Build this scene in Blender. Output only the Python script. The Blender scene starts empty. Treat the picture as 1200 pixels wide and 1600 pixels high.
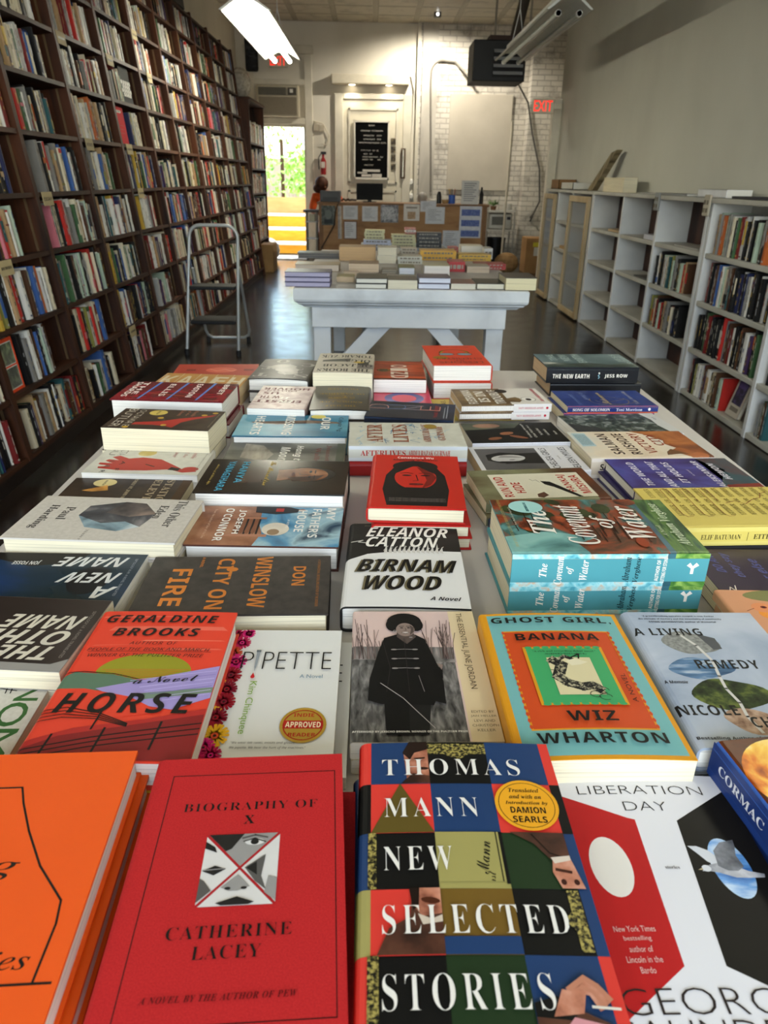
import bpy, bmesh, math, random
from mathutils import Vector, Matrix
R = random.Random(11)
S = bpy.context.scene
C = S.collection
PI = math.pi

# ---------------------------------------------------------------- camera
CAMH, FPX = 1.27, 1150.0
TH, ROLL, YAW = math.radians(24.33), math.radians(1.0), math.radians(1.13)
FW = Vector((math.sin(YAW) * math.cos(TH), math.cos(YAW) * math.cos(TH), -math.sin(TH)))
r0 = Vector((math.cos(YAW), -math.sin(YAW), 0))
u0 = r0.cross(FW)
RT = r0 * math.cos(ROLL) + u0 * math.sin(ROLL)
UP = u0 * math.cos(ROLL) - r0 * math.sin(ROLL)
EYE = Vector((0, 0, CAMH))
cam = bpy.data.cameras.new('camera')
camo = bpy.data.objects.new('camera', cam)
C.objects.link(camo)
camo.matrix_world = Matrix(((RT.x, UP.x, -FW.x, 0), (RT.y, UP.y, -FW.y, 0), (RT.z, UP.z, -FW.z, CAMH), (0, 0, 0, 1)))
cam.sensor_fit = 'VERTICAL'
cam.sensor_height = 24
cam.sensor_width = 18
cam.lens = 24 * FPX / 1600
cam.clip_start = .02
cam.dof.use_dof = True
cam.dof.focus_distance = .95
cam.dof.aperture_fstop = 8
S.camera = camo

def ray(px, py): return FW + RT * ((px - 600) / FPX) + UP * ((800 - py) / FPX)
def G(px, py, z):                       # point at height z
    d = ray(px, py); return EYE + d * ((z - CAMH) / d.z)
def A(px, py, y):                       # point at depth y
    d = ray(px, py); return EYE + d * (y / d.y)
def pix(p):
    v = Vector(p) - EYE; z = v.dot(FW)
    return (600 + FPX * v.dot(RT) / z, 800 - FPX * v.dot(UP) / z) if z > .05 else (-9999, -9999)

# ---------------------------------------------------------------- view, world, light
S.view_settings.view_transform = 'Standard'
S.view_settings.look = 'None'
S.view_settings.gamma = 1
S.view_settings.use_curve_mapping = False
S.view_settings.exposure = 0.0
try:
    S.cycles.use_denoising = True
    S.cycles.max_bounces = 8
    S.cycles.diffuse_bounces = 6
    S.cycles.glossy_bounces = 3
    S.cycles.transmission_bounces = 4
    S.cycles.caustics_reflective = False
    S.cycles.caustics_refractive = False
    S.cycles.sample_clamp_indirect = 4
except Exception:
    pass
W = bpy.data.worlds.new('sky'); S.world = W; W.use_nodes = True
nt = W.node_tree; bg = nt.nodes['Background']
sky = nt.nodes.new('ShaderNodeTexSky'); sky.sky_type = 'NISHITA'; sky.sun_disc = False
sky.sun_elevation = math.radians(48); sky.sun_rotation = math.radians(60)
nt.links.new(sky.outputs[0], bg.inputs[0]); bg.inputs[1].default_value = 1.1

def lamp(name, kind, loc, rot, e, col=(1, 1, 1), **kw):
    l = bpy.data.lights.new(name, kind); l.energy = e; l.color = col
    for k, v in kw.items(): setattr(l, k, v)
    o = bpy.data.objects.new(name, l); C.objects.link(o); o.location = loc; o.rotation_euler = rot
    return o
# afternoon sun on the back yard, daylight through the shop window behind the camera
lamp('sun', 'SUN', (-4, 18, 9), (math.radians(38), 0, math.radians(155)), 14.0, (1, .93, .8), angle=.01)
lamp('shopfront_daylight', 'AREA', (.15, -2.35, 1.75), (math.radians(90), 0, 0), 170, (.93, .965, 1), shape='RECTANGLE', size=3.9, size_y=2.3)

# ---------------------------------------------------------------- materials
_M = {}
def H(h):
    h = h.lstrip('#'); c = [int(h[i:i + 2], 16) / 255 for i in (0, 2, 4)]
    return tuple(x / 12.92 if x <= .04045 else ((x + .055) / 1.055) ** 2.4 for x in c) + (1,)
def nodes(name):
    m = bpy.data.materials.new(name); m.use_nodes = True
    n = m.node_tree.nodes; return m, n, m.node_tree.links, n['Principled BSDF']
def M(col, r=.5, metal=0, var=.08, sc=14, spec=.25, emit=0, bump=0):
    """a plain finish: one colour with a slight noise in value and gloss"""
    k = (col, r, metal, var, sc, spec, emit, bump)
    if k in _M: return _M[k]
    m, n, L, b = nodes('finish_' + col.strip('#'))
    b.inputs['Roughness'].default_value = r; b.inputs['Metallic'].default_value = metal
    b.inputs['Specular IOR Level'].default_value = spec
    c = H(col)
    if emit:
        b.inputs['Base Color'].default_value = c
        b.inputs['Emission Color'].default_value = c; b.inputs['Emission Strength'].default_value = emit
    elif var:
        tc = n.new('ShaderNodeTexCoord'); t = n.new('ShaderNodeTexNoise'); t.inputs['Scale'].default_value = sc
        t.inputs['Detail'].default_value = 4
        L.new(tc.outputs['Object'], t.inputs['Vector'])
        mx = n.new('ShaderNodeMix'); mx.data_type = 'RGBA'
        mx.inputs[6].default_value = tuple(x * (1 - var * 1.6) for x in c[:3]) + (1,)
        mx.inputs[7].default_value = tuple(min(1, x * (1 + var * 1.6)) for x in c[:3]) + (1,)
        L.new(t.outputs['Fac'], mx.inputs[0]); L.new(mx.outputs[2], b.inputs['Base Color'])
        if bump:
            bp = n.new('ShaderNodeBump'); bp.inputs['Strength'].default_value = bump; bp.inputs['Distance'].default_value = .004
            L.new(t.outputs['Fac'], bp.inputs['Height']); L.new(bp.outputs[0], b.inputs['Normal'])
    else:
        b.inputs['Base Color'].default_value = c
    _M[k] = m; return m
def INK(col, r=.45, emit=0): return M(col, r, var=0, emit=emit, spec=.14)
def NM(cols, sc=30, r=.45, st=(1, 1, 1), dist=0, det=5, bump=0, spec=.22, rot=0, lo=.3, hi=.7):
    """a mottled finish: noise through a ramp of colours"""
    k = ('nm', tuple(cols), sc, r, st, dist, det, bump, rot, lo, hi, spec)
    if k in _M: return _M[k]
    m, n, L, b = nodes('mottled_' + cols[0].strip('#'))
    tc = n.new('ShaderNodeTexCoord'); mp = n.new('ShaderNodeMapping'); mp.inputs['Scale'].default_value = st
    mp.inputs['Rotation'].default_value = (0, 0, rot)
    t = n.new('ShaderNodeTexNoise'); t.inputs['Scale'].default_value = sc; t.inputs['Detail'].default_value = det
    t.inputs['Distortion'].default_value = dist
    rp = n.new('ShaderNodeValToRGB'); e = rp.color_ramp.elements
    while len(e) < len(cols): e.new(.5)
    for i, cc in enumerate(cols):
        e[i].position = lo + (hi - lo) * i / (len(cols) - 1); e[i].color = H(cc)
    L.new(tc.outputs['Object'], mp.inputs[0]); L.new(mp.outputs[0], t.inputs['Vector'])
    L.new(t.outputs['Fac'], rp.inputs[0]); L.new(rp.outputs[0], b.inputs['Base Color'])
    b.inputs['Roughness'].default_value = r; b.inputs['Specular IOR Level'].default_value = spec
    if bump:
        bp = n.new('ShaderNodeBump'); bp.inputs['Strength'].default_value = bump; bp.inputs['Distance'].default_value = .003
        L.new(t.outputs['Fac'], bp.inputs['Height']); L.new(bp.outputs[0], b.inputs['Normal'])
    _M[k] = m; return m
def PAGES(col): return NM([col, col, '#%02x%02x%02x' % tuple(int(int(col[i:i + 2], 16) * .8) for i in (1, 3, 5))], 3, .8, (1.2, 1.2, 260), 0, 3, lo=.3, hi=.72)
WOOD = NM(['#1c0f08', '#3d200f', '#532d15'], 3, .6, (5, 5, .5), .6, 6, .1)
WOODH = NM(['#1c0f08', '#381d0d', '#4a2812'], 3, .6, (5, .6, 5), .6, 6, .1)
WPAINT = NM(['#b3b6b8', '#cbcfd1', '#d8dbdc'], 4, .45, (1, 1, 1), .3, 6, .05)
PAPW, PAPC, PAPT = PAGES('#dfdbd0'), PAGES('#d8ceb0'), PAGES('#bfa985')

def brickmat(name, c1, c2, mortar, sc, wid, hgt, off=.5, bump=.6, rough=.7, grime=None, mort=.012, coord='Object', axes='XZ'):
    m, n, L, b = nodes(name)
    tc = n.new('ShaderNodeTexCoord'); sp = n.new('ShaderNodeSeparateXYZ'); cb = n.new('ShaderNodeCombineXYZ')
    L.new(tc.outputs[coord], sp.inputs[0]); L.new(sp.outputs[axes[0]], cb.inputs[0]); L.new(sp.outputs[axes[1]], cb.inputs[1])
    t = n.new('ShaderNodeTexBrick'); t.offset = off
    for k, v in (('Color1', H(c1)), ('Color2', H(c2)), ('Mortar', H(mortar))): t.inputs[k].default_value = v
    t.inputs['Scale'].default_value = sc; t.inputs['Brick Width'].default_value = wid; t.inputs['Row Height'].default_value = hgt
    t.inputs['Mortar Size'].default_value = mort; t.inputs['Mortar Smooth'].default_value = .3
    L.new(cb.outputs[0], t.inputs['Vector'])
    out = t.outputs['Color']
    if grime:
        z = n.new('ShaderNodeTexNoise'); z.inputs['Scale'].default_value = 3.5; z.inputs['Detail'].default_value = 8; z.inputs['Roughness'].default_value = .7
        L.new(tc.outputs[coord], z.inputs['Vector'])
        rp = n.new('ShaderNodeValToRGB'); rp.color_ramp.elements[0].position = .5; rp.color_ramp.elements[1].position = .72
        L.new(z.outputs['Fac'], rp.inputs[0])
        mx = n.new('ShaderNodeMix'); mx.data_type = 'RGBA'; mx.inputs[7].default_value = H(grime)
        L.new(rp.outputs[0], mx.inputs[0]); L.new(out, mx.inputs[6]); out = mx.outputs[2]
    L.new(out, b.inputs['Base Color']); b.inputs['Roughness'].default_value = rough
    bp = n.new('ShaderNodeBump'); bp.inputs['Strength'].default_value = bump; bp.inputs['Distance'].default_value = .02; bp.invert = True
    L.new(t.outputs['Fac'], bp.inputs['Height']); L.new(bp.outputs[0], b.inputs['Normal'])
    return m

# ---------------------------------------------------------------- geometry
WMX = {}
class MB:
    """collects faces in world (or local) coordinates and links them as ONE mesh object"""
    def __init__(s): s.v = []; s.f = []; s.m = []; s.mats = []
    def mi(s, m):
        if m not in s.mats: s.mats.append(m)
        return s.mats.index(m)
    def add(s, v, f, m):
        k = len(s.v); i = s.mi(m); s.v += [tuple(p) for p in v]
        for q in f: s.f.append([k + j for j in q]); s.m.append(i)
        return s
    def box(s, x0, y0, z0, x1, y1, z1, m, T=None):
        if x0 > x1: x0, x1 = x1, x0
        if y0 > y1: y0, y1 = y1, y0
        if z0 > z1: z0, z1 = z1, z0
        v = [Vector(p) for p in ((x0, y0, z0), (x1, y0, z0), (x1, y1, z0), (x0, y1, z0), (x0, y0, z1), (x1, y0, z1), (x1, y1, z1), (x0, y1, z1))]
        if T: v = [T @ p for p in v]
        return s.add(v, [(0, 3, 2, 1), (4, 5, 6, 7), (0, 1, 5, 4), (1, 2, 6, 5), (2, 3, 7, 6), (3, 0, 4, 7)], m)
    def prism(s, pts, d, m, cap=True):
        """polygon pts (3-D) pushed along vector d"""
        n = len(pts); d = Vector(d); v = [Vector(p) for p in pts] + [Vector(p) + d for p in pts]
        f = [(i, (i + 1) % n, n + (i + 1) % n, n + i) for i in range(n)]
        if cap: f += [tuple(range(n))[::-1], tuple(range(n, 2 * n))]
        return s.add(v, f, m)
    def tube(s, pts, r, m, n=8, closed=False, cap=True):
        pts = [Vector(p) for p in pts]; V = []; F = []; N = len(pts); prev = None
        for i, p in enumerate(pts):
            if closed: d = pts[(i + 1) % N] - pts[i - 1]
            else: d = pts[min(i + 1, N - 1)] - pts[max(i - 1, 0)]
            d.normalize()
            if prev is None:
                a = Vector((0, 0, 1)) if abs(d.z) < .9 else Vector((1, 0, 0)); a = (a - d * a.dot(d)).normalized()
            else: a = (prev - d * prev.dot(d)).normalized()
            prev = a; b = d.cross(a); rr = r[i] if isinstance(r, (list, tuple)) else r
            V += [p + (a * math.cos(t * 2 * PI / n) + b * math.sin(t * 2 * PI / n)) * rr for t in range(n)]
        for i in range(N if closed else N - 1):
            j = (i + 1) % N
            F += [(i * n + t, i * n + (t + 1) % n, j * n + (t + 1) % n, j * n + t) for t in range(n)]
        if cap and not closed: F += [tuple(range(n))[::-1], tuple(range((N - 1) * n, N * n))]
        return s.add(V, F, m)
    def lathe(s, prof, c, m, n=20, T=None):
        """profile [(r,z)...] turned about the vertical through c"""
        V = []; F = []; k = len(prof); c = Vector(c)
        for r, z in prof: V += [Vector((r * math.cos(t * 2 * PI / n), r * math.sin(t * 2 * PI / n), z)) for t in range(n)]
        V = [(T @ p if T else p) + c for p in V]
        for i in range(k - 1): F += [(i * n + t, i * n + (t + 1) % n, (i + 1) * n + (t + 1) % n, (i + 1) * n + t) for t in range(n)]
        F += [tuple(range(n))[::-1], tuple(range((k - 1) * n, k * n))]
        return s.add(V, F, m)
    def ball(s, c, r, m, n=14, sx=1, sy=1, sz=1):
        pr = [(max(1e-4, math.cos(a)) , math.sin(a)) for a in [(-90 + 180 * i / 8) * PI / 180 for i in range(9)]]
        T = Matrix.Diagonal((r * sx, r * sy, r * sz)).to_4x4()
        return s.lathe(pr, c, m, n, T)
    def build(s, name, parent=None, smooth=False, bev=0, label=None, kind=None, local=False, loc=None):
        me = bpy.data.meshes.new(name)
        v = s.v
        if loc: v = [(a - loc[0], b - loc[1], c - loc[2]) for a, b, c in v]
        me.from_pydata(v, [], s.f)
        for m in s.mats: me.materials.append(m)
        me.polygons.foreach_set('material_index', s.m)
        if smooth: me.polygons.foreach_set('use_smooth', [True] * len(s.f))
        me.update()
        if smooth: me.set_sharp_from_angle(angle=math.radians(40))
        o = bpy.data.objects.new(name, me); C.objects.link(o)
        if loc: o.location = loc
        if parent:
            o.parent = parent
            if not local:
                o.matrix_parent_inverse = WMX.get(parent.name, Matrix()).inverted()
        WMX[o.name] = (WMX[parent.name].copy() if parent and local and parent.name in WMX else Matrix.Translation(loc) if loc else Matrix())
        if bev:
            b = o.modifiers.new('edge', 'BEVEL'); b.width = bev; b.segments = 2; b.limit_method = 'ANGLE'
        if label: o['label'] = label
        if kind: o['kind'] = kind
        return o
def tag(o, label, cat, group=None, kind=None):
    o['label'] = label; o['category'] = cat
    if group: o['group'] = group
    if kind: o['kind'] = kind
    return o
def thing(name, label, cat, loc=(0, 0, 0), rot=(0, 0, 0), group=None):
    o = bpy.data.objects.new(name, None); C.objects.link(o); o.empty_display_size = .05
    o.location = loc; o.rotation_euler = rot
    WMX[o.name] = Matrix.Translation(loc) @ (Matrix.Rotation(rot[2], 4, 'Z') @ Matrix.Rotation(rot[1], 4, 'Y') @ Matrix.Rotation(rot[0], 4, 'X'))
    return tag(o, label, cat, group)
def struct(mb, name, parent=None, **k): return mb.build(name, parent, kind=None if parent else 'structure', **k)
ORD = 'first second third fourth fifth sixth seventh eighth ninth tenth eleventh twelfth thirteenth fourteenth fifteenth sixteenth seventeenth eighteenth nineteenth twentieth twenty-first twenty-second twenty-third twenty-fourth twenty-fifth twenty-sixth twenty-seventh twenty-eighth twenty-ninth thirtieth'.split()

# ---------------------------------------------------------------- the room
YB, YF, XL, XR, ZC = 13.4, -2.5, -2.17, 2.31, 3.46
def plaster(name, c1, c2, c3):
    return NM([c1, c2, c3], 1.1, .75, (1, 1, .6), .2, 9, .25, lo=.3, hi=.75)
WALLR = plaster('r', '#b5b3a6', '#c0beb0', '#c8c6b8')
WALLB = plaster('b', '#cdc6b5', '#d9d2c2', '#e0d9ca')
TRIM = NM(['#c3bca9', '#d3ccba'], 5, .5, (1, 1, 1), 0, 5, .05)
BRICK = brickmat('white_painted_brick', '#d0cabd', '#c6c0b3', '#aaa498', 1, .21, .075, grime='#837c73', mort=.009)
# floor of big dark vinyl squares, worn glossy
m, n, L, b = nodes('dark_floor_squares')
tc = n.new('ShaderNodeTexCoord'); ck = n.new('ShaderNodeTexChecker'); ck.inputs['Scale'].default_value = 1.64
ck.inputs['Color1'].default_value = H('#2b221c'); ck.inputs['Color2'].default_value = H('#36332e')
nz = n.new('ShaderNodeTexNoise'); nz.inputs['Scale'].default_value = 6; nz.inputs['Detail'].default_value = 8
mx = n.new('ShaderNodeMix'); mx.data_type = 'RGBA'; mx.blend_type = 'MULTIPLY'; mx.inputs[0].default_value = .3
L.new(tc.outputs['Object'], ck.inputs[0]); L.new(tc.outputs['Object'], nz.inputs['Vector'])
L.new(ck.outputs[0], mx.inputs[6]); L.new(nz.outputs['Fac'], mx.inputs[7]); L.new(mx.outputs[2], b.inputs['Base Color'])
mr = n.new('ShaderNodeMapRange'); mr.inputs[3].default_value = .12; mr.inputs[4].default_value = .3
L.new(nz.outputs['Fac'], mr.inputs[0]); L.new(mr.outputs[0], b.inputs['Roughness'])
b.inputs['Specular IOR Level'].default_value = .95
FLOOR = m
TIN = brickmat('pressed_tin_squares', '#bdb5a2', '#b3ab97', '#978e7a', 1, .61, .61, 0, .5, .45, '#7f7768', .05, axes='XY')

x = MB(); x.box(XL - .2, YF - .2, -.12, 3.2, YB + .1, 0, FLOOR); struct(x, 'floor')
x = MB(); x.box(XL - .2, YF - .2, ZC, 3.2, YB + .2, ZC + .1, TIN); struct(x, 'ceiling')
x = MB(); x.box(XL - .15, YF, 0, XL, YB, ZC, WALLB); struct(x, 'wall_left')
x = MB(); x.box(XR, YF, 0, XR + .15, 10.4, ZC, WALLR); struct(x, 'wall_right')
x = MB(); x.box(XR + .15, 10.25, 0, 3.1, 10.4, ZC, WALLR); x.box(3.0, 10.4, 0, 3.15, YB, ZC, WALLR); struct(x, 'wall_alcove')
DX0, DX1, DZ = -1.9, -1.11, 2.05
x = MB()
x.box(XL - .15, YB, 0, DX0, YB + .2, ZC, WALLB); x.box(DX0, YB, DZ, DX1, YB + .2, ZC, WALLB); x.box(DX1, YB, 0, .68, YB + .2, ZC, WALLB)
struct(x, 'wall_back')
x = MB(); x.box(.68, YB - .06, 0, 3.15, YB + .2, ZC, BRICK); struct(x, 'wall_brick')
x = MB(); x.box(2.43, YB - .3, 0, 2.93, YB - .06, ZC, BRICK); struct(x, 'trim_1')     # brick pier in the far right corner
# front of the shop: plinth, piers and lintel round a display window and its glazing bars
x = MB()
x.box(XL - .15, YF - .2, 0, XR + .15, YF, .45, WALLB); x.box(XL - .15, YF - .2, .45, -1.9, YF, ZC, WALLB)
x.box(2.2, YF - .2, .45, XR + .15, YF, ZC, WALLB); x.box(-1.9, YF - .2, 3.0, 2.2, YF, ZC, WALLB)
struct(x, 'wall_front')
w1 = MB()
for xx in (-1.9, -.55, .8, 2.15): w1.box(xx, YF - .12, .45, xx + .05, YF - .06, 3.0, TRIM)
struct(w1, 'window_1')
# door casing with the transom over it
x = MB(); yb = YB - .04
x.box(-2.02, yb, 0, -1.9, YB, 3.02, TRIM); x.box(-1.11, yb, 0, -.99, YB, 3.02, TRIM); x.box(-2.05, yb - .02, 3.02, -.96, YB, 3.14, TRIM)
x.box(-1.9, yb, 2.05, -1.11, YB, 2.14, TRIM); x.box(-1.9, yb, 2.6, -1.11, YB, 2.68, TRIM)
struct(x, 'trim_2', bev=.008)
x = MB(); x.box(-1.9, YB, 0, -1.87, YB + .2, DZ, TRIM); x.box(-1.14, YB, 0, -1.11, YB + .2, DZ, TRIM); x.box(-1.87, YB, DZ - .03, -1.14, YB + .2, DZ, TRIM)
x.box(-1.9, YB - .25, 0, -1.11, YB + .2, .02, M('#c9c6bd', .6)); struct(x, 'trim_3')
# the closed, painted-over door
d = MB(); p0 = A(525, 145, YB); p1 = A(640, 145, YB); zt = 2.5
d.box(-.5, YB - .03, 0, .46, YB, zt - .08, NM(['#c9c1ab', '#d8d0bb'], 4, .5, (1, 1, 1), 0, 5))
dr = d.build('door_1', kind='structure')
d = MB(); d.box(-.64, YB - .05, 0, -.5, YB, zt, TRIM); d.box(.46, YB - .05, 0, .6, YB, zt, TRIM); d.box(-.5, YB - .05, zt - .08, .46, YB, zt, TRIM)
struct(d, 'trim_4', bev=.01)
d = MB()
for (a, bb, c2, dd) in ((-.42, .38, .2, 1.1), (-.42, .38, 1.2, 2.3)):
    for q in ((a, c2, a + .03, dd), (bb - .03, c2, bb, dd), (a, c2, bb, c2 + .03), (a, dd - .03, bb, dd)): d.box(q[0], YB - .045, q[1], q[2], YB - .03, q[3], TRIM)
d.build('panel_moulding', dr)
x = MB(); x.box(.66, YB - .09, 0, .71, YB - .0, ZC, TRIM); struct(x, 'trim_5')
x = MB(); x.box(.74, YB - .1, 0, .98, YB - .06, ZC, NM(['#8f8a80', '#b6b0a4', '#c1bcb0'], 2.5, .7, (1, 1, .3), .5, 9, .4)); struct(x, 'trim_6')
x = MB(); x.box(1.2, YB - .1, 1.12, 2.2, YB - .06, 2.52, NM(['#b5ad9d', '#c0b8a8'], 3, .6)); struct(x, 'trim_7', bev=.01)  # boarded-up window
x = MB(); x.box(XR - .1, 10.3, 0, XR + .02, 10.42, 2.2, TRIM); struct(x, 'trim_8', bev=.008)

# ---------------------------------------------------------------- back yard beyond the door
yd = MB(); yd.box(-7, YB + .2, -.14, 5, 24, -.02, NM(['#8d8577', '#a9a193'], 2, .9)); struct(yd, 'ground')
yw = MB(); yw.box(-7, 20.5, 0, 4, 20.7, 1.7, NM(['#b99f7f', '#cdb697', '#a88a68'], 2, .85, (4, 1, .2))); struct(yw, 'wall_yard')
st = thing('garden_steps', 'ochre painted wooden steps climbing outside the open back door', 'steps', (-1.45, 14.4, 0))
TRD = NM(['#e6dcc6', '#f2ead8'], 4, .6); RIS = NM(['#c98a1c', '#dba02e'], 5, .6, (1, 1, 4))
for i in range(3):
    y0 = 14.3 + i * .55; z1 = A(440, (380, 357, 335, 318)[i], y0 - .03).z
    q = MB(); q.box(-2.2, y0, 0, -.9, y0 + .03, z1 - .03, RIS); q.build('riser', st)
    q = MB(); q.box(-2.25, y0 - .03, z1 - .03, -.85, y0 + .58, z1, TRD); q.build('tread', st)
q = MB(); q.box(-2.2, 15.93, 0, -.9, 15.98, A(440, 308, 15.93).z, NM(['#b98d55', '#caa066'], 4, .7, (1, 1, 5))); q.build('landing_board', st)
q = MB(); q.tube([(-2.2, 14.2, 0), (-2.2, 14.2, 1.25), (-2.2, 16.0, 1.75)], .03, TRD); q.build('handrail', st)
pp = MB(); pp.box(-2.75, 14.1, 0, -2.38, 14.5, 2.2, brickmat('white_block_pier', '#d9d2c4', '#c9c2b3', '#a39b8c', 1, .22, .12)); tag(pp.build('gate_pier'), 'white brick pier left of the steps outside the door', 'pier')
LEAF = [NM(['#6a9c34', '#9ccc52', '#cdea86'], 9, .5), NM(['#7cab3c', '#b5d966', '#e0f2a4'], 9, .5)]
for (bx, by, bz, rad, hh, lab) in ((-2.05, 18.2, 0, .55, 2.9, 'tall bright green shrub left of the steps in the back yard'), (-1.35, 17.6, 1.0, .55, .8, 'low leafy bush above the wooden steps in the back yard')):
    t = thing('garden_shrub', lab, 'shrub', (bx, by, 0))
    q = MB(); q.tube([(bx, by, 0), (bx, by, bz + hh * .7)], .04, M('#5a4028', .8)); q.build('stem', t)
    q = MB()
    for i in range(420):
        a = R.uniform(0, 6.28); rr = rad * R.random() ** .4; z = bz + hh * R.random()
        c = Vector((bx + rr * math.cos(a), by + rr * math.sin(a) * .6, max(.05, z)))
        u = Vector((R.uniform(-1, 1), R.uniform(-1, 1), R.uniform(-1, 1))).normalized(); v = u.orthogonal().normalized(); s = R.uniform(.05, .1)
        q.add([c - u * s, c + v * s * .5, c + u * s, c - v * s * .5], [(0, 1, 2, 3)], LEAF[i % 2])
    q.build('foliage', t)
t = thing('yard_tree', 'bare brown tree trunk behind the steps in the back yard', 'tree', (-1.0, 18.6, 0))
q = MB(); q.tube([(-1.2, 18.9, 0), (-1.22, 18.9, 1.6), (-1.25, 18.9, 2.6), (-1.2, 18.9, 4)], [.2, .18, .16, .1], M('#b08a68', .9)); q.build('trunk', t, True)
q = MB(); q.tube([(-1.2, 18.8, 1.3), (-1.5, 18.7, 2.2), (-1.9, 18.5, 2.9)], [.05, .04, .02], M('#6b4a34', .9)); q.build('branch', t, True)

# ---------------------------------------------------------------- left wall bookcase, leaning back against the wall
K = math.atan(.11)
LM = Matrix.Translation((-1.55, 0, .1)) @ Matrix.Rotation(-K, 4, 'Y')
LV = [0, .27, .54, .82, 1.09, 1.37, 1.64, 1.90, 2.155, 2.405, 2.63]
BY = [2.37, 3.17, 3.98, 4.77, 5.56, 6.36, 7.15, 7.93, 8.7, 9.5, 10.28, 11.0]
DP = .27
for i in range(len(BY) - 1):
    y0, y1 = BY[i], BY[i + 1]
    t = thing('wall_bookcase', 'dark wooden bookcase bay, %s along the left wall from the front' % ORD[i], 'bookcase', (-1.55, y0, .1), (0, -K, 0), 'bays of the wooden wall bookcase')
    w = y1 - y0
    q = MB(); q.box(-DP, -.02, -.02, .004, .02, 2.66, WOOD)
    for s in (-.19, -.06):
        q.box(s, .02, .02, s + .012, .023, 2.6, M('#7a6347', .4, .6)); q.box(s, -.023, .02, s + .012, -.02, 2.6, M('#7a6347', .4, .6))
    q.build('upright', t, local=True)
    if i == len(BY) - 2:
        q = MB(); q.box(-DP, w - .02, -.1, .004, w + .02, 2.66, WOOD); q.build('upright', t, local=True)
    q = MB(); q.box(-DP - .012, 0, -.02, -DP, w, 2.66, WOODH); q.build('back_panel', t, local=True)
    for z in LV:
        q = MB(); q.box(-DP, .02, z - .022, 0, w - .02, z, WOODH); q.build('shelf', t, local=True)
    q = MB(); q.box(-.05, 0, -.12, -.03, w, -.02, M('#1a100b', .5)); q.build('kickplate', t, local=True)

PAL = [('cream', '#cfc4a8', 17), ('white', '#d3d0c6', 16), ('black', '#151414', 20), ('grey', '#7d7a74', 7), ('tan', '#ab8d66', 8), ('brown', '#4c3220', 6), ('dark red', '#6d1e1c', 5),
       ('red', '#b02a22', 4), ('navy', '#22294e', 4), ('blue', '#3a5a92', 3), ('green', '#3d5b3a', 4), ('teal', '#2c5558', 2), ('yellow', '#bf9f3c', 2), ('orange', '#b05c2a', 2), ('pale green', '#a3b39e', 2), ('olive', '#7c7a3c', 2), ('pink', '#c4717c', 1), ('purple', '#453052', 2), ('light grey', '#b3b1ab', 6)]
PW = [p[2] for p in PAL]
def spinebook(mb, t, h, d, col, pg, pm, rng, T=None):
    """a shelved book, spine towards +x, standing at the origin from y=0 to y=t"""
    cm = M(col, .45, var=.1)
    b = .0022
    mb.box(-d, 0, 0, 0, b, h, cm, T); mb.box(-d, t - b, 0, 0, t, h, cm, T)
    rr = .0025 if t > .012 else .001
    pts = [Vector(p) for p in ((-.004, 0, 0), (rr * .5, t * .12, 0), (rr + .001, t * .5, 0), (rr * .5, t * .88, 0), (-.004, t, 0))]
    if T: mb.prism([T @ p for p in pts], T.to_3x3() @ Vector((0, 0, h)), cm)
    else: mb.prism(pts, (0, 0, h), cm)
    pg.box(-d + .003, b, .003, -.004, t - b, h - .004, pm, T)
    lum = sum(int(col[i:i + 2], 16) for i in (1, 3, 5)) / 765
    inks = ['#b5afa0', '#a88c4a', '#9a9a9a'] if lum < .45 else ['#4a4540', '#7a3a34', '#4c5672', '#6e5f48']
    im = INK(rng.choice(inks)); xx = rr + .0016
    if rng.random() < .3:
        c2 = INK(rng.choice(PAL)[1]); za, zb = sorted((rng.uniform(0, h), rng.uniform(0, h)))
        if zb - za < h * .6: mb.box(xx - .004, t * .1, za, xx - .0003, t * .9, zb, c2, T)
    z = h * rng.uniform(.82, .93)
    while z > h * .3:
        l = rng.uniform(.012, .05)
        if rng.random() < .75: mb.box(xx - .003, t * .42, z - l, xx, t * rng.uniform(.54, .6), z, im, T)
        z -= l + rng.uniform(.006, .03)
    if rng.random() < .4: mb.box(xx - .003, t * .3, h * .05, xx, t * .7, h * .09, im, T)
PGS = [PAPC, PAPW, PAPT]
slots = []                                   # (distance, build info) of every shelved book of the left wall
for i in range(len(BY) - 1):
    for j in range(len(LV) - 1):
        y = BY[i] + .03; end = BY[i + 1] - .03 - (R.choice([.02, .08, .16, .24]) if R.random() < .75 else .01)
        run = 0
        gap = LV[j + 1] - LV[j] - .03
        base = R.uniform(.18, .225)
        if R.random() < .12: y += R.uniform(.05, .2)
        while y < end:
            t = R.choice([.012, .016, .02, .024, .028, .034, .04]) * R.uniform(.85, 1.15)
            if y + t > end: break
            h = min(gap - .006, max(.15, R.gauss(base, .016))); d = min(DP - .02, h * R.uniform(.62, .75))
            slots.append(dict(i=i, j=j, y=y, t=t, h=h, d=d, c=R.choices(PAL, PW)[0], pm=R.choice(PGS), s=R.randrange(10 ** 6), lean=0, off=R.uniform(-.035, -.008)))
            y += t + R.choice([.0006, .001, .003])
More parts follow.
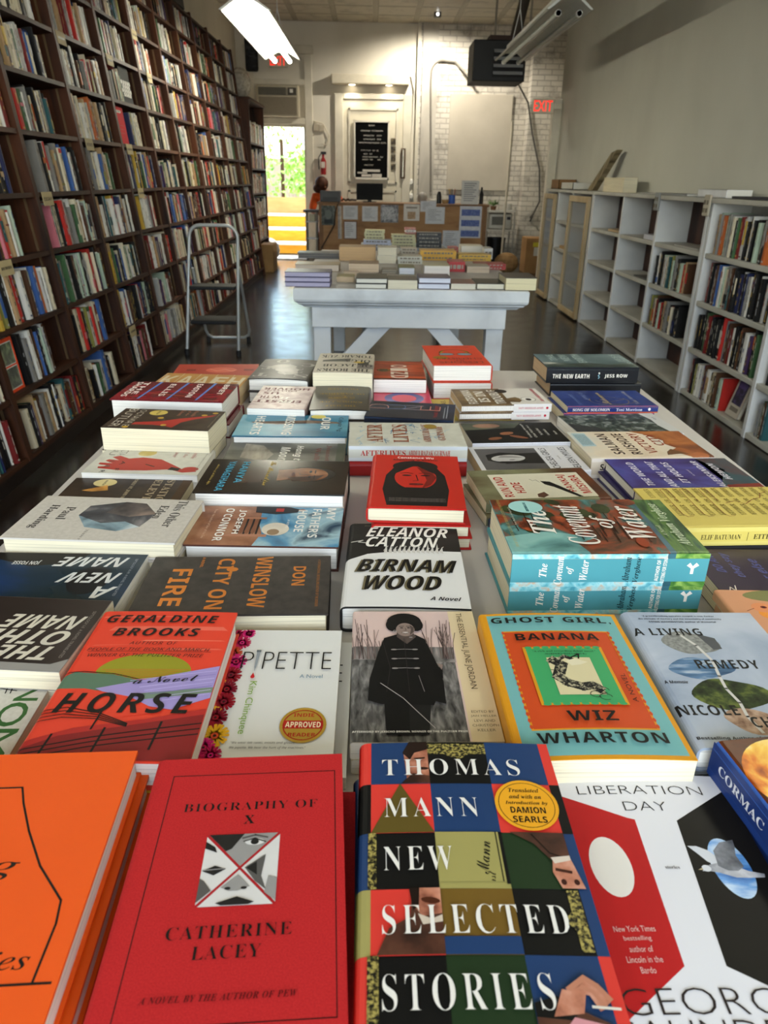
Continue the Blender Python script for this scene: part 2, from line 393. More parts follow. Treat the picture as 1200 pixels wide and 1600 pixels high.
# places kept for the books turned face-out
def lw(x, y, z): return LM @ Vector((x, y, z))
keep = []
for s in slots:
    c = lw(0, s['y'] + s['t'] / 2, LV[s['j']] + s['h'] / 2); p = pix(c); s['p'] = p
    s['in'] = -8 < p[0] < 1200 and -30 < p[1] < 1600
    s['vis'] = -160 < p[0] < 1200 and -160 < p[1] < 1700
    s['dist'] = (c - EYE).length
    hid = p[1] > 745 and p[0] > 20
    if hid: s['in'] = False
    if any(abs(s['j'] - j) < 1 and y - .02 < s['y'] + s['t'] and s['y'] < y + w_ for (_, j, y, w_) in [(0, 5, 5.6, .27), (0, 6, 5.92, .27), (0, 1, 3.19, .2)]): continue
    if s['vis']: keep.append(s)
keep.sort(key=lambda s: s['dist'])
NLEFT = 235
single = [s for s in keep if s['in']][:NLEFT]
ids = {id(s) for s in single}
rows = {}
for s in single: rows.setdefault((s['i'], s['j']), []).append(s)
bays = sorted({s['i'] for s in single})
for k, v in rows.items():
    v.sort(key=lambda s: s['y'])
    for n_, s in enumerate(v):
        rng = random.Random(s['s']); b = MB(); pg = MB()
        spinebook(b, s['t'], s['h'], s['d'], s['c'][1], pg, s['pm'], rng)
        o = b.build('shelved_book')
        o.location = lw(s['off'], s['y'], LV[s['j']] + .001); o.rotation_euler = (0, -K, 0)
        tag(o, '%s book, %s from left on %s shelf up of %s wooden bay' % (s['c'][0], ORD[min(n_, 29)], ORD[s['j']], ORD[bays.index(s['i'])]), 'book', 'books on the wooden wall shelves')
        pg.build('page_block', o, local=True)
b = MB()
for s in keep:
    if id(s) in ids: continue
    T = LM @ Matrix.Translation((s['off'], s['y'], LV[s['j']] + .001))
    spinebook(b, s['t'], s['h'], s['d'], s['c'][1], b, s['pm'], random.Random(s['s']), T)
tag(b.build('distant_shelved_books'), 'the many small distant books filling the far bays of the wooden bookcase', 'books', kind='stuff')
print('LEFT', len(slots), len(keep), len(single))
# face-out books
def faceout(y, z, w, h, t, col, label, art):
    o = thing('displayed_book', label, 'book', lw(-.03, y, z + .001), (0, -K, 0), 'books turned face-out on the wooden wall shelves')
    q = MB(); q.box(-t, 0, 0, -t + .002, w, h, M(col, .7, spec=.1)); q.box(-.002, 0, 0, 0, w, h, M(col, .7, spec=.1)); q.box(-t, 0, 0, 0, .003, h, M(col, .7, spec=.1))
    for (a, b0, c, d, m) in art: q.box(-.001, w * a, h * b0, .0012, w * c, h * d, m)
    q.build('cover', o, local=True)
    q = MB(); q.box(-t + .002, .003, .003, -.002, w - .003, h - .003, PAPW); q.build('page_block', o, local=True)
    return o
kk = INK('#141414'); ww = INK('#d9d6cc')
faceout(5.615, LV[5], .22, .235, .03, '#b01a22', 'red face-out book with tiny white title box on wall shelf', [(.3, .84, .75, .9, ww), (.35, .855, .7, .885, kk), (.2, .3, .8, .31, INK('#8e1a1f')), (.2, .4, .8, .41, INK('#8e1a1f')), (.2, .5, .8, .51, INK('#8e1a1f'))])
hz = []
for a in range(9):
    for c in range(4):
        if (a + c) % 2: hz.append((.06 + a * .1, .2 + c * .11, .06 + a * .1 + .1, .2 + c * .11 + .1, ww))
faceout(5.935, LV[6], .22, .235, .03, '#101011', 'black face-out book with a white checked band on wall shelf', hz)
faceout(3.205, LV[1], .17, .235, .03, '#e2502c', 'orange framed face-out book with two dark pictures at left edge', [(.12, .5, .9, .93, ww), (.14, .52, .88, .91, NM(['#20301c', '#4c6a34', '#c8dc9c'], 30)), (.12, .06, .9, .47, ww), (.14, .08, .88, .45, NM(['#16201c', '#3a4a3c', '#9cae84'], 30))])

# ---------------------------------------------------------------- text as flat mesh
_G = {}
def mathmap(s, st):
    U = {'S': 0x1D400, 'i': 0x1D434, 'si': 0x1D468, 'sc': 0x1D4D0, 'B': 0x1D5D4, 'BI': 0x1D63C, 'I': 0x1D608}.get(st); o = ''
    for c in s:
        if U is None: o += c
        elif c == 'h' and st == 'i': o += '\u210e'
        elif 'A' <= c <= 'Z': o += chr(U + ord(c) - 65)
        elif 'a' <= c <= 'z': o += chr(U + 26 + ord(c) - 97)
        elif c.isdigit() and st in 'SB': o += chr((0x1D7CE if st == 'S' else 0x1D7EC) + ord(c) - 48)
        else: o += c
    return o
def glyphs(s, st='', bold=0, track=1.0):
    k = (s, st, bold, track)
    if k not in _G:
        cu = bpy.data.curves.new('lettering', 'FONT'); cu.body = mathmap(s, st); cu.resolution_u = 3; cu.offset = bold; cu.space_character = track
        o = bpy.data.objects.new('lettering', cu); me = o.to_mesh()
        v = [(p.co.x, p.co.y) for p in me.vertices]; f = [tuple(p.vertices) for p in me.polygons]
        o.to_mesh_clear(); bpy.data.objects.remove(o); bpy.data.curves.remove(cu)
        xs = [p[0] for p in v] or [0]; ys = [p[1] for p in v] or [0]
        x0, x1, y0, y1 = min(xs), max(xs), min(ys), max(ys)
        _G[k] = ([((a - x0) / max(1e-6, x1 - x0), (b_ - y0) / max(1e-6, y1 - y0)) for a, b_ in v], f, (x1 - x0) / max(1e-6, y1 - y0))
    return _G[k]
class Art:
    """flat printed shapes, in millimetres from the lower left corner of a cover"""
    EPS = .03
    def __init__(s): s.p = []; s.k = 0
    def poly(s, pts, m, keep=False):
        if not keep: s.k += 1
        s.p.append((s.k, [tuple(q) for q in pts], [tuple(range(len(pts)))], m)); return s
    def rect(s, x0, y0, x1, y1, m): return s.poly([(x0, y0), (x1, y0), (x1, y1), (x0, y1)], m)
    def frame(s, x0, y0, x1, y1, w, m):
        s.k += 1
        for q in ((x0, y0, x1, y0 + w), (x0, y1 - w, x1, y1), (x0, y0, x0 + w, y1), (x1 - w, y0, x1, y1)): s.poly([(q[0], q[1]), (q[2], q[1]), (q[2], q[3]), (q[0], q[3])], m, True)
        return s
    def ell(s, cx, cy, rx, ry, m, n=24, rot=0, a0=0, a1=360):
        c, d = math.cos(math.radians(rot)), math.sin(math.radians(rot)); P = []
        full = a1 - a0 >= 360
        for i in range(n if full else n + 1):
            t = math.radians(a0 + (a1 - a0) * i / n); x, y = rx * math.cos(t), ry * math.sin(t); P.append((cx + x * c - y * d, cy + x * d + y * c))
        return s.poly(P, m)
    def line(s, pts, w, m, closed=False):
        s.k += 1; pts = list(pts) + ([pts[0]] if closed else [])
        for (x0, y0), (x1, y1) in zip(pts, pts[1:]):
            l = math.hypot(x1 - x0, y1 - y0) or 1; nx, ny = -(y1 - y0) / l * w / 2, (x1 - x0) / l * w / 2; ex, ey = (x1 - x0) / l * w * .3, (y1 - y0) / l * w * .3
            s.poly([(x0 - nx - ex, y0 - ny - ey), (x1 - nx + ex, y1 - ny + ey), (x1 + nx + ex, y1 + ny + ey), (x0 + nx - ex, y0 + ny - ey)], m, True)
        return s
    def arc(s, cx, cy, rx, ry, a0, a1, w, m, n=12):
        return s.line([(cx + rx * math.cos(math.radians(a0 + (a1 - a0) * i / n)), cy + ry * math.sin(math.radians(a0 + (a1 - a0) * i / n))) for i in range(n + 1)], w, m)
    def T(s, cx, cy, w, h, text, m, st='', rot=0, bold=0, skew=0, track=1.0):
        """text fitted into a w x h box centred on (cx, cy); w or h of 0 keeps the letters' own proportion"""
        v, f, asp = glyphs(text, st, bold, track)
        if not v: return s
        if not w: w = h * asp
        if not h: h = w / asp
        c, d = math.cos(math.radians(rot)), math.sin(math.radians(rot)); P = []
        for a, b_ in v:
            x, y = (a - .5) * w + (b_ - .5) * h * skew, (b_ - .5) * h; P.append((cx + x * c - y * d, cy + x * d + y * c))
        s.k += 1; s.p.append((s.k, P, f, m)); return s
    def put(s, mb, fn, clip=None, cuts=()):
        """add to mb; fn(u, v, lift) -> point; clip=(w, h) trims at the edges; cuts: u where the surface bends"""
        for k, P, F, m in s.p:
            us = [p[0] for p in P]; vs = [p[1] for p in P]
            need = clip and (min(us) < 0 or max(us) > clip[0] or min(vs) < 0 or max(vs) > clip[1])
            cc = [c for c in cuts if min(us) < c - .01 and max(us) > c + .01]
            if need or cc:
                bm = bmesh.new(); V = [bm.verts.new((a, b_, 0)) for a, b_ in P]
                for q in F:
                    try: bm.faces.new([V[i] for i in q])
                    except ValueError: pass
                def cut(co, no, clear=False): bmesh.ops.bisect_plane(bm, geom=bm.verts[:] + bm.edges[:] + bm.faces[:], plane_co=co, plane_no=no, clear_outer=clear, dist=1e-5)
                if need:
                    cut((0, 0, 0), (-1, 0, 0), True); cut((clip[0], 0, 0), (1, 0, 0), True); cut((0, 0, 0), (0, -1, 0), True); cut((0, clip[1], 0), (0, 1, 0), True)
                if len(P) < 60 and any(len(fc.verts) > 4 for fc in bm.faces): bmesh.ops.triangulate(bm, faces=[fc for fc in bm.faces if len(fc.verts) > 4])
                for c in cc: cut((c, 0, 0), (1, 0, 0))
                bm.verts.index_update(); P = [(q.co.x, q.co.y) for q in bm.verts]; F = [tuple(q.index for q in fc.verts) for fc in bm.faces]; bm.free()
            if F: mb.add([fn(a, b_, k * s.EPS) for a, b_ in P], F, m)
def ink_panel(mb, art, o, ux, uy, scale=.001):
    """print an Art on a flat face: origin o, unit vectors ux, uy"""
    o, ux, uy = Vector(o), Vector(ux), Vector(uy); n_ = ux.cross(uy)
    art.put(mb, lambda a, b_, k: o + (ux * a + uy * b_ + n_ * (k + .15)) * scale)

# ---------------------------------------------------------------- shelf cards on the left wall
CARD = M('#b3a27a', .7)
cards = [((137, 218), 'MOVEMENTS'), ((71, 302), 'ESSAY'), ((168, 82), ''), ((205, 35), ''), ((90, 42), ''), ((200, 226), ''), ((218, 295), ''), ((8, 418), ''), ((205, 511), ''), ((232, 118), '')]
for k, ((px, py), s) in enumerate(cards):
    d = ray(px, py); n_ = Vector((math.cos(K), 0, math.sin(K))); c0 = Vector((-1.55, 0, .1)); t_ = (c0 - EYE).dot(n_) / d.dot(n_); p = EYE + d * t_
    lp = LM.inverted() @ p; z = min(LV, key=lambda q: abs(q - lp.z)); w = .125 if p.y < 5.2 else .13
    o = LM @ Vector((.006, lp.y, z - .035))
    t = thing('shelf_card', 'tan shelf card %s on the wooden wall bookcase' % ('lettered MOVEMENTS' if s == 'MOVEMENTS' else 'lettered ESSAY' if s else ('with faded lettering, %s of the plain cards' % ORD[k - 2])), 'sign', o, (0, -K, 0), 'tan shelf cards on the wooden wall bookcase')
    q = MB(); q.box(-.002, -w / 2, -.03, 0, w / 2, .035, CARD); q.build('card', t, local=True)
    a = Art(); kk2 = INK('#2a241c')
    if s: a.T(w * 500, 32, w * 800, 17, s, kk2, 'B')
    else:
        u = 14
        while u < w * 1000 - 14: l = R.uniform(4, 13); a.rect(u, 26, u + l, 38, kk2); u += l + R.uniform(2, 6)
    q = MB(); a.put(q, lambda u, v, k_: Vector((.0004 + k_ * 1e-5, -w / 2 + u / 1000, -.03 + v / 1000))); q.build('lettering', t, local=True)

# things on and beyond the end of the wooden case
def boxthing(name, label, cat, x0, y0, z0, x1, y1, z1, m, bev=.004, group=None, parts=()):
    o = MB().box(x0, y0, z0, x1, y1, z1, m).build(name, bev=bev); tag(o, label, cat, group)
    for nm, b_, mm in parts: MB().box(*b_, mm).build(nm, o)
    return o
PLAS = NM(['#8a8478', '#b8b2a4', '#d3cec2'], 9, .2, (1, 1, 2), 1.2, 6, .6)
lowx0, lowx1, ly0, ly1 = -2.12, -1.66, 11.06, 12.5
t = thing('end_bookcase', 'lower dark wooden bookcase between the tall wall shelves and the back door', 'bookcase', (-1.9, ly0, 0))
q = MB(); q.box(lowx0, ly0, 0, lowx1, ly0 + .03, 2.2, WOOD); q.build('side_panel', t); q = MB(); q.box(lowx0, ly1 - .03, 0, lowx1, ly1, 2.2, WOOD); q.build('side_panel', t)
q = MB(); q.box(lowx0, ly0, 2.2, lowx1 + .02, ly1, 2.23, WOODH); q.build('top', t); q = MB(); q.box(lowx0, ly0, 0, lowx0 + .02, ly1, 2.2, WOODH); q.build('back_panel', t)
EL = [.1, .42, .74, 1.06, 1.38, 1.7]
for z in EL: q = MB(); q.box(lowx0 + .02, ly0 + .03, z - .02, lowx1, ly1 - .03, z, WOODH); q.build('shelf', t)
ends = MB(); rng = random.Random(5)
for z in EL[1:]:
    y = ly0 + .05
    while y < ly1 - .1:
        tt = rng.uniform(.02, .05); hh = rng.uniform(.18, .27)
        spinebook(ends, tt, hh, .2, rng.choices(PAL, PW)[0][1], ends, PAPC, rng, Matrix.Translation((lowx1 - .02, y, z))); y += tt + .002
tag(ends.build('end_case_books'), 'small books filling the lower bookcase beside the back door', 'books', kind='stuff')
o = MB().ball((-1.83, 11.55, 2.425), .19, PLAS, 18, .75, 1.6, 1).build('wrapped_bundle', smooth=True); tag(o, 'clear plastic wrapped bundle on top of the lower dark bookcase', 'bundle')
o = MB().ball((-1.7, 12.72, .19), .2, NM(['#5f5a54', '#8d887f', '#b5b0a8'], 9, .35, (1, 1, 2), 1, 6, .6), 18, .9, 1.1, .95).build('plastic_bag', smooth=True); tag(o, 'crumpled grey plastic bag on the floor by the back door', 'bag')
boxthing('banker_box', 'tan cardboard box on the floor under the lower bookcase end', 'box', -1.64, 11.3, 0, -1.45, 11.75, .38, NM(['#8a6a42', '#a07e52'], 6, .8), group=None)
p0, p1 = A(381, 57, 13.33), A(404, 112, 13.33)
tag(MB().box(p0.x, 13.3, p1.z, p1.x, 13.39, p0.z, NM(['#111112', '#1d1d1f', '#3a3a3c'], 7, .25, (1, 1, 2), 2, 5, .8)).build('hanging_black_bag', bev=.03), 'black shiny garbage bag hung high in the left back corner', 'bag')
rng = random.Random(3)
for k, (y, l, h, c, nm, lab) in enumerate([(8.1, .5, .1, '#2a2826', 'flat_black_case', 'black flat case lying on top of the tall wooden bookcase'), (7.45, .3, .07, '#b99a3e', 'mustard_box', 'mustard yellow box lying on top of the tall wooden bookcase')]):
    T = LM @ Matrix.Translation((-.2, y, 2.662)); b = MB().box(0, 0, 0, .18, l, h, M(c, .6), T); tag(b.build(nm, bev=.01), lab, 'box')

# ---------------------------------------------------------------- step ladder
t = thing('step_ladder', 'light grey folding step ladder with two black treads before the bookcase', 'ladder', (-1.24, 5.9, 0))
GT = M('#b9bcb9', .35, .3, .03); BK = M('#1c1c1c', .55)
def hoop(xa, xb, ya, yb, zt, r=.09, n=7):
    P = [(xa[0], ya, .02)]
    for i in range(n): a = PI - PI / 2 * i / (n - 1); P.append((xb[0] + r + r * math.cos(a), yb, zt - r + r * math.sin(a)))
    for i in range(n): a = PI / 2 - PI / 2 * i / (n - 1); P.append((xb[1] - r + r * math.cos(a), yb, zt - r + r * math.sin(a)))
    P.append((xa[1], ya - .03, .02)); return P
q = MB(); q.tube(hoop((-1.44, -1.035), (-1.41, -1.04), 5.75, 6.02, .93), .0125, GT, 10); q.build('front_frame', t, True)
q = MB(); q.tube([(-1.40, 6.0, .62), (-1.385, 6.22, .1), (-1.375, 6.25, .06), (-1.34, 6.265, .035), (-1.08, 6.275, .035), (-1.04, 6.265, .06), (-1.03, 6.25, .1), (-1.045, 6.0, .62)], .011, GT, 10); q.build('rear_frame', t, True)
for z, y, d in ((.5, 5.9, .2), (.25, 5.84, .25)):
    q = MB(); q.box(-1.41, y - .03, z - .028, -1.06, y + d - .03, z, BK); q.build('tread', t, bev=.008)
for xx, yy in ((-1.44, 5.75), (-1.035, 5.72), (-1.375, 6.25), (-1.04, 6.26)):
    q = MB(); q.lathe([(.019, 0), (.019, .035), (.013, .045)], (xx, yy, 0), BK, 12); q.build('rubber_foot', t, True)

# ---------------------------------------------------------------- ceiling lamps
def tubelight(label, cx, y0, y1, z, lit, half):
    t = thing('fluorescent_lamp', label, 'lamp', (cx, (y0 + y1) / 2, z))
    RF = M('#c9cbc4', .35, .2) if not lit else M('#e9ece4', .4)
    prof = [(-half, -.03), (-half + .015, -.035), (-.06, .03), (.06, .03), (half - .015, -.035), (half, -.03), (.07, .045), (-.07, .045)]
    q = MB(); q.prism([(cx + a, y0, z + b_) for a, b_ in prof], (0, y1 - y0, 0), RF); q.build('reflector', t)
    q = MB(); q.box(cx - .055, y0 + .02, z + .045, cx + .055, y1 - .02, z + .1, M('#d8d8d0', .5)); q.build('ballast_housing', t, bev=.006)
    for s in (-.075, .075):
        q = MB(); q.tube([(cx + s, y0 + .03, z - .05), (cx + s, y1 - .03, z - .05)], .019, M('#fffae6', .3, emit=lit) if lit else M('#aeb4ac', .25), 12); q.build('glass_tube', t, True)
        for yy in (y0 + .03, y1 - .06):
            q = MB(); q.lathe([(.022, 0), (.022, .03)], (cx + s, yy, z - .05), M('#e4e4de', .5), 10, Matrix.Rotation(-PI / 2, 4, 'X')); q.build('tube_holder', t)
    for yy in (y0 + .35, y1 - .35):
        q = MB(); q.tube([(cx - .05, yy, z + .1), (cx, yy, z + .35), (cx, yy, ZC)], .004, M('#c9c9c4', .4, .6), 6); q.tube([(cx + .05, yy, z + .1), (cx, yy, z + .35)], .004, M('#c9c9c4', .4, .6), 6); q.build('hanging_wire', t)
    return t
tubelight('glowing twin tube fluorescent lamp hung over the left aisle', -.945, 6.35, 8.8, 2.4, 68, .19)
tubelight('unlit twin tube fluorescent lamp hung over the right aisle', 1.38, 6.2, 8.7, 2.42, 0, .165)
tubelight('lit twin tube fluorescent lamp over the front table, above the frame', -.945, .8, 3.25, 2.42, 8, .19)  # unseen lamp, added to balance the light between front and back
tubelight('lit twin tube fluorescent lamp over the front right, above the frame', 1.38, .8, 3.25, 2.42, 15, .19)  # second unseen lamp, added as fill light for the right side

# ---------------------------------------------------------------- white cube bookcases on the right
WIN = NM(['#bdbdba', '#cbcbc7', '#d3d2cd'], 3, .5, (1, 1, 1), 0, 5)
SHF = NM(['#a5a296', '#b3b0a4', '#bbb8ad'], 4, .5)
DARKB = NM(['#2a1710', '#3d2216', '#4a2c1c'], 3, .5, (1, 4, .4), .5, 6)
FX, BX = 2.05, 2.3
def cubecase(label, ys, zs, backs, top, group='white cube bookcases on the right', th=.035, sub=None):
    t = thing('cube_bookcase', label, 'bookcase', (FX, ys[0], 0), group=group)
    for y in ys: q = MB(); q.box(FX, y - th / 2, 0, BX, y + th / 2, top, WIN); q.build('upright', t, bev=.003)
    for i in range(len(ys) - 1):
        for z in zs: q = MB(); q.box(FX + .004, ys[i] + th / 2, z - .03, BX, ys[i + 1] - th / 2, z, SHF); q.build('shelf', t, bev=.003)
        q = MB(); q.box(BX - .012, ys[i] + th / 2, 0, BX, ys[i + 1] - th / 2, top, DARKB if backs[i] else WIN); q.build('back_panel', t)
    q = MB(); q.box(FX - .012, ys[0] - th / 2, top, BX + .004, ys[-1] + th / 2, top + .028, SHF); q.build('top', t, bev=.004)
    return t
ZS = [.035, .31, .6, .885]; TOPZ = 1.17
cubecase('white cube bookcase full of books, nearest on the right', [1.95, 2.9, 3.86, 4.8], ZS, [0, 0, 0], TOPZ)
cubecase('mostly empty white cube bookcase in the middle of the right wall', [4.85, 5.7, 6.53, 7.42], ZS, [1, 1, 1], TOPZ)
gc = cubecase('white bookcase with tan framed glass doors farthest along the right wall', [7.47, 8.22, 8.86, 9.42], ZS, [1, 0, 1], TOPZ)
TAN = NM(['#9c8763', '#ab9673', '#b5a27f'], 5, .5, (1, 1, .3))
m, n, L, b = nodes('cabinet_glass'); b.inputs['Transmission Weight'].default_value = .0; b.inputs['Alpha'].default_value = .25; b.inputs['Base Color'].default_value = H('#b9bcb9'); b.inputs['Roughness'].default_value = .08
GLASS = m
for (a, c) in ((7.47, 8.2), (8.88, 9.42)):
    q = MB(); w = .055
    for bb in ((a, .02, a + w, 1.15), (c - w, .02, c, 1.15), (a + w, .02, c - w, .02 + w), (a + w, 1.15 - w, c - w, 1.15)): q.box(FX - .04, bb[0], bb[1], FX - .008, bb[2], bb[3], TAN)
    f = q.build('glass_door', gc, bev=.003)
    q = MB(); q.box(FX - .028, a + w, .02 + w, FX - .022, c - w, 1.15 - w, GLASS); q.build('pane', f)

# books in the right-hand cases
RB = []
def rrow(y_far, y_near, z, case, row, pal=None, hmin=.19, hmax=.25, fill=1.0, deep=.19):
    y = y_far; out = []
    while y > y_near:
        t_ = R.choice([.014, .018, .024, .03, .036]) * R.uniform(.85, 1.2); h = R.uniform(hmin, hmax)
        if y - t_ < y_near: break
        out.append((y - t_, t_, h)); y -= t_ + .0015
    for n_, (y, t_, h) in enumerate(out):
        p = pix((FX + .03, y, z + h / 2))
        if not (0 < p[0] < 1206 and 0 < p[1] < 1600): continue
        col = R.choices(PAL, RPW)[0]; b = MB(); pg = MB(); rng = random.Random(R.randrange(10 ** 6)); pm = R.choice(PGS)
        spinebook(b, t_, h, min(deep, h * .78), col[1], pg, pm, rng)
        o = b.build('shelved_book'); o.location = (FX + R.uniform(.012, .035), y + t_, z + .001); o.rotation_euler = (0, 0, PI)
        tag(o, '%s book, %s from the far end on %s of %s' % (col[0], ORD[min(n_, 29)], row, case), 'book', 'books in the white cube bookcases')
        pg.build('page_block', o, local=True); RB.append(o)
RPW = [8, 14, 34, 10, 5, 9, 4, 2, 5, 2, 4, 3, 1, 1, 3, 2, 1, 2, 9]
rrow(4.74, 3.93, ZS[3], 'near white bookcase', 'top shelf', hmin=.2, hmax=.235)
rrow(4.72, 3.92, ZS[2], 'near white bookcase', 'second shelf', hmin=.2, hmax=.25)
rrow(4.74, 3.92, ZS[1], 'near white bookcase', 'third shelf', hmin=.2, hmax=.25)
rrow(4.7, 4.24, ZS[0], 'near white bookcase', 'bottom shelf', hmin=.18, hmax=.23)
rrow(3.8, 2.98, ZS[3], 'right edge bookcase bay', 'top shelf')
rrow(3.8, 2.98, ZS[2], 'right edge bookcase bay', 'second shelf')
rrow(3.8, 2.98, ZS[1], 'right edge bookcase bay', 'third shelf')
rrow(3.78, 3.3, ZS[0], 'right edge bookcase bay', 'bottom shelf', hmin=.18, hmax=.235)
rrow(5.63, 5.05, ZS[2], 'middle white bookcase', 'third shelf up', hmin=.18, hmax=.23)
rrow(5.63, 5.02, ZS[1], 'middle white bookcase', 'second shelf up', hmin=.17, hmax=.22)
# a face-out book leaning on the bottom shelf
o = thing('displayed_book', 'purple night-scene book leaning face-out on bottom shelf of near white bookcase', 'book', (2.09, 4.19, ZS[0] + .009), (0, math.radians(14), 0))
q = MB(); q.box(0, -.15, 0, .003, 0, .225, M('#b3aa9b', .5)); q.box(.02, -.15, 0, .023, 0, .225, M('#b3aa9b', .5)); q.box(-.0008, -.13, .07, 0, -.02, .222, NM(['#17141c', '#2b2540', '#54487c'], 25)); q.box(-.0012, -.115, .165, -.0008, -.03, .212, M('#4a3f78', .4))
q.box(-.001, -.125, .03, 0, -.03, .055, INK('#6f675e')); q.build('cover', o, local=True); q = MB(); q.box(.003, -.147, .003, .02, -.003, .222, PAPW); q.build('page_block', o, local=True)
# flat things on the cube shelves and on top
flat = [('flat_magazine', 'dark magazine lying on second shelf of the middle white bookcase', 2.07, 5.78, ZS[2], .2, .3, .012, '#5c5b55'),
        ('flat_book', 'pale book lying on the upper shelf of the middle white bookcase', 2.08, 5.75, ZS[3], .19, .26, .035, '#c3c3c9'),
        ('flat_magazine', 'thin grey magazine lying in the empty brown-backed cube', 2.07, 4.95, ZS[3], .2, .4, .01, '#a5a198'),
        ('paper_pile', 'tan loose paper pile in the upper far cube of the middle bookcase', 2.07, 6.62, ZS[3], .18, .3, .02, '#a58f6c'),
        ('paper_pile', 'brown paper pile in the open bay between the glass doors', 2.08, 8.3, ZS[2], .18, .4, .03, '#a88658')]
for nm, lab, x0, y0, z0, dx, dy, dz, c in flat:
    o = MB().box(x0, y0, z0 + .001, x0 + dx, y0 + dy, z0 + dz, M(c, .5)).build(nm, bev=.002); tag(o, lab, 'book' if 'book' in nm else 'paper')
TZ = TOPZ + .029
tops = [('top_book', 'thick cream block of paper on top of the middle white bookcase', 2.1, 6.75, .12, .6, .115, '#d8c9a0', 'paper'),
        ('top_book', 'white boxed book lying on top of the bookcase above the label holder', 2.1, 4.75, .16, .42, .045, '#dcdcdc', 'book'),
        ('top_book', 'black covered book lying on top at the right frame edge', 2.07, 3.9, .17, .7, .014, '#25242a', 'book'),
        ('top_book', 'grey flat magazine lying on top of the middle white bookcase', 2.08, 5.3, .17, .5, .012, '#8d8d8d', 'magazine'),
        ('top_book', 'pale magazine lying on top beside the grey flat magazine', 2.08, 5.9, .16, .4, .01, '#c6c3ba', 'magazine'),
        ('cardboard_tray', 'brown cardboard tray on top of the far glass door cabinet', 2.08, 9.05, .2, .36, .1, '#7c5c38', 'tray'),
        ('white_tray', 'white open tray on top between the cardboard tray and the plank', 2.08, 8.4, .2, .5, .07, '#c9c6bb', 'tray')]
for nm, lab, x0, y0, dx, dy, dz, c, cat in tops:
    if 'book' in nm:
        o = thing('flat_book' if cat == 'book' else 'paper_stack' if cat == 'paper' else 'flat_magazine', lab, cat, (x0, y0, TZ))
        q = MB(); cm = M(c, .5); q.box(x0, y0, TZ, x0 + dx, y0 + dy, TZ + .002, cm); q.box(x0, y0, TZ + dz - .002, x0 + dx, y0 + dy, TZ + dz, cm); q.box(x0, y0, TZ, x0 + .003, y0 + dy, TZ + dz, cm) if dz < .1 else None; q.build('cover', o)
        q = MB(); q.box(x0 + .003, y0 + .003, TZ + .002, x0 + dx - .003, y0 + dy - .003, TZ + dz - .002, PAPC if dz > .1 else PAPW); q.build('page_block', o)
    else:
        q = MB(); cm = M(c, .7)
        for bb in ((0, 0, 0, dx, dy, .008), (0, 0, 0, .008, dy, dz), (dx - .008, 0, 0, dx, dy, dz), (0, 0, 0, dx, .008, dz), (0, dy - .008, 0, dx, dy, dz)): q.box(x0 + bb[0], y0 + bb[1], TZ + bb[2], x0 + bb[3], y0 + bb[4], TZ + bb[5], cm)
        tag(q.build(nm), lab, cat)
q = MB(); a0, a1 = Vector((2.16, 7.9, TZ)), Vector((2.245, 7.52, TZ + .33)); dd = (a1 - a0); sd = Vector((.05, .02, 0))
q.prism([a0 + Vector((-.03, -.08, 0)), a0 + Vector((-.03, .1, 0)), a1 + Vector((-.03, .1, 0)), a1 + Vector((-.03, -.07, .02))], (.055, 0, 0), NM(['#4f4634', '#7a6d52', '#94876c'], 6, .8, (1, 4, .6), .6, 8, .5))
tag(q.build('weathered_plank'), 'weathered grey brown plank leaning on the wall above the cabinet', 'plank')
for yy, lab in ((4.83, 'ornate cream label holder at the corner of near white bookcase'), (5.7, 'grey printed card clipped to top edge of middle bookcase')):
    t = thing('shelf_holder' if yy < 5 else 'shelf_clip_card', lab, 'sign', (FX - .016, yy, TOPZ - .08))
    q = MB(); q.box(FX - .026, yy - .045, TOPZ - .075, FX - .013, yy + .045, TOPZ + .045, M('#b3aa96' if yy < 5 else '#8f908c', .6)); q.build('plate', t, bev=.006)
    q = MB()
    for k in range(4): q.box(FX - .029, yy - .03 + .04 * (k % 2), TOPZ - .055 + .045 * (k // 2), FX - .026, yy - .01 + .04 * (k % 2), TOPZ - .03 + .045 * (k // 2), M('#6f6758', .7))
    q.build('ornament', t)

# ---------------------------------------------------------------- on the back wall
def ab(px0, py0, px1, py1, y): a = A(px0, py0, y); c = A(px1, py1, y); return a.x, c.z, c.x, a.z
x0, z0, x1, z1 = ab(403, 134, 469, 184, YB)
ac = thing('air_conditioner', 'beige window air conditioner in the transom above the back door', 'air conditioner', (-1.5, YB, z0))
q = MB(); q.box(x0, YB - .2, z0, x1, YB, z1, M('#b0a68f', .5)); q.build('casing', ac, bev=.012)
q = MB(); q.box(x0 + .03, YB - .21, z0 + .03, x1 - .03, YB - .2, z0 + .27, brickmat('filter_mesh', '#857a66', '#7b715e', '#5b5345', 60, 1, .3)); q.build('filter_panel', ac)
q = MB()
for k in range(6): q.box(x0 + .03, YB - .212, z0 + .3 + k * .018, x0 + .46, YB - .2, z0 + .309 + k * .018, M('#3a352c', .5))
q.build('vent_grille', ac); q = MB(); q.box(x0 + .49, YB - .212, z0 + .3, x1 - .03, YB - .2, z0 + .4, M('#4a453b', .5)); q.box(x0 + .52, YB - .216, z0 + .33, x0 + .57, YB - .212, z0 + .38, M('#d8d4c8', .5)); q.build('control_panel', ac)

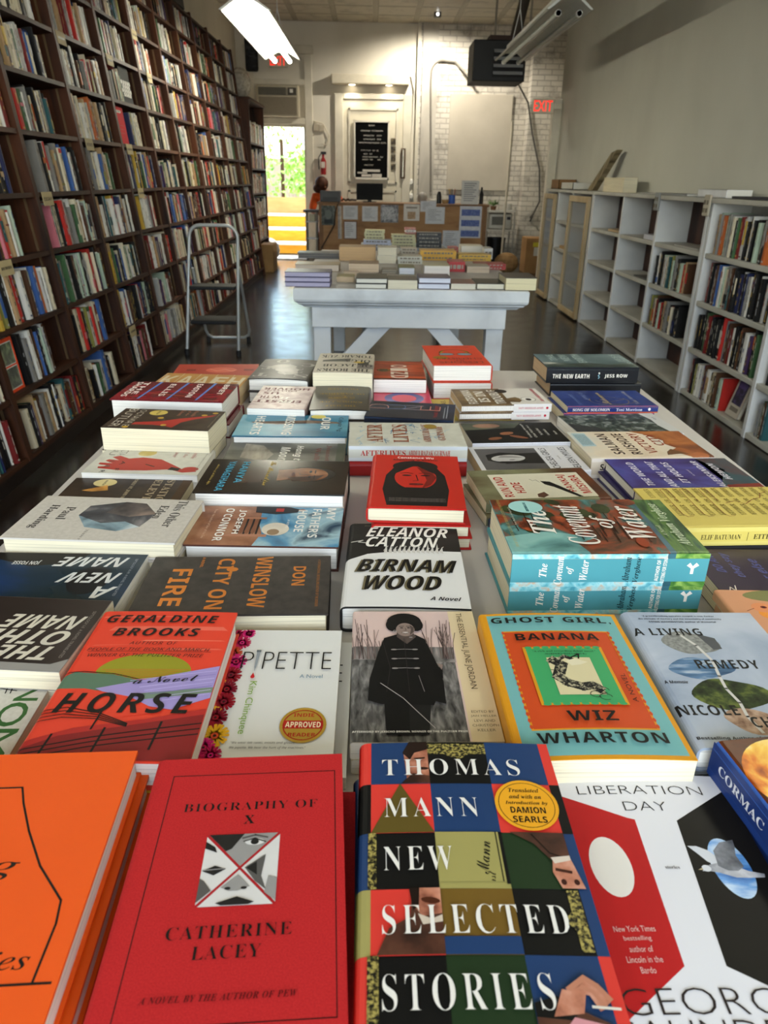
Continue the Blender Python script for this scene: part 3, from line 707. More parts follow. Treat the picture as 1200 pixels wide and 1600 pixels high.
def exitsign(label, x0, z0, x1, z1, y, arm):
    t = thing('exit_sign', label, 'sign', ((x0 + x1) / 2, y, z0))
    q = MB(); q.box(x0, y - .05, z0, x1, y, z1, M('#cfc8b2', .5)); q.build('housing', t, bev=.008)
    w, h = (x1 - x0) * 1000, (z1 - z0) * 1000
    a = Art(); a.T(w * .5, h * .5, w * .86, h * .72, 'EXIT', M('#ff2418', .4, emit=1.5), ''); q = MB(); ink_panel(q, a, (x0, y - .05, z0), (1, 0, 0), (0, 0, 1)); q.build('lettering', t)
    if arm: q = MB(); q.box(x1, y - .04, z0 + .05, x1 + .1, y - .01, z1 - .05, M('#cfc8b2', .5)); q.build('bracket', t)
e = ab(420, 85, 450, 106, YB - .06); exitsign('red EXIT sign above the back door beside the glowing lamp', e[0], e[1], e[2], e[3], YB - .061, 0)
e = ab(832, 154, 863, 178, 10.25); exitsign('red EXIT sign on a bracket at the end of right wall', e[0], e[1], e[2], e[3], 10.25, 1)

x0, z0, x1, z1 = ab(517, 114, 640, 133, YB - .18)
lb = thing('light_bar', 'long cream light box with two downlights above the letter board', 'lamp', (0, YB, z0))
q = MB(); q.box(x0, YB - .18, z0, x1, YB - .005, z1, M('#cdc4ae', .5)); q.build('housing', lb, bev=.02)
for px in (550, 608):
    p = A(px, 131, YB - .1)
    q = MB(); q.lathe([(.045, -.004), (.045, .01)], (p.x, YB - .09, z0), M('#fff2d8', .3, emit=14), 16); q.build('downlight', lb)
    lamp('downlight_beam', 'SPOT', (p.x, YB - .12, z0 - .02), (math.radians(-8), 0, 0), 15, (1, .9, .7), spot_size=math.radians(125), spot_blend=.8, shadow_soft_size=.03)
q = MB(); q.tube([(x1 - .1, YB - .02, z1 + .0), (x1 + .02, YB - .02, z1 - .02), (x1 + .07, YB - .02, z1 - .2), (x1 + .03, YB - .02, 1.3), (x1 + .02, YB - .02, 1.02)], .01, M('#5d584e', .6), 6); q.build('power_cord', lb, True)
x0, z0, x1, z1 = ab(553, 188, 607, 281, YB - .06)
lbz = thing('letter_board', 'black letter board in a white frame on the closed cream door', 'sign', (0, YB, z0))
q = MB()
for bb in ((x0, z0, x1, z0 + .03), (x0, z1 - .025, x1, z1), (x0, z0, x0 + .022, z1), (x1 - .022, z0, x1, z1)): q.box(bb[0], YB - .09, bb[1], bb[2], YB - .052, bb[3], M('#d9d3c4', .5))
q.build('frame', lbz); q = MB(); q.box(x0 + .02, YB - .07, z0 + .02, x1 - .02, YB - .055, z1 - .02, M('#070707', .9, spec=.1)); q.build('felt_panel', lbz)
a = Art(); rng = random.Random(4); w, h = (x1 - x0) * 1000, (z1 - z0) * 1000
for fy, rows_ in ((.92, [(.42, .58)]), (.83, [(.2, .45), (.5, .8)]), (.75, [(.28, .55), (.65, .78)]), (.69, [(.28, .6), (.66, .77)]), (.63, [(.14, .72), (.77, .9)]), (.5, [(.2, .26), (.28, .48), (.53, .6), (.65, .7)]), (.44, [(.28, .38), (.45, .52)]), (.39, [(.25, .68), (.75, .82)]), (.345, [(.25, .4), (.46, .54), (.68, .74)]), (.25, [(.3, .56)])):
    for u0_, u1_ in rows_:
        u = u0_ * w
        while u < u1_ * w: a.line([(u, fy * h - 9), (u + 3, fy * h + 9), (u + 10, fy * h + rng.uniform(-9, 9))], 3.5, INK('#c9c5bb')); u += 17
a.rect(w * .25, h * .135, w * .75, h * .175, INK('#c4bdb2')); a.rect(w * .1, h * .1, w * .38, h * .13, INK('#b3ada2')); a.rect(w * .22, h * .05, w * .5, h * .09, INK('#c4bdb2')); a.rect(w * .52, h * .04, w * .8, h * .1, INK('#bdb6aa'))
q = MB(); ink_panel(q, a, (x0, YB - .07, z0), (1, 0, 0), (0, 0, 1)); q.build('lettering', lbz)
for k, (ya, yb_) in enumerate(((216, 226), (229, 239), (242, 252), (256, 266))):
    x0, z0, x1, z1 = ab(611, ya, 618, yb_, YB - .04)
    o = MB().box(x0, YB - .045, z0, x1, YB - .031, z1, NM(['#2a241d', '#3d352a', '#8d7f60'], 25)).build('small_picture'); tag(o, 'small dark square picture, %s from the top beside letter board' % ORD[k], 'picture', 'four little dark pictures in a column')
p = A(630, 232, YB); p2 = A(630, 279, YB)
t = thing('door_push_bar', 'vertical brown and chrome bar on the closed cream door', 'handle', (p.x, YB - .05, p2.z)); q = MB(); q.box(p.x - .04, YB - .06, p2.z, p.x + .04, YB - .03, p.z, M('#4a3524', .5)); q.build('backing_plate', t); q = MB(); q.tube([(p.x, YB - .085, p2.z + .02), (p.x, YB - .085, p.z - .02)], .018, M('#c9c4b8', .25, .8), 10); q.build('chrome_tube', t, True)
for k, py in enumerate((285, 307)):
    p = A(642, py, YB); o = MB().lathe([(.055, 0), (.055, .03), (.03, .045)], (p.x, YB, p.z), M('#d9d6cc', .4), 18, Matrix.Rotation(PI / 2, 4, 'X')).build('wall_socket'); tag(o, ('upper' if not k else 'lower') + ' round white socket on the wall right of letter board', 'socket')
x0, z0, x1, z1 = ab(490, 195, 506, 205, YB)
t = thing('junction_box', 'small cream junction boxes with looped cable right of the back door', 'cable', (x0, YB, z0)); q = MB(); q.box(x0, YB - .05, z0, x0 + .08, YB, z1, M('#b5aa94', .5)); q.box(x0 + .1, YB - .04, z0, x0 + .17, YB, z1, M('#b5aa94', .5)); q.build('boxes', t)
q = MB(); q.tube([(-1.0, YB - .02, z1 + .06), (x0, YB - .02, z1 + .05), (x0 + .15, YB - .03, z1 + .02), (x0 + .25, YB - .03, z1 - .15), (x0 + .22, YB - .03, z0 - .2), (x0 + .12, YB - .03, z0 - .18)], .008, M('#bdb49f', .5), 6); q.build('cable', t, True)
p = A(506, 273, YB); t = thing('fire_extinguisher', 'red fire extinguisher hanging on the wall right of the back door', 'fire extinguisher', (p.x, YB - .08, p.z))
q = MB(); q.lathe([(.042, 0), (.045, .02), (.045, .2), (.03, .24), (.018, .26), (.018, .3)], (p.x, YB - .08, p.z), M('#8a1518', .4), 16); q.build('cylinder', t, True); q = MB(); q.box(p.x - .04, YB - .1, p.z + .3, p.x + .05, YB - .06, p.z + .34, M('#1b1b1b', .4)); q.tube([(p.x - .03, YB - .1, p.z + .32), (p.x - .075, YB - .1, p.z + .25), (p.x - .07, YB - .1, p.z + .08)], .008, M('#1b1b1b', .5), 6); q.build('valve', t); q = MB(); q.box(p.x - .03, YB - .137, p.z + .1, p.x + .03, YB - .133, p.z + .19, M('#cfc9bc', .5)); q.build('label_plate', t)

# conduits, heater
t = thing('wall_conduit', 'grey conduit rising on brick wall and arching over to the heater', 'pipe', (.95, YB, .9))
q = MB(); P = [A(673, 300, YB - .11), A(673, 130, YB - .11)] + [A(691 - 18 * math.cos(i * PI / 2 / 5), 118 - 24 * math.sin(i * PI / 2 / 5), YB - .11) for i in range(1, 6)] + [A(712, 97, YB - .11), A(733, 120, YB - .3)]
q.tube(P, .016, M('#77726a', .5), 8); q.build('conduit', t, True)
t = thing('wall_cable', 'dark cable looping down the brick pier from the heater', 'cable', (2.4, YB, .9)); q = MB(); q.tube([A(808, 128, 12.9), A(825, 160, YB - .33), A(832, 210, YB - .33), A(843, 265, YB - .33), A(843, 315, YB - .33), A(833, 335, YB - .33), A(817, 352, YB - .2), A(822, 357, YB - .2), A(832, 338, YB - .35)], .014, M('#4d4a46', .5), 6); q.build('cable', t, True)
HY = 9.5; x0, z0, x1, z1 = ab(741, 61, 819, 128, HY)
ht = thing('unit_heater', 'dark grey gas heater with louvres hung from the ceiling', 'heater', ((x0 + x1) / 2, HY, z0))
HM = M('#202121', .55, spec=.3); q = MB(); q.box(x0, HY, z0, x1, HY + .5, z1, HM); q.build('casing', ht, bev=.012)
q = MB()
q.box(x0 + .22, HY - .006, z0 + .04, x1 - .02, HY, z1 - .1, M('#171717', .6)); q.build('louvre_recess', ht)
for k in range(4):
    z = z0 + .07 + k * .07; q = MB(); q.prism([(x0 + .23, HY - .004, z + .03), (x0 + .23, HY - .03, z), (x0 + .23, HY - .026, z - .004), (x0 + .23, HY, z + .024)], (x1 - x0 - .26, 0, 0), M('#a3a6a8', .4, .2)); q.build('louvre', ht)
q = MB(); q.box(x0 + .18, HY + .05, z1, x1 - .05, HY + .4, z1 + .05, M('#3b2a22', .6)); q.build('top_bracket', ht)
for px in (.06, .45):
    q = MB(); q.tube([(x0 + .2 + px, HY + .25, z1 + .05), (x0 + .2 + px, HY + .25, ZC)], .012, M('#8d8578', .5), 8); q.build('hanging_rod', ht, True)
q = MB(); q.tube([(x1 - .1, HY + .3, z1 + .02), (x1 + .05, HY + .5, ZC - .15), (x1 + .2, HY + .9, ZC)], .06, M('#4c433b', .5), 10); q.build('flue_pipe', ht, True)
p = A(683, 29, 12.6); o = MB().box(p.x - .05, 12.5, ZC - .06, p.x + .05, 12.6, ZC, M('#5b564e', .5)).build('ceiling_spotlight'); tag(o, 'tiny spotlight box fixed to ceiling near the brick wall', 'lamp'); lamp('ceiling_spot_beam', 'SPOT', (p.x, 12.4, ZC - .12), (math.radians(12), 0, 0), 230, (1, .93, .8), spot_size=math.radians(160), spot_blend=.5, shadow_soft_size=.06); MB().lathe([(.02, 0), (.02, .004)], (p.x, 12.497, ZC - .03), M('#ffffff', .3, emit=5), 10, Matrix.Rotation(PI / 2, 4, 'X')).build('bulb', o)

# ---------------------------------------------------------------- counter
CY = 11.5
x0, zt, x1 = A(498, 317, CY).x, .955, A(762, 318, CY).x
ct = thing('shop_counter', 'brown plywood shop counter covered in taped-up papers at the back', 'counter', ((x0 + x1) / 2, CY, 0))
PLY = NM(['#7d5a38', '#96704a', '#a27c54'], 3, .55, (1, 1, 3), .4, 6)
q = MB(); q.box(x0, CY, 0, x1, CY + .03, zt - .03, PLY); q.build('front_panel', ct)
q = MB(); q.box(x0, CY + .03, 0, x0 + .03, CY + .6, zt - .03, PLY); q.build('side_panel', ct); q = MB(); q.box(x1 - .03, CY + .03, 0, x1, CY + .6, zt - .03, PLY); q.build('side_panel', ct)
q = MB(); q.box(x0 - .03, CY - .003, zt - .03, x1 + .03, CY + .65, zt, NM(['#6b4c30', '#7f5d3c'], 4, .5, (1, 5, 1))); q.build('countertop', ct, bev=.005)
q = MB()
for a in (x0, x1 - .06): q = MB(); q.box(a, CY - .003, 0, a + .06, CY, zt - .03, NM(['#6b4c30', '#7f5d3c'], 4, .5)); q.build('edge_trim', ct)
PPR = [('dark photo poster', 502, 321, 524, 352, ['#2e3230', '#4a504c', '#7d827c']), ('narrow striped flyer', 528, 322, 534, 373, ['#8d9099', '#b9b6b0', '#d8d4cc']), ('white letter sheet', 536, 321, 559, 343, ['#c0c2c6', '#d0d0d0']), ('white sheet with brown border', 537, 345, 558, 374, ['#c9cbd0', '#d6d6d8']),
       ('white torn flyer', 566, 322, 590, 346, ['#c4c6cc', '#d3d3d3']), ('grey maze print', 595, 320, 622, 348, ['#55565a', '#8b8c90', '#b9babd']), ('pale poster with tan picture', 631, 319, 655, 345, ['#cfc9c2', '#ddd8d0']), ('small white slip', 657, 314, 681, 331, ['#c6c8ce', '#d4d4d6']), ('white sheet overlapping slip', 665, 323, 694, 350, ['#c2c5cc', '#d0d2d4']),
       ('white certificate', 692, 360, 718, 390, ['#b9bec8', '#ccd0d4']), ('blue panelled poster', 719, 322, 750, 372, ['#b9bcc6', '#cfd0d4'])]
for k, (nm, a, b_, c, d, cols) in enumerate(PPR):
    X0, Z0, X1, Z1 = ab(a, b_, c, d, CY); yy = CY - .006 - .003 * (k % 3)
    t = thing('flyer', nm + ' taped to the front of the counter', 'paper', ((X0 + X1) / 2, yy, Z0))
    q = MB(); q.box(X0, yy - .002, Z0, X1, yy, Z1, NM(cols, 22, .6)); q.build('sheet', t)
    ar = Art(); w, h = (X1 - X0) * 1000, (Z1 - Z0) * 1000; rng = random.Random(k)
    if 'blue' in nm:
        for j in range(3): ar.rect(w * .08, h * (.04 + .33 * j), w * .92, h * (.24 + .33 * j), NM(['#39477c', '#51629c', '#6d7cab'], 60))
    elif 'maze' in nm or 'photo' in nm:
        if 'maze' in nm:
            for j in range(16): ar.line([(rng.uniform(.08, .9) * w, rng.uniform(.08, .9) * h) for _ in range(4)], 5, INK('#c6c6c8'))
        else: ar.ell(w * .5, h * .55, w * .25, h * .25, INK('#6b706c')); ar.rect(w * .2, h * .08, w * .8, h * .3, INK('#23282a'))
    elif 'tan picture' in nm: ar.rect(w * .25, h * .1, w * .75, h * .55, NM(['#8d6c4a', '#c4a98a'], 60)); ar.rect(w * .15, h * .75, w * .85, h * .85, INK('#8d857c'))
    elif 'striped' in nm:
        for j in range(3): ar.rect(w * (.1 + .3 * j), 5, w * (.25 + .3 * j), h - 5, INK(['#5b6678', '#8d8377', '#b9a58c'][j]))
    else:
        if 'border' in nm: ar.frame(0, 0, w, h, w * .07, INK('#6b4a3c'))
        for j in range(7): ar.rect(w * .15, h * (.82 - .1 * j), w * rng.uniform(.5, .85), h * (.85 - .1 * j), INK('#8a8c92'))
    q = MB(); ink_panel(q, ar, (X0, yy - .002, Z0), (1, 0, 0), (0, 0, 1)); q.build('print', t)
# on the counter
x0, z0, x1, z1 = ab(500, 298, 532, 317, CY + .15)
t = thing('cash_register', 'grey box shaped till at the left end of the counter', 'till', ((x0 + x1) / 2, CY + .15, .955)); q = MB(); q.box(x0, CY + .12, .957, x1, CY + .42, z1, M('#4c4e50', .5)); q.build('body', t, bev=.01); q = MB(); q.box(x0 + .04, CY + .115, .98, x1 - .04, CY + .12, 1.02, M('#3a3c3e', .5)); q.build('drawer', t)
x0, z0, x1, z1 = ab(557, 286, 598, 313, CY + .3)
t = thing('computer_monitor', 'black monitor on the counter below the letter board', 'monitor', ((x0 + x1) / 2, CY + .3, .955)); q = MB(); q.box(x0, CY + .3, z0 + .0, x1, CY + .33, z1, M('#0a0a0b', .6, spec=.15)); q.build('screen', t, bev=.006); q = MB(); q.box((x0 + x1) / 2 - .03, CY + .33, .957, (x0 + x1) / 2 + .03, CY + .36, 1.1, M('#161617', .5)); q.box((x0 + x1) / 2 - .1, CY + .27, .957, (x0 + x1) / 2 + .1, CY + .44, .967, M('#161617', .5)); q.build('stand', t)
z = .957
def ci(px, py): return A(px, py, CY + .25).x
t = thing('paper_stand', 'white printed card standing at the right end of the counter', 'sign', (ci(734, 300), CY + .2, z)); X0, Z0, X1, Z1 = ab(722, 282, 747, 317, CY + .05); q = MB(); q.box(X0, CY + .05, z, X1, CY + .055, Z1, M('#c9c8c4', .6)); q.build('card', t)
ar = Art(); w, h = (X1 - X0) * 1000, (Z1 - z) * 1000
for j in range(9): ar.rect(w * .14, h * (.86 - .09 * j), w * (.86 - .1 * (j % 3)), h * (.9 - .09 * j), INK('#8b8d92'))
q = MB(); ink_panel(q, ar, (X0, CY + .05, z), (1, 0, 0), (0, 0, 1)); q.build('print', t)
q = MB().box(X0 + .05, CY + .055, z, X1 - .05, CY + .1, z + .01, M('#c9c8c4', .6)); q.build('foot', t)
for nm, lab, cat, px, prof, c in [('glass_globe', 'round pale globe on counter right of the white sockets', 'globe', 660, [(.03, 0), (.06, .03), (.075, .075), (.06, .12), (.02, .15)], '#9b958c'), ('black_bottle', 'tall black bottle right of the printed card on counter', 'bottle', 752, [(.03, 0), (.03, .14), (.012, .18), (.014, .23)], '#141414'), ('pencil_cup', 'blue cup of pens on the counter', 'cup', 706, [(.05, 0), (.05, .12), (.045, .12), (.045, .02)], '#2f55a5'),
                         ('tape_roll', 'small tan bowl under the pens on the counter', 'bowl', 696, [(.04, 0), (.06, .05), (.05, .05), (.035, .01)], '#a38a62'), ('black_stapler', 'black bottle behind the tape bowl on the counter', 'bottle', 686, [(.035, 0), (.035, .1), (.02, .16)], '#191919')]:
    o = MB().lathe(prof, (ci(px, 310), CY + .25, z), M(c, .35), 16).build(nm, smooth=True); tag(o, lab, cat)
    if nm == 'pencil_cup':
        for k in range(5): MB().tube([(ci(px, 310) - .02 + k * .01, CY + .25, z + .02), (ci(px, 310) - .045 + k * .022, CY + .25, z + .2)], .005, M(['#c9a13c', '#8d6c44', '#1d1d1d', '#d0c9b8', '#a8562c'][k], .5), 6).build('pen', o)
o = MB().box(ci(668, 310), CY + .3, z, ci(690, 310), CY + .5, z + .05, PAPW).build('paper_pile'); tag(o, 'white paper pile lying on the counter beside the globe', 'paper')
t = thing('dark_mess', 'low dark cables and papers heap between till and monitor', 'cables', (ci(545, 310), CY + .2, z)); q = MB(); q.tube([(ci(534, 310) + .03 * k, CY + .2 + .02 * math.sin(k * 2), z + .02 + .02 * math.sin(k * 1.7) ** 2) for k in range(8)], .015, M('#4c4034', .6), 6); q.build('cables', t, True)
t = thing('counter_cord', 'dark cord hanging down the counter front at its left', 'cable', (A(520, 350, CY).x, CY, .3)); q = MB(); q.tube([(A(530, 317, CY).x, CY - .05, .965), A(524, 330, CY - .06), A(522, 352, CY - .05), A(512, 370, CY - .03), A(502, 388, CY - .03)], .008, M('#3a2c22', .6), 6); q.build('cord', t, True)
# person behind the counter
t = thing('person', 'person with dark brown hair in an orange top bending behind the till', 'person', (-.73, 12.85, 0))
SK = M('#8a5a44', .5); px_ = A(507, 298, 12.4)
def skin(name, pts, edges, rad, m, parent, lv=2):
    me = bpy.data.meshes.new(name); me.from_pydata(pts, edges, []); me.materials.append(m); o = bpy.data.objects.new(name, me); C.objects.link(o); o.parent = parent; o.matrix_parent_inverse = WMX[parent.name].inverted(); WMX[o.name] = Matrix()
    k = o.modifiers.new('skin', 'SKIN'); k.use_smooth_shade = True
    for i, r_ in enumerate(rad): me.skin_vertices[0].data[i].radius = (r_, r_) if not isinstance(r_, tuple) else r_
    me.skin_vertices[0].data[0].use_root = True
    s = o.modifiers.new('smooth', 'SUBSURF'); s.levels = s.render_levels = lv; return o
bx = -.73; by = 12.85
pts = [(bx, by, .5), (bx, by, .72), (bx - .01, by - .02, .92), (bx - .03, by - .05, 1.02), (bx - .06, by - .08, 1.09), (bx - .09, by - .1, 1.17), (bx + .17, by - .04, 1.0), (bx + .24, by - .12, .78), (bx + .1, by - .32, .76), (bx - .2, by - .06, 1.0), (bx - .26, by - .14, .78), (bx - .1, by - .33, .76), (bx + .1, by - .05, .45), (bx + .1, by - .45, .47), (bx + .1, by - .45, .05), (bx - .1, by - .05, .45), (bx - .1, by - .45, .47), (bx - .1, by - .45, .05), (bx + .1, by - .55, .03), (bx - .1, by - .55, .03)]
ed = [(0, 1), (1, 2), (2, 3), (3, 4), (4, 5), (3, 6), (6, 7), (7, 8), (3, 9), (9, 10), (10, 11), (0, 12), (12, 13), (13, 14), (0, 15), (15, 16), (16, 17), (14, 18), (17, 19)]
body = skin('body', pts, ed, [.13, .12, .13, .08, .045, .085, .055, .042, .03, .055, .042, .03, .08, .065, .04, .08, .065, .04, .035, .035], SK, t)
sh = [(p[0], p[1], p[2]) for p in pts[:4]] + [pts[6], pts[7], pts[9], pts[10]]
skin('orange_top', sh, [(0, 1), (1, 2), (2, 3), (3, 4), (4, 5), (3, 6), (6, 7)], [.15, .14, .15, .1, .075, .06, .075, .06], M('#d4541c', .7), t)
hr = MB(); hr.ball((bx - .095, by - .1, 1.19), .108, NM(['#22110a', '#3c2012', '#54301c'], 20, .6, (1, 1, .3)), 18, 1.0, 1.05, 1.05); hr.ball((bx - .15, by - .12, 1.12), .075, NM(['#22110a', '#3c2012', '#54301c'], 20, .6, (1, 1, .3)), 16, 1.1, 1, .9); hr.build('hair', t, True)
hd = MB(); hd.ball((bx - .03, by - .19, 1.14), .014, SK, 8); hd.build('nose', t, True)
for s in (-.06, .0): MB().ball((bx + s, by - .178, 1.165), .009, M('#1c1512', .3), 8).build('eye', t, True)
o = MB(); o.box(bx - .2, by - .18, .32, bx + .2, by + .18, .355, M('#2b2b2b', .6)); o.tube([(bx, by, 0), (bx, by, .32)], .03, M('#2b2b2b', .5)); o.lathe([(.22, 0), (.2, .03), (.04, .05)], (bx, by, 0), M('#2b2b2b', .5), 16); tag(o.build('office_stool'), 'dark stool under the person behind the counter', 'stool')

# right of the counter
t = thing('microwave_stand', 'thin metal rack holding the microwave right of the counter', 'rack', (2.05, 12.8, 0))
x0, z0, x1, z1 = ab(764, 333, 799, 358, 12.8)
for xx in (x0 - .02, x1 + .03):
    for yy in (12.75, 13.15): q = MB(); q.tube([(xx, yy, 0), (xx, yy, z1 + .1)], .014, M('#a8a59c', .4, .5), 8); q.build('post', t)
for zz in (z0 - .03, z1 + .02): q = MB(); q.box(x0 - .03, 12.73, zz, x1 + .04, 13.17, zz + .02, M('#bdbab0', .4, .3)); q.build('shelf', t)
t = thing('microwave', 'silver microwave oven on the rack right of the counter', 'microwave', ((x0 + x1) / 2, 12.8, z0)); q = MB(); q.box(x0, 12.78, z0 - .008, x1, 13.12, z1, M('#a9a59a', .35, .4)); q.build('body', t, bev=.02); q = MB(); q.box(x0 + .05, 12.772, z0 + .06, x1 - .12, 12.78, z1 - .05, M('#6f6e68', .2)); q.build('door_window', t); q = MB(); q.box(x1 - .09, 12.772, z0 + .14, x1 - .03, 12.78, z1 - .05, M('#2b2b33', .3)); q.build('control_panel', t)
o = MB().lathe([(.06, 0), (.07, .1), (.06, .1), (.05, .02)], (2.18, 12.95, z1 + .041), M('#bdbab2', .4), 14).build('metal_cup', smooth=True); tag(o, 'small pale cup on the rack above the microwave', 'cup')
t = thing('potted_plant', 'small green plant on the rack above the microwave', 'plant', (1.95, 12.95, z1 + .04)); q = MB(); q.lathe([(.04, 0), (.05, .06)], (1.95, 12.95, z1 + .041), M('#6b4a34', .7), 12); q.build('pot', t); q = MB()
for k in range(24): a = k * 2.4; q.add([(1.95, 12.95, z1 + .1), (1.95 + .05 * math.cos(a), 12.95 + .05 * math.sin(a), z1 + .15), (1.95 + .11 * math.cos(a), 12.95 + .11 * math.sin(a), z1 + .13 + .04 * (k % 3)), (1.95 + .05 * math.cos(a + .5), 12.95 + .05 * math.sin(a + .5), z1 + .13)], [(0, 1, 2, 3)], M('#4c6a34', .5))
q.build('leaves', t)
o = MB().lathe([(.14, 0), (.17, .42), (.16, .42), (.13, .02)], (2.02, 12.95, 0), M('#121213', .4), 20).build('waste_bin', smooth=True); tag(o, 'black waste bin on the floor below the microwave rack', 'bin')
p = A(800, 225, 12.6); t = thing('leaning_pole', 'thin pale pole leaning at the right of the microwave rack', 'pole', (p.x, 12.6, 0)); q = MB(); q.tube([(p.x - .03, 12.6, 0), (p.x - .005, 12.69, 2.1)], .018, M('#b5ad9b', .5), 8); q.build('pole', t, True)
boxthing('cardboard_box', 'open brown cardboard box on floor below the brick pier', 'box', 2.3, 11.7, 0, 2.72, 12.1, .5, NM(['#8a6842', '#a07c52'], 5, .8), parts=[('shipping_label', (2.42, 11.697, .25, 2.55, 11.7, .37), M('#c9c6bd', .6)), ('yellow_sticker', (2.4, 11.697, .38, 2.52, 11.7, .44), M('#c9bf3c', .6))])
q = MB(); q.ball((2.0, 11.6, .15), .17, NM(['#7a5c3a', '#94744c'], 9, .8, (1, 1, 1), 1, 6, .8), 12, 1.1, .8, .9); o = q.build('paper_bag', smooth=False); tag(o, 'crumpled brown paper bag on the floor left of cardboard box', 'bag')
t = thing('wire_rack', 'slim metal greeting card rack standing left of the counter', 'rack', (-.9, 11.6, 0))
x0, z0, x1, z1 = ab(477, 331, 498, 392, 11.6)
for xx in (x0 + .02, x1 - .02):
    for yy in (11.5, 11.7): q = MB(); q.tube([(xx, yy, 0), (xx, yy, z1)], .012, M('#a5a29a', .35, .6), 8); q.build('post', t)
for zz in (.2, .45, .68): q = MB(); q.box(x0, 11.48, zz, x1, 11.72, zz + .012, M('#8d8a82', .4, .5)); q.build('shelf', t)
q = MB(); q.box(x0 - .02, 11.46, z1, x1 + .02, 11.74, z1 + .03, M('#3b3835', .5)); q.build('top', t)
q = MB(); q.box(x0 + .06, 11.52, .692, x0 + .14, 11.66, z1 - .03, M('#a8a38c', .5)); tag(q.build('card_bundle'), 'pale bundle of cards inside the slim metal rack', 'cards')

# ---------------------------------------------------------------- tables
TPW = NM(['#a9a5a0', '#bdb8b2', '#c6c2bc'], 5, .5, (1, .25, 1), .4, 8, .1)
def table(label, x0, x1, y0, y1, zt, lx0, lx1, ly, names=True):
    t = thing('display_table', label, 'table', ((x0 + x1) / 2, (y0 + y1) / 2, 0), group='white painted display tables')
    prof = [(0, zt - .07), (.0, zt - .006), (.006, zt), ]                # ogee edge
    def ring(d, z): return [(x0 + d, y0 + d, z), (x1 - d, y0 + d, z), (x1 - d, y1 - d, z), (x0 + d, y1 - d, z)]
    rings = [ring(.05, zt - .1), ring(.04, zt - .09), ring(.02, zt - .082), ring(.018, zt - .076), ring(.004, zt - .066), ring(0, zt - .055), ring(0, zt - .006), ring(.006, zt)]
    V = [p for r_ in rings for p in r_]; F = [(3, 2, 1, 0)]
    for i in range(len(rings) - 1): F += [(i * 4 + k, i * 4 + (k + 1) % 4, i * 4 + 4 + (k + 1) % 4, i * 4 + 4 + k) for k in range(4)]
    k = (len(rings) - 1) * 4
    q = MB(); q.add(V, F, WPAINT); q.add([rings[-1][0], rings[-1][1], rings[-1][2], rings[-1][3]], [(0, 1, 2, 3)], TPW); q.build('tabletop', t)
    LW = .09
    for xx in (lx0, lx1 - LW):
        for yy in (y0 + ly, y1 - ly - LW): q = MB(); q.box(xx, yy, 0, xx + LW, yy + LW, zt - .1, WPAINT); q.build('leg', t, bev=.004)
    for yy in (y0 + ly - .022, y1 - ly): q = MB(); q.box(lx0 - .005, yy, zt - .2, lx1 + .005, yy + .022, zt - .1, WPAINT); q.build('apron', t, bev=.003)
    for xx in (lx0, lx1 - .022): q = MB(); q.box(xx, y0 + ly + LW, zt - .2, xx + .022, y1 - ly - LW, zt - .1, WPAINT); q.build('apron', t, bev=.003)
    for yy in (y0 + ly + .02, y1 - ly - .06):
        for s in (1, -1):
            xa = lx0 + LW * .6 if s > 0 else lx1 - LW * .6; xb = xa + s * .3
            q = MB(); q.prism([(xb, yy, zt - .13), (xb + s * .12, yy, zt - .13), (xa + s * .02, yy, .2), (xa, yy, .3)], (0, .04, 0), WPAINT); q.build('brace', t)
    return t
table('white painted display table in the foreground crowded with new books', -.56, .74, -.1, 2.155, .76, -.46, .64, .08)
table('white painted display table with diagonal braces, second from the front', -.405, .80, 3.87, 6.1, .76, -.31, .69, .06)
t = thing('side_table', 'small grey table stacked with books just in front of the counter', 'table', (.24, 6.9, 0))
q = MB(); q.box(-.11, 6.6, .715, .62, 7.1, .745, M('#8f949a', .45)); q.build('tabletop', t, bev=.005)
for xx in (-.09, .57):
    for yy in (6.62, 7.05): q = MB(); q.box(xx, yy, 0, xx + .03, yy + .03, .715, M('#7d8288', .45)); q.build('leg', t)

def stackbook(x0, x1, y0, y1, z0, z1, col, pg, label, grp, face='page', soft=False):
    """closed book lying flat; face = what shows towards the front: its pages or its spine"""
    t = thing('stacked_book', label, 'book', ((x0 + x1) / 2, (y0 + y1) / 2, z0), group=grp)
    cm = M(col, .35); b = .0025 if not soft else .0008; q = MB()
    q.box(x0, y0, z0, x1, y1, z0 + b, cm); q.box(x0, y0, z1 - b, x1, y1, z1, cm)
    if face == 'spine': q.box(x0, y0, z0 + b, x1, y0 + b, z1 - b, cm)
    else: q.box(x0, y1 - b, z0 + b, x1, y1, z1 - b, cm)
    q.build('cover', t); i = .003 if not soft else .0006
    q = MB(); q.box(x0 + i, y0 + (b if face == 'spine' else i), z0 + b, x1 - i, y1 - (i if face == 'spine' else b), z1 - b, pg); q.build('page_block', t)
    if face == 'spine':
        w = x1 - x0; h = z1 - z0; q = MB(); im = INK('#6e655a' if sum(int(col[k:k + 2], 16) for k in (1, 3, 5)) > 330 else '#8d877c'); u = x0 + w * .1; rg = random.Random(int(x0 * 1e4))
        while u < x1 - w * .15: l = rg.uniform(.008, .03); q.box(u, y0 - .0004, z0 + h * .3, min(u + l, x1 - w * .1), y0, z0 + h * .7, im); u += l + .006
        q.build('spine_print', t)
    return t
G2 = 'books on the second display table'
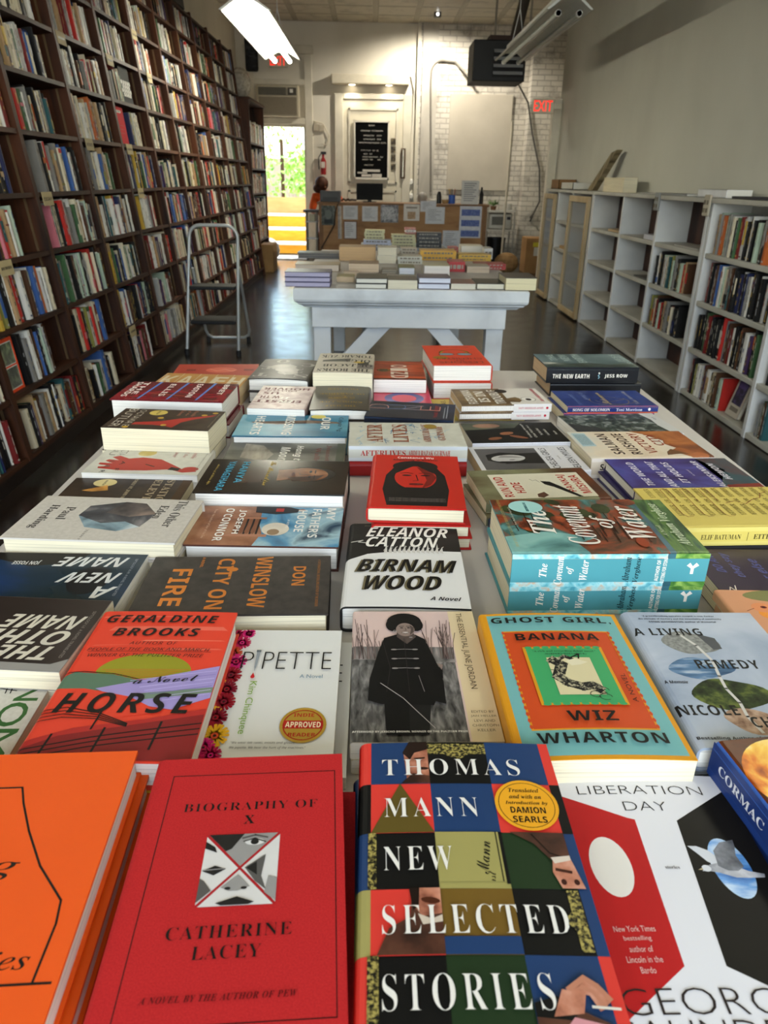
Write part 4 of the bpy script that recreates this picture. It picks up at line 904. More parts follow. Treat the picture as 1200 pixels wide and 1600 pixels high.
T2 = [  # px x0, x1, bottom y, top y of the front face, copies, cover, page, depth, label, face
 (445, 516, 448.5, 425, 3, '#35304f', '#a9a5bd', .17, 'purple edged hardback', 'page'), (555, 604, 452, 435, 2, '#25231f', '#d3d1c6', .22, 'black hardback', 'page'), (606, 652, 452, 437.5, 1, '#2a2723', '#cfc9b4', .2, 'thick black topped paperback', 'page'),
 (653, 703, 452, 434, 2, '#4b4152', '#cdd2e0', .19, 'mauve topped hardback', 'page'), (704.5, 743, 452.5, 443, 1, '#5a2320', '#c9c5b6', .2, 'dark red topped paperback', 'page'), (744.5, 788, 452.5, 443, 1, '#23241f', '#d3cfbd', .22, 'thin black hardback', 'page'), (789, 838, 454.5, 434, 1, '#2c2a28', '#d6cda9', .24, 'thick black hardback at the right corner', 'page'),
 (526, 553, 441, 432, 1, '#8b8250', '#b9a488', .14, 'low olive topped paperback', 'page'), (461, 530, 424, 413, 1, '#a48e68', '#cdbfae', .18, 'tan topped white edged hardback', 'page'), (545, 592, 425.5, 412, 1, '#947a62', '#c9b49a', .2, 'tan topped paperback', 'page'),
 (623, 648, 429.5, 418, 1, '#686a3c', '#c9ccd4', .2, 'olive covered book', 'page'), (662, 703, 431, 415, 1, '#b3ad90', '#d9d3cd', .2, 'cream covered block', 'page'), (701, 726, 425, 409, 1, '#9c2424', '#c95a5e', .18, 'red covered book', 'spine'), (729, 765, 427, 416, 1, '#a1988a', '#b9a894', .17, 'ragged tan edged magazine', 'page'), (742, 790, 421.5, 412, 2, '#8e2a26', '#b39d8a', .14, 'red patterned book', 'spine'),
 (465, 531, 404, 395, 3, '#3f3e3e', '#8f8a82', .17, 'dark flat book', 'page'), (530, 587, 408, 385.5, 1, '#b4946c', '#c7a67c', .2, 'thick tan paper block', 'page'), (589, 619, 412, 387, 2, '#c7c0ae', '#d3cbb4', .2, 'white edged hardback', 'page'), (622, 660, 413, 401, 2, '#b7b6a8', '#cfccc0', .17, 'white covered book', 'spine'),
 (656, 712, 407, 392, 2, '#c4952f', '#c9b684', .2, 'yellow spined paperback', 'spine'), (716, 767, 408, 398, 2, '#c09a3a', '#d3c9a4', .17, 'yellow and white spined book', 'spine'), (720, 754, 397, 384, 1, '#c4bda6', '#d9d3c4', .18, 'cream book at the back right', 'page'), (756, 769, 405, 388, 1, '#b9b8b4', '#cfccc4', .16, 'white book at far right', 'spine'), (597, 625, 398, 386, 1, '#5a554c', '#b9b2a2', .15, 'dark topped book', 'page'),
 (627, 652, 397, 388, 2, '#b3aa98', '#c9c2b0', .15, 'cream spined small book', 'spine'), (536, 560, 431, 424, 1, '#a8927a', '#c3b096', .05, 'small tan booklet', 'page'), (596, 620, 428, 421, 2, '#6e675a', '#a39a88', .13, 'grey green magazine', 'page'), (700, 716, 397, 386, 3, '#8d2f2a', '#c4b8a8', .12, 'small red spined book', 'spine')]
for k, (a, c, yb_, yt, n_, col, pg, dep, lab, face) in enumerate(T2):
    p = G((a + c) / 2, yb_, .76); y = max(p.y, 3.885); X0 = A(a, yb_, y).x; X1 = A(c, yb_, y).x; Z1 = max(.775, A((a + c) / 2, yt, y).z); Z1 = min(Z1, .9)
    for j in range(n_):
        h = (Z1 - .7605) / n_; o = R.uniform(-.004, .004) if j else 0; wd = X1 - X0
        lb_ = lab + (', %s of %d from the top,' % (ORD[n_ - 1 - j], n_) if n_ > 1 else '') + ' on the second table'
        stackbook(X0 + o, X1 + o, y + abs(o), y + dep, .7605 + h * j, .7605 + h * (j + 1) - .0008, col, PAGES(pg), lb_, G2, face, n_ == 1 and 'paper' in lab)
G3 = 'books on the small grey table'
for k, (a, c, zb, zt_, n_, col, pg, lab, face, yy) in enumerate([(568, 611, 0, .055, 2, '#b9bccb', '#c6cad8', 'pale blue white book', 'spine', 6.62), (570, 601, .057, .13, 3, '#bdb98e', '#c9c4a4', 'cream green spined book', 'spine', 6.66), (613, 650, 0, .1, 4, '#b9b48a', '#c9c4a8', 'cream spined book', 'spine', 6.62), (652, 691, 0, .12, 4, '#1d1d1d', '#8d8579', 'black spined book', 'spine', 6.62), (633, 650, .102, .15, 3, '#a3524c', '#d3c9c4', 'red and white spined book', 'spine', 6.68)]):
    X0, X1 = A(a, 360, yy).x, A(c, 360, yy).x
    for j in range(n_):
        h = (zt_ - zb) / n_; o = R.uniform(-.006, .006); col2 = '#cfcac4' if 'red and' in lab and j % 2 else col
        stackbook(X0 + o, X1 + o, yy + abs(o), yy + .15, .7455 + zb + h * j, .7455 + zb + h * (j + 1) - .0008, col2, PAGES(pg), '%s, %s of %d from the top, on small grey table' % (lab, ORD[n_ - 1 - j], n_), G3, face)

# ---------------------------------------------------------------- the new books on the front table
ROTS = {'N': 0, 'S': PI, 'E': -PI / 2, 'W': PI / 2}
def surf(u, w, t, r, puff, curl):
    z = t + puff * math.sin(PI * min(1, max(0, u / w))) + curl * max(0, u / w) ** 3
    if u < r: z += -r + math.sqrt(max(0, r * r - (r - u) ** 2))
    return z
def mkbook(root, w, h, t, mat, art=None, spine=None, pg=PAPW, hard=True, puff=0, curl=0):
    r = min(.007 if hard else .0035, t * .45); b = .0026 if hard else .0007
    n_ = 10 if (puff or curl) else 1
    us = [0, r * .08, r * .25, r * .55] + [r + (w - r) * i / n_ for i in range(n_ + 1)]
    top = [(u, surf(u, w, t, r, puff, curl)) for u in us]
    bot = [(u, max(0, t - surf(u, w, t, r, 0, 0))) for u in us]
    out = top[::-1] + bot
    inn = [(max(u, b), z - b) for u, z in top][::-1] + [(max(u, b), z + b) for u, z in bot]
    def L3(u, v, z): return Vector((u - w / 2, v - h / 2, z))
    V = []; F = []; N = len(out)
    for P in (out, inn):
        for v in (0, h): V += [L3(u, v, z) for u, z in P]
    for i in range(N - 1):
        F += [(i, i + 1, N + i + 1, N + i), (2 * N + i + 1, 2 * N + i, 3 * N + i, 3 * N + i + 1), (i + 1, i, 2 * N + i, 2 * N + i + 1), (N + i, N + i + 1, 3 * N + i + 1, 3 * N + i)]
    F += [(0, N, 3 * N, 2 * N), (N - 1, 3 * N - 1, 4 * N - 1, 2 * N - 1)]
    q = MB(); q.add(V, F, mat)
    if art:
        cuts = [u * 1000 for u in us[1:-1]]
        art.put(q, lambda u, v, k: L3(u / 1000, v / 1000, surf(u / 1000, w, t, r, puff, curl) + .00008 + k / 1000), (w * 1000, h * 1000), cuts)
    if spine:
        spine.put(q, lambda a, c, k: L3(-.0001 - k / 1000 - (0 if r * 1000 < c < (t - r) * 1000 else -.0002), h - a / 1000, c / 1000), (h * 1000, t * 1000))
    c = q.build('cover', root, local=True)
    ov = .0032 if hard else .0003
    pts = [(max(u, b * 1.2), z - b - .0001) for u, z in top if u < w - ov] + [(w - ov, surf(w - ov, w, t, r, puff, curl) - b - .0001), (w - ov, b), (b * 1.2, b)]
    q = MB(); q.prism([L3(u, ov, z) for u, z in pts], (0, h - 2 * ov, 0), pg); q.build('page_block', root, local=True)
    return c
POS = {
'orange': (-0.2682, 0.3619, 0.830, 160, 235, 2.7, 'N'),
'bio': (-0.0924, 0.3641, 0.828, 153, 229, 3.2, 'N'),
'thomas': (0.0723, 0.3741, 0.830, 160, 235, -0.0, 'N'),
'ghost': (0.2035, 0.5994, 0.820, 156, 232, 0.8, 'N'),
'remedy': (0.3683, 0.6179, 0.815, 152, 225, 0.1, 'N'),
'libday': (0.2338, 0.3828, 0.795, 148, 218, -0.3, 'N'),
'cormac': (0.3763, 0.4324, 0.830, 160, 235, -1.5, 'N'),
'pipette': (-0.0943, 0.6185, 0.790, 124, 214, 0.0, 'N'),
'horse': (-0.2265, 0.5981, 0.820, 152, 235, -0.2, 'N'),
'june': (0.0526, 0.6404, 0.800, 143, 224, 0.8, 'N'),
'birnam': (0.0459, 0.8832, 0.797, 160, 236, -1.2, 'N'),
'constance': (0.0717, 1.1027, 0.830, 148, 226, -2.5, 'N'),
'city': (-0.1699, 0.8189, 0.800, 152, 236, 1.8, 'E'),
'father': (-0.1525, 0.9914, 0.800, 140, 218, -1.2, 'E'),
'hanya': (-0.1585, 1.1404, 0.820, 155, 238, -1.4, 'E'),
'moon': (-0.1658, 1.3336, 0.785, 150, 228, -0.1, 'E'),
'hearts': (-0.1641, 1.4788, 0.800, 152, 229, 0.2, 'E'),
'itends': (-0.2020, 1.6380, 0.815, 126, 190, -3.2, 'S'),
'cats': (-0.2211, 1.8751, 0.822, 150, 212, -4.3, 'S'),
'jacob': (-0.0683, 1.8539, 0.845, 144, 212, -1.4, 'S'),
'pico': (-0.0690, 1.6514, 0.812, 134, 205, -0.2, 'S'),
'oized': (0.0702, 1.8914, 0.820, 131, 200, -0.2, 'S'),
'pink': (0.0747, 1.7965, 0.785, 140, 205, 0.0, 'S'),
'dune': (0.0744, 1.5603, 0.810, 125, 190, -9.7, 'W'),
'after': (0.0674, 1.3643, 0.820, 145, 221, 0.8, 'W'),
'lessons': (0.2209, 1.9464, 0.850, 152, 232, 4.6, 'S'),
'fleish': (0.2964, 1.6767, 0.805, 136, 208, 5.3, 'W'),
'walking': (0.2985, 1.4750, 0.790, 132, 203, 4.9, 'W'),
'chelsea': (0.3009, 1.3274, 0.785, 138, 205, 4.7, 'W'),
'run': (0.2829, 1.1629, 0.800, 140, 211, 7.3, 'W'),
'coven': (0.2990, 0.8941, 0.850, 170, 250, 1.5, 'W'),
'newearth': (0.5642, 1.9419, 0.840, 155, 240, 5.4, 'W'),
'solomon': (0.5546, 1.7136, 0.800, 140, 215, 4.4, 'W'),
'bw': (0.5469, 1.5566, 0.785, 150, 228, 7.6, 'W'),
'rush': (0.5275, 1.3662, 0.800, 160, 240, 5.7, 'W'),
'hemon': (0.5562, 1.2202, 0.800, 150, 232, 3.2, 'W'),
'yellow': (0.5273, 1.0139, 0.820, 150, 232, 0.0, 'W'),
'purple': (0.5603, 0.9163, 0.790, 150, 225, 0.0, 'W'),
'eden': (-0.3793, 0.9695, 0.820, 150, 240, -3.1, 'E'),
'sower': (-0.4065, 1.2833, 0.790, 135, 206, -2.4, 'E'),
'station': (-0.4194, 1.1535, 0.780, 135, 206, -0.8, 'E'),
'kindred': (-0.4046, 1.3968, 0.835, 130, 206, -4.4, 'E'),
'shards': (-0.4283, 1.5877, 0.840, 155, 240, -2.9, 'E'),
'tan': (-0.4210, 1.7894, 0.810, 150, 215, -4.4, 'E'),
'farred': (-0.4149, 1.9489, 0.800, 140, 215, 4.1, 'E'),
'newname': (-0.4054, 0.8267, 0.800, 140, 205, -0.9, 'E'),
'othername': (-0.4089, 0.7008, 0.815, 140, 205, -6.7, 'E'),
'nom': (-0.4387, 0.5693, 0.790, 150, 225, 1.3, 'E'),
'bird': (0.5069, 0.7450, 0.800, 140, 210, -1.1, 'N'),
'yellowflat': (0.2506, 1.7171, 0.790, 140, 205, 2.5, 'W'),
}
BK_, WH, CR = INK('#14120f'), INK('#e4e1d8'), INK('#d8cfb4')
def tb(key, name, short, where, mat, art=None, spine=None, pg=PAPW, hard=True, ts=(), base=.7606, puff=0, curl=0, offs=None, under=None, extra=None, dx=0, dy=0, da=0):
    """a stack of copies: the top one carries the printed cover"""
    x, y, z, w, h, ang, ori = POS[key]; x += dx; y += dy; ang += da
    w /= 1000; h /= 1000; ts = list(ts); ts.append(round(z - base - sum(ts), 4)); zt = z; n_ = len(ts)
    for k, t in enumerate(ts):
        zb = zt - t; o = (0, 0, 0) if k == 0 else (offs[k - 1] if offs and len(offs) >= k else (R.uniform(-.004, .004), R.uniform(-.003, .003), R.uniform(-1, 1)))
        lab = short + ' ' + where if k == 0 else (short + ', ' + ('copy directly under the top one' if k == 1 else 'third copy down in its stack' if k == 2 else 'lowest copy of its stack'))
        root = thing(name, lab, 'book', (x + o[0], y + o[1], zb), (0, 0, ROTS[ori] + math.radians(ang + o[2])), ('stack of ' + short) if n_ > 1 else None)
        m2 = mat if k == 0 or not under else under[min(k - 1, len(under) - 1)]
        cv = mkbook(root, w, h, t - .0006, m2, art if k == 0 or art is None or n_ > 1 and k == 1 and name == 'paperback_book' and offs else None, spine if (k == 0 or not under) else None, pg, hard, puff if k == 0 else 0, curl if k == 0 else 0)
        if k == 0 and extra:
            q = MB(); t_ = t - .0006; extra[1].put(q, lambda u, v, kk: Vector((u / 1000 - w / 2, v / 1000 - h / 2, surf(u / 1000, w, t_, .004, puff, curl) + .00008 + kk / 1000))); q.build(extra[0], cv, local=True)
        zt = zb
def face(a, cx, cy, s, sk, dk, hair=None, rot=0, long=False):
    c, d = math.cos(math.radians(rot)), math.sin(math.radians(rot))
    def P(x, y): return (cx + (x * c - y * d) * s, cy + (x * d + y * c) * s)
    if hair:
        a.ell(*P(0, .12), .5 * s, .56 * s, hair, rot=rot)
        if long: a.poly([P(-.5, .1), P(.5, .1), P(.62, -.9), P(-.62, -.9)], hair)
    a.ell(*P(0, -.05), .35 * s, .47 * s, sk, rot=rot)
    a.poly([P(.02, .3), P(.3, .25), P(.34, -.1), P(.2, -.4), P(.06, -.48), P(.1, -.1)], dk[1])
    for e in (-.15, .15):
        a.ell(*P(e, .06), .07 * s, .026 * s, dk[0], 12, rot); a.line([P(e - .1, .14), P(e, .17), P(e + .1, .14)], .03 * s, dk[0])
    a.line([P(.02, .05), P(.05, -.13), P(-.03, -.15)], .02 * s, dk[0]); a.ell(*P(0, -.29), .12 * s, .035 * s, dk[2], 12, rot)

# orange cloth-look jacket with a hand drawn outline
a = Art(); a.line([(20, 197), (80, 197.5), (87, 181), (101, 154), (120, 123), (143.5, 95), (146, 78), (145, 39)], 1.6, BK_); a.line([(10, 38), (90, 38.5), (156, 39)], 1.7, BK_)
a.T(80, 122, 50, 20, 'ing', BK_, 'i', skew=.1); a.T(116, 54, 44, 12, 'ories', BK_, 'i', skew=.1)
tb('orange', 'hardcover_book', 'bright orange book with a hand drawn outline', 'at the lower left corner', M('#e0540e', .5, var=.03), a, None, PAPW, True, (.027, .022), under=[M('#d8540f', .5), M('#a82f14', .5)], offs=[(.006, .002, 0), (.012, -.006, 0)])
# red cloth, face photo cut by an X
RC = NM(['#a61a1d', '#b11e20', '#b92424'], 900, .75, (1, 1, 1), 0, 1, .06)
a = Art(); a.frame(17, 14, 147, 210, .7, BK_); a.T(82, 176, 102, 8, 'BIOGRAPHY OF', BK_, 'S', bold=-.012, track=1.12); a.T(82, 162.5, 8, 8, 'X', BK_, 'S')
a.rect(53, 90, 106, 149, INK('#a01a1f'))
gL, gM, gD, gK = INK('#cfcdc8'), INK('#8f8d89'), INK('#55534f'), INK('#201f1d'); m0 = (79.5, 119.5)
a.poly([(53, 91.5), (53, 147.5), (78.3, 119.5)], gL); a.poly([(54.5, 149), (104.5, 149), (79.5, 121)], gM); a.poly([(106, 147.5), (106, 91.5), (80.7, 119.5)], gL); a.poly([(54.5, 90), (104.5, 90), (79.5, 118)], gL)
a.poly([(54.5, 149), (80, 149), (72, 136), (68, 134)], gK); a.ell(88, 141.5, 7, 3, gL, 16); a.ell(88, 141.5, 3, 2.6, gK, 12); a.line([(79, 145), (88, 147.5), (97, 145)], 1.5, gD); a.line([(80, 142), (88, 144.5), (96, 141)], .9, gK)
a.poly([(53, 137), (62, 133), (60, 138), (53, 143)], gK); a.poly([(53.5, 118), (62, 122), (70, 119), (62, 114)], gK); a.poly([(53, 93), (62, 102), (56, 110), (53, 112)], gD); a.line([(54, 118.4), (69, 119.3)], .7, gM)
a.poly([(83, 119.5), (97, 130), (95, 112), (99, 101), (91, 108)], gD); a.poly([(84, 119), (91, 124), (92, 113)], gK); a.poly([(98, 99), (106, 92), (106, 110), (100, 112)], gM)
a.poly([(68, 104), (79, 114), (88, 104), (80, 101), (74, 101)], gM); a.ell(73, 103, 2.2, 1.2, gK, 10); a.ell(84, 103, 2.2, 1.2, gK, 10); a.poly([(66, 92), (80, 96.5), (92, 92), (88, 90.2), (70, 90.2)], gK)
a.T(78, 71.5, 80, 9, 'CATHERINE', BK_, 'S', bold=-.012, track=1.12); a.T(78, 57.5, 43, 9, 'LACEY', BK_, 'S', bold=-.012, track=1.12); a.T(77, 29.5, 93, 4.2, 'A NOVEL BY THE AUTHOR OF PEW', INK('#4a0c0e'), 'si', track=1.1)
tb('bio', 'hardcover_book', 'red cloth book, face photo cut by an X', 'in the front row', RC, a, None, PAPW, True, (.034,), offs=[(.007, -.006, -2.2)])
# colour-block stories
a = Art(); BL, RD, BKk, GR, OL, GD = INK('#1f3a63'), INK('#cf3a30'), INK('#10100f'), INK('#20331c'), INK('#9a9356'), INK('#6d5420')
SKN = NM(['#6e3a2a', '#b5765c', '#d09a82'], 60, .4); SUIT = NM(['#2a1a14', '#4a2c20', '#5c3a2a'], 45, .4); ORN = NM(['#14130f', '#6e6534', '#a89a54'], 420, .4, lo=.42, hi=.6)
V5 = [0, 46, 93, 140, 188, 235]; cx4 = [0, 10, 57, 106, 152, 160]
grid = [[RD, BKk, GR, BL, RD], [OL, RD, GD, BKk, BL], [BL, BKk, OL, GR, BL], [BKk, RD, BL, RD, BKk], [RD, BL, BKk, BL, RD]]
for j in range(5):
    for i in range(5): a.rect(cx4[i], V5[j], cx4[i + 1], V5[j + 1], grid[j][i])
for (u0_, v0_, u1_, v1_) in ((57, 221, 106, 233), (143, 48, 151, 92), (8, 93, 14, 140), (8, 0, 15, 46)): a.rect(u0_, v0_, u1_, v1_, ORN)
a.poly([(70, 221), (81.5, 214), (93, 221)], ORN); a.poly([(143, 76), (137, 70), (143, 62)], ORN)
a.rect(57, 46, 106, 58, BL); a.poly([(10, 140), (33, 188), (57, 140)], INK('#5a4c1e'))
a.rect(57, 98, 106, 140, OL); a.rect(101, 98, 102, 140, INK('#2b2a1a')); a.rect(103.5, 96, 106, 140, BKk); a.T(90, 118, 28, 9, 'Mann', BK_, 'sc', rot=80); a.T(94, 102, 8, 5, 'rst', BK_, 'sc', rot=80)
a.poly([(39, 188), (57, 188), (57, 235), (42, 235), (37, 222)], SKN); a.poly([(36, 222), (42, 235), (57, 235), (57, 226), (46, 222), (42, 214)], INK('#241712')); a.poly([(34, 188), (57, 188), (57, 196), (44, 199)], SUIT); a.line([(46, 215), (54, 216)], 1.6, INK('#20120d')); a.ell(52, 204, 5, 1.6, INK('#3a2218'), 10)
a.poly([(38, 93), (57, 93), (57, 46), (14, 46), (22, 64), (36, 72)], SUIT); a.poly([(38, 93), (57, 93), (57, 74), (44, 72), (38, 80)], SKN); a.poly([(36, 93), (43, 93), (42, 80), (38, 76)], INK('#1d120d')); a.ell(50, 83.5, 6.5, 2.4, INK('#4a2414'), 12, -8); a.poly([(41, 74), (50, 70), (57, 73), (57, 68), (44, 66)], INK('#c9bba8'))
a.poly([(112, 140), (152, 140), (152, 118), (138, 116), (128, 130)], SUIT); a.line([(128, 138), (138, 122), (150, 117)], 1.4, INK('#1d110c')); a.poly([(139, 116), (152, 118), (157, 93), (141, 93), (137, 106)], SKN); a.poly([(138, 118), (152, 120), (152, 116), (140, 113)], INK('#d0c4b4')); a.line([(140, 108), (150, 106)], 2.4, INK('#3c1e14')); a.ell(143, 98, 2, 2.4, INK('#3a1a12'), 10); a.ell(152, 98, 2, 2.4, INK('#3a1a12'), 10)
a.poly([(106, 0), (152, 0), (150, 4), (128, 14), (106, 16)], SUIT); a.poly([(106, 16), (120, 20), (132, 14), (128, 6), (106, 8)], BKk); a.poly([(120, 0), (128, 8), (146, 4), (150, 0)], INK('#c98d92'))
for k_ in range(4): a.line([(122 + k_ * 2, 15 + k_ * 3), (131 + k_ * 2.6, 24 + k_ * 2.4), (141 + k_ * 1.6, 22 + k_ * 1.4), (145 + k_ * 2.2, 13 + k_ * 1.8)], 3.2, [SKN, INK('#b57a60')][k_ % 2])
a.poly([(116, 8), (124, 24), (138, 22), (134, 10)], SKN)
a.line([(140, 14), (156, 13)], 1.6, INK('#d9d2c4'))
for (s, u0_, u1_, vc, hh) in (('THOMAS', 19, 131, 205, 18), ('MANN', 20, 92, 163, 19), ('NEW', 19, 68, 116.5, 20), ('SELECTED', 17.5, 139, 69.5, 21), ('STORIES', 17, 119, 22.5, 22)): a.T((u0_ + u1_) / 2, vc, u1_ - u0_, hh, s, WH, 'S', track=1.3, bold=-.012)
sl = Art(); sl.k = 62; sl.ell(130, 166, 24.5, 25, INK('#e0a022'), 40); sl.arc(130, 166, 21.5, 22, 0, 360, .5, BK_, 36)
for k_, s in enumerate(('Translated', 'and with an', 'Introduction by')): sl.T(130, 180.5 - k_ * 6.6, (24, 25, 33)[k_], 4.2, s, BK_, 'si')
sl.T(130, 160.5, 27, 6, 'DAMION', BK_, 'B'); sl.T(130, 151.5, 26, 6, 'SEARLS', BK_, 'B')
sp = Art(); sp.rect(0, 0, 47, 36, RD); sp.rect(47, 0, 95, 36, BKk); sp.rect(95, 0, 142, 36, BL); sp.rect(142, 0, 189, 36, OL); sp.rect(189, 0, 235, 36, RD)
tb('thomas', 'hardcover_book', 'colour block book with a yellow round seal', 'in front row centre', M('#1f3a63', .35), a, sp, PAPW, True, (.036,), puff=.002, offs=[(-.004, -.002, .6)], extra=('round_seal', sl))
# red, black and white, two ovals
a = Art(); a.rect(0, 0, 148, 218, INK('#dcdcde')); a.poly([(0, 196), (52, 170), (58, 168), (52, 45), (0, 8)], INK('#b01d1e')); a.poly([(148, 203), (92, 167), (80, 45), (148, 5)], BK_)
a.ell(26, 124, 15.5, 27, INK('#e0dcd2'), 32); a.ell(118, 123, 15, 27, NM(['#2f63a8', '#5f97d3', '#b9d2e8', '#e4ecf2'], 45, .35, (.6, 2.2, 1)), 32)
GY = NM(['#7d8086', '#aeb0b5', '#d3d4d6'], 90, .4)
a.poly([(91, 142), (98, 142), (106, 138), (112, 130), (108, 123), (101, 128), (97, 134)], INK('#cfd2d6')); a.poly([(96, 122), (102, 125), (110, 127), (120, 125), (130, 120), (141, 118), (140, 115), (128, 114), (118, 114), (106, 118), (100, 119), (94, 119)], GY); a.poly([(108, 124), (110, 138), (118, 146), (130, 149), (129, 143), (126, 134), (128, 124), (122, 120), (114, 120)], NM(['#4c4f55', '#6e7177', '#8d9096'], 90, .4)); a.ell(98, 121.5, 3.6, 3, INK('#d6d8da'), 12); a.poly([(95, 122), (91, 120), (95, 120)], INK('#b5a884'))
a.T(72, 200, 107, 9.5, 'LIBERATION', BK_, '', bold=-.02); a.T(71, 182, 36, 9.5, 'DAY', BK_, '', bold=-.02); a.T(72, 122, 11, 3, 'stories', INK('#55504c'), 'S')
for k_, (s, w_) in enumerate((('New York Times', 29), ('bestselling', 19), ('author of', 16), ('Lincoln in the', 24), ('Bardo', 10))): a.T(27, 72 - k_ * 7.4, w_, 4.4, s, INK('#e0b8b0'), '')
a.T(62, 22, 118, 17, 'GEORGE', INK('#2b2320'), '', bold=-.02); a.T(62, 2, 128, 17, 'SAUNDERS', INK('#2b2320'), '', bold=-.02)
tb('libday', 'paperback_book', 'white book with red and black panels and ovals', 'at front right', M('#dcdcde', .25), a, None, PAPW, False, (.018,), puff=.002)
# planet cover, spine to the left
a = Art(); a.rect(0, 0, 160, 235, INK('#3c66b4')); a.poly([(4, 235), (62, 235), (110, 120), (130, 60), (120, 0), (4, 0)], NM(['#2a1208', '#5c2c10', '#1d0d08'], 12, .3))
a.ell(50, 188, 46, 44, NM(['#7a2c06', '#d9791a', '#f2c24c', '#fff0b0'], 22, .3, dist=.6, lo=.35, hi=.68), 40); a.poly([(62, 235), (160, 235), (160, 60), (112, 130)], INK('#3f6cbc')); a.T(118, 30, 60, 12, 'THE', WH, 'S')
sp = Art(); sp.rect(0, 0, 235, 40, NM(['#16295a', '#223c7c'], 8, .3)); sp.T(46, 17, 64, 9, 'CORMAC', INK('#c9ccd4'), 'S'); sp.T(140, 17, 84, 9, 'McCARTHY', INK('#c9ccd4'), 'S')
POS['cormac'] = (.394, .39, .83, 160, 235, 7.0, 'N')
tb('cormac', 'hardcover_book', 'blue spined book with a glowing orange planet', 'at right edge', M('#1c3168', .3), a, sp, PAPW, True, (.035,), offs=[(.002, -.002, .5)])
# ---- second row
CRM = INK('#c9c2ac')
a = Art(); OR = INK('#d6402a'); a.rect(0, 0, 152, 235, OR)
for (x0, y0, x1, y1, c) in ((4, 222, 120, 225, '#e0705a'), (20, 196, 148, 205, '#dd6450'), (60, 176, 150, 179, '#e27a62'), (10, 168, 70, 170, '#e0705a'), (90, 160, 150, 164, '#dd6450')): a.poly([(x0, y0), (x1, y0 + 2), (x1 - 6, y1), (x0 + 5, y1 - 1)], INK(c))
a.ell(78, 122, 47, 31, INK('#8d8a20'), 36, a0=0, a1=180); a.poly([(31, 122), (125, 122), (110, 112), (50, 110)], INK('#8d8a20'))
for k_ in range(6): a.line([(36 + k_ * 5, 126 - k_ * 3), (122 - k_ * 6, 127 - k_ * 3)], .7, INK('#c05a22'))
a.poly([(0, 114), (12, 122), (50, 118), (80, 108), (60, 92), (0, 96)], INK('#55705a')); a.line([(2, 121), (20, 123), (52, 119), (82, 109)], 1, BK_)
a.poly([(40, 96), (90, 112), (152, 134), (152, 84), (120, 66), (80, 74)], INK('#9a8cc0')); a.poly([(80, 88), (152, 100), (152, 92), (90, 80)], INK('#6f8270')); a.poly([(30, 96), (76, 84), (112, 62), (60, 52), (0, 64), (0, 96)], OR)
for k_ in range(7): a.line([(70 + k_ * 6, 108 - k_ * 5), (150, 126 - k_ * 6)], .7, INK(['#b9aede', '#7d6fae', '#c3b9e2'][k_ % 3]))
a.poly([(0, 0), (152, 0), (152, 68), (100, 52), (40, 40), (0, 22)], INK('#7e1f1e')); a.poly([(0, 22), (40, 40), (100, 52), (152, 68), (152, 60), (90, 44), (30, 30), (0, 12)], INK('#a82a24'))
for k_ in range(3): a.line([(2, 8 + k_ * 6 - 8), (60, 16 + k_ * 6), (152, 34 + k_ * 7)], 1.5, BK_)
for u in (22, 66, 114): a.line([(u, 2 + u * .1), (u + 2, 28 + u * .18)], 2.2, BK_)
for k_ in range(4): a.line([(2, 48 + k_ * 5), (24, 54 + k_ * 4.6), (56, 52 + k_ * 2.6), (86, 42 + k_ * 1.2)], 1.1, BK_)
a.line([(56, 38), (58, 64)], 1.8, BK_)
a.T(73, 218, 122, 15, 'GERALDINE', BK_, 'BI', track=1.15); a.T(73, 192, 92, 15, 'BROOKS', BK_, 'BI', track=1.15)
a.T(75, 171, 50, 5.5, 'AUTHOR OF', BK_, 'I', track=1.2); a.T(73, 160, 126, 5.5, 'PEOPLE OF THE BOOK AND MARCH', BK_, 'I'); a.T(73, 149.5, 118, 5.5, 'WINNER OF THE PULITZER PRIZE', BK_, 'I'); a.line([(12, 156), (138, 156)], .5, BK_)
a.T(104, 110, 62, 10, 'a Novel', BK_, 'sc', rot=6); a.T(76, 74, 128, 29, 'HORSE', BK_, 'BI', track=1.25)
tb('horse', 'hardcover_book', 'orange book with painted hills and fences', 'in the second row', M('#c83a26', .35), a, None, PAPW, True, (.032,), under=[M('#c9a12c', .35)], puff=.001)
a = Art(); a.rect(0, 0, 124, 214, INK('#d8d8d2')); rng = random.Random(8)
FL = ['#b01248', '#8e1020', '#c9186a', '#b5431c', '#7a0e24', '#d9a41c']
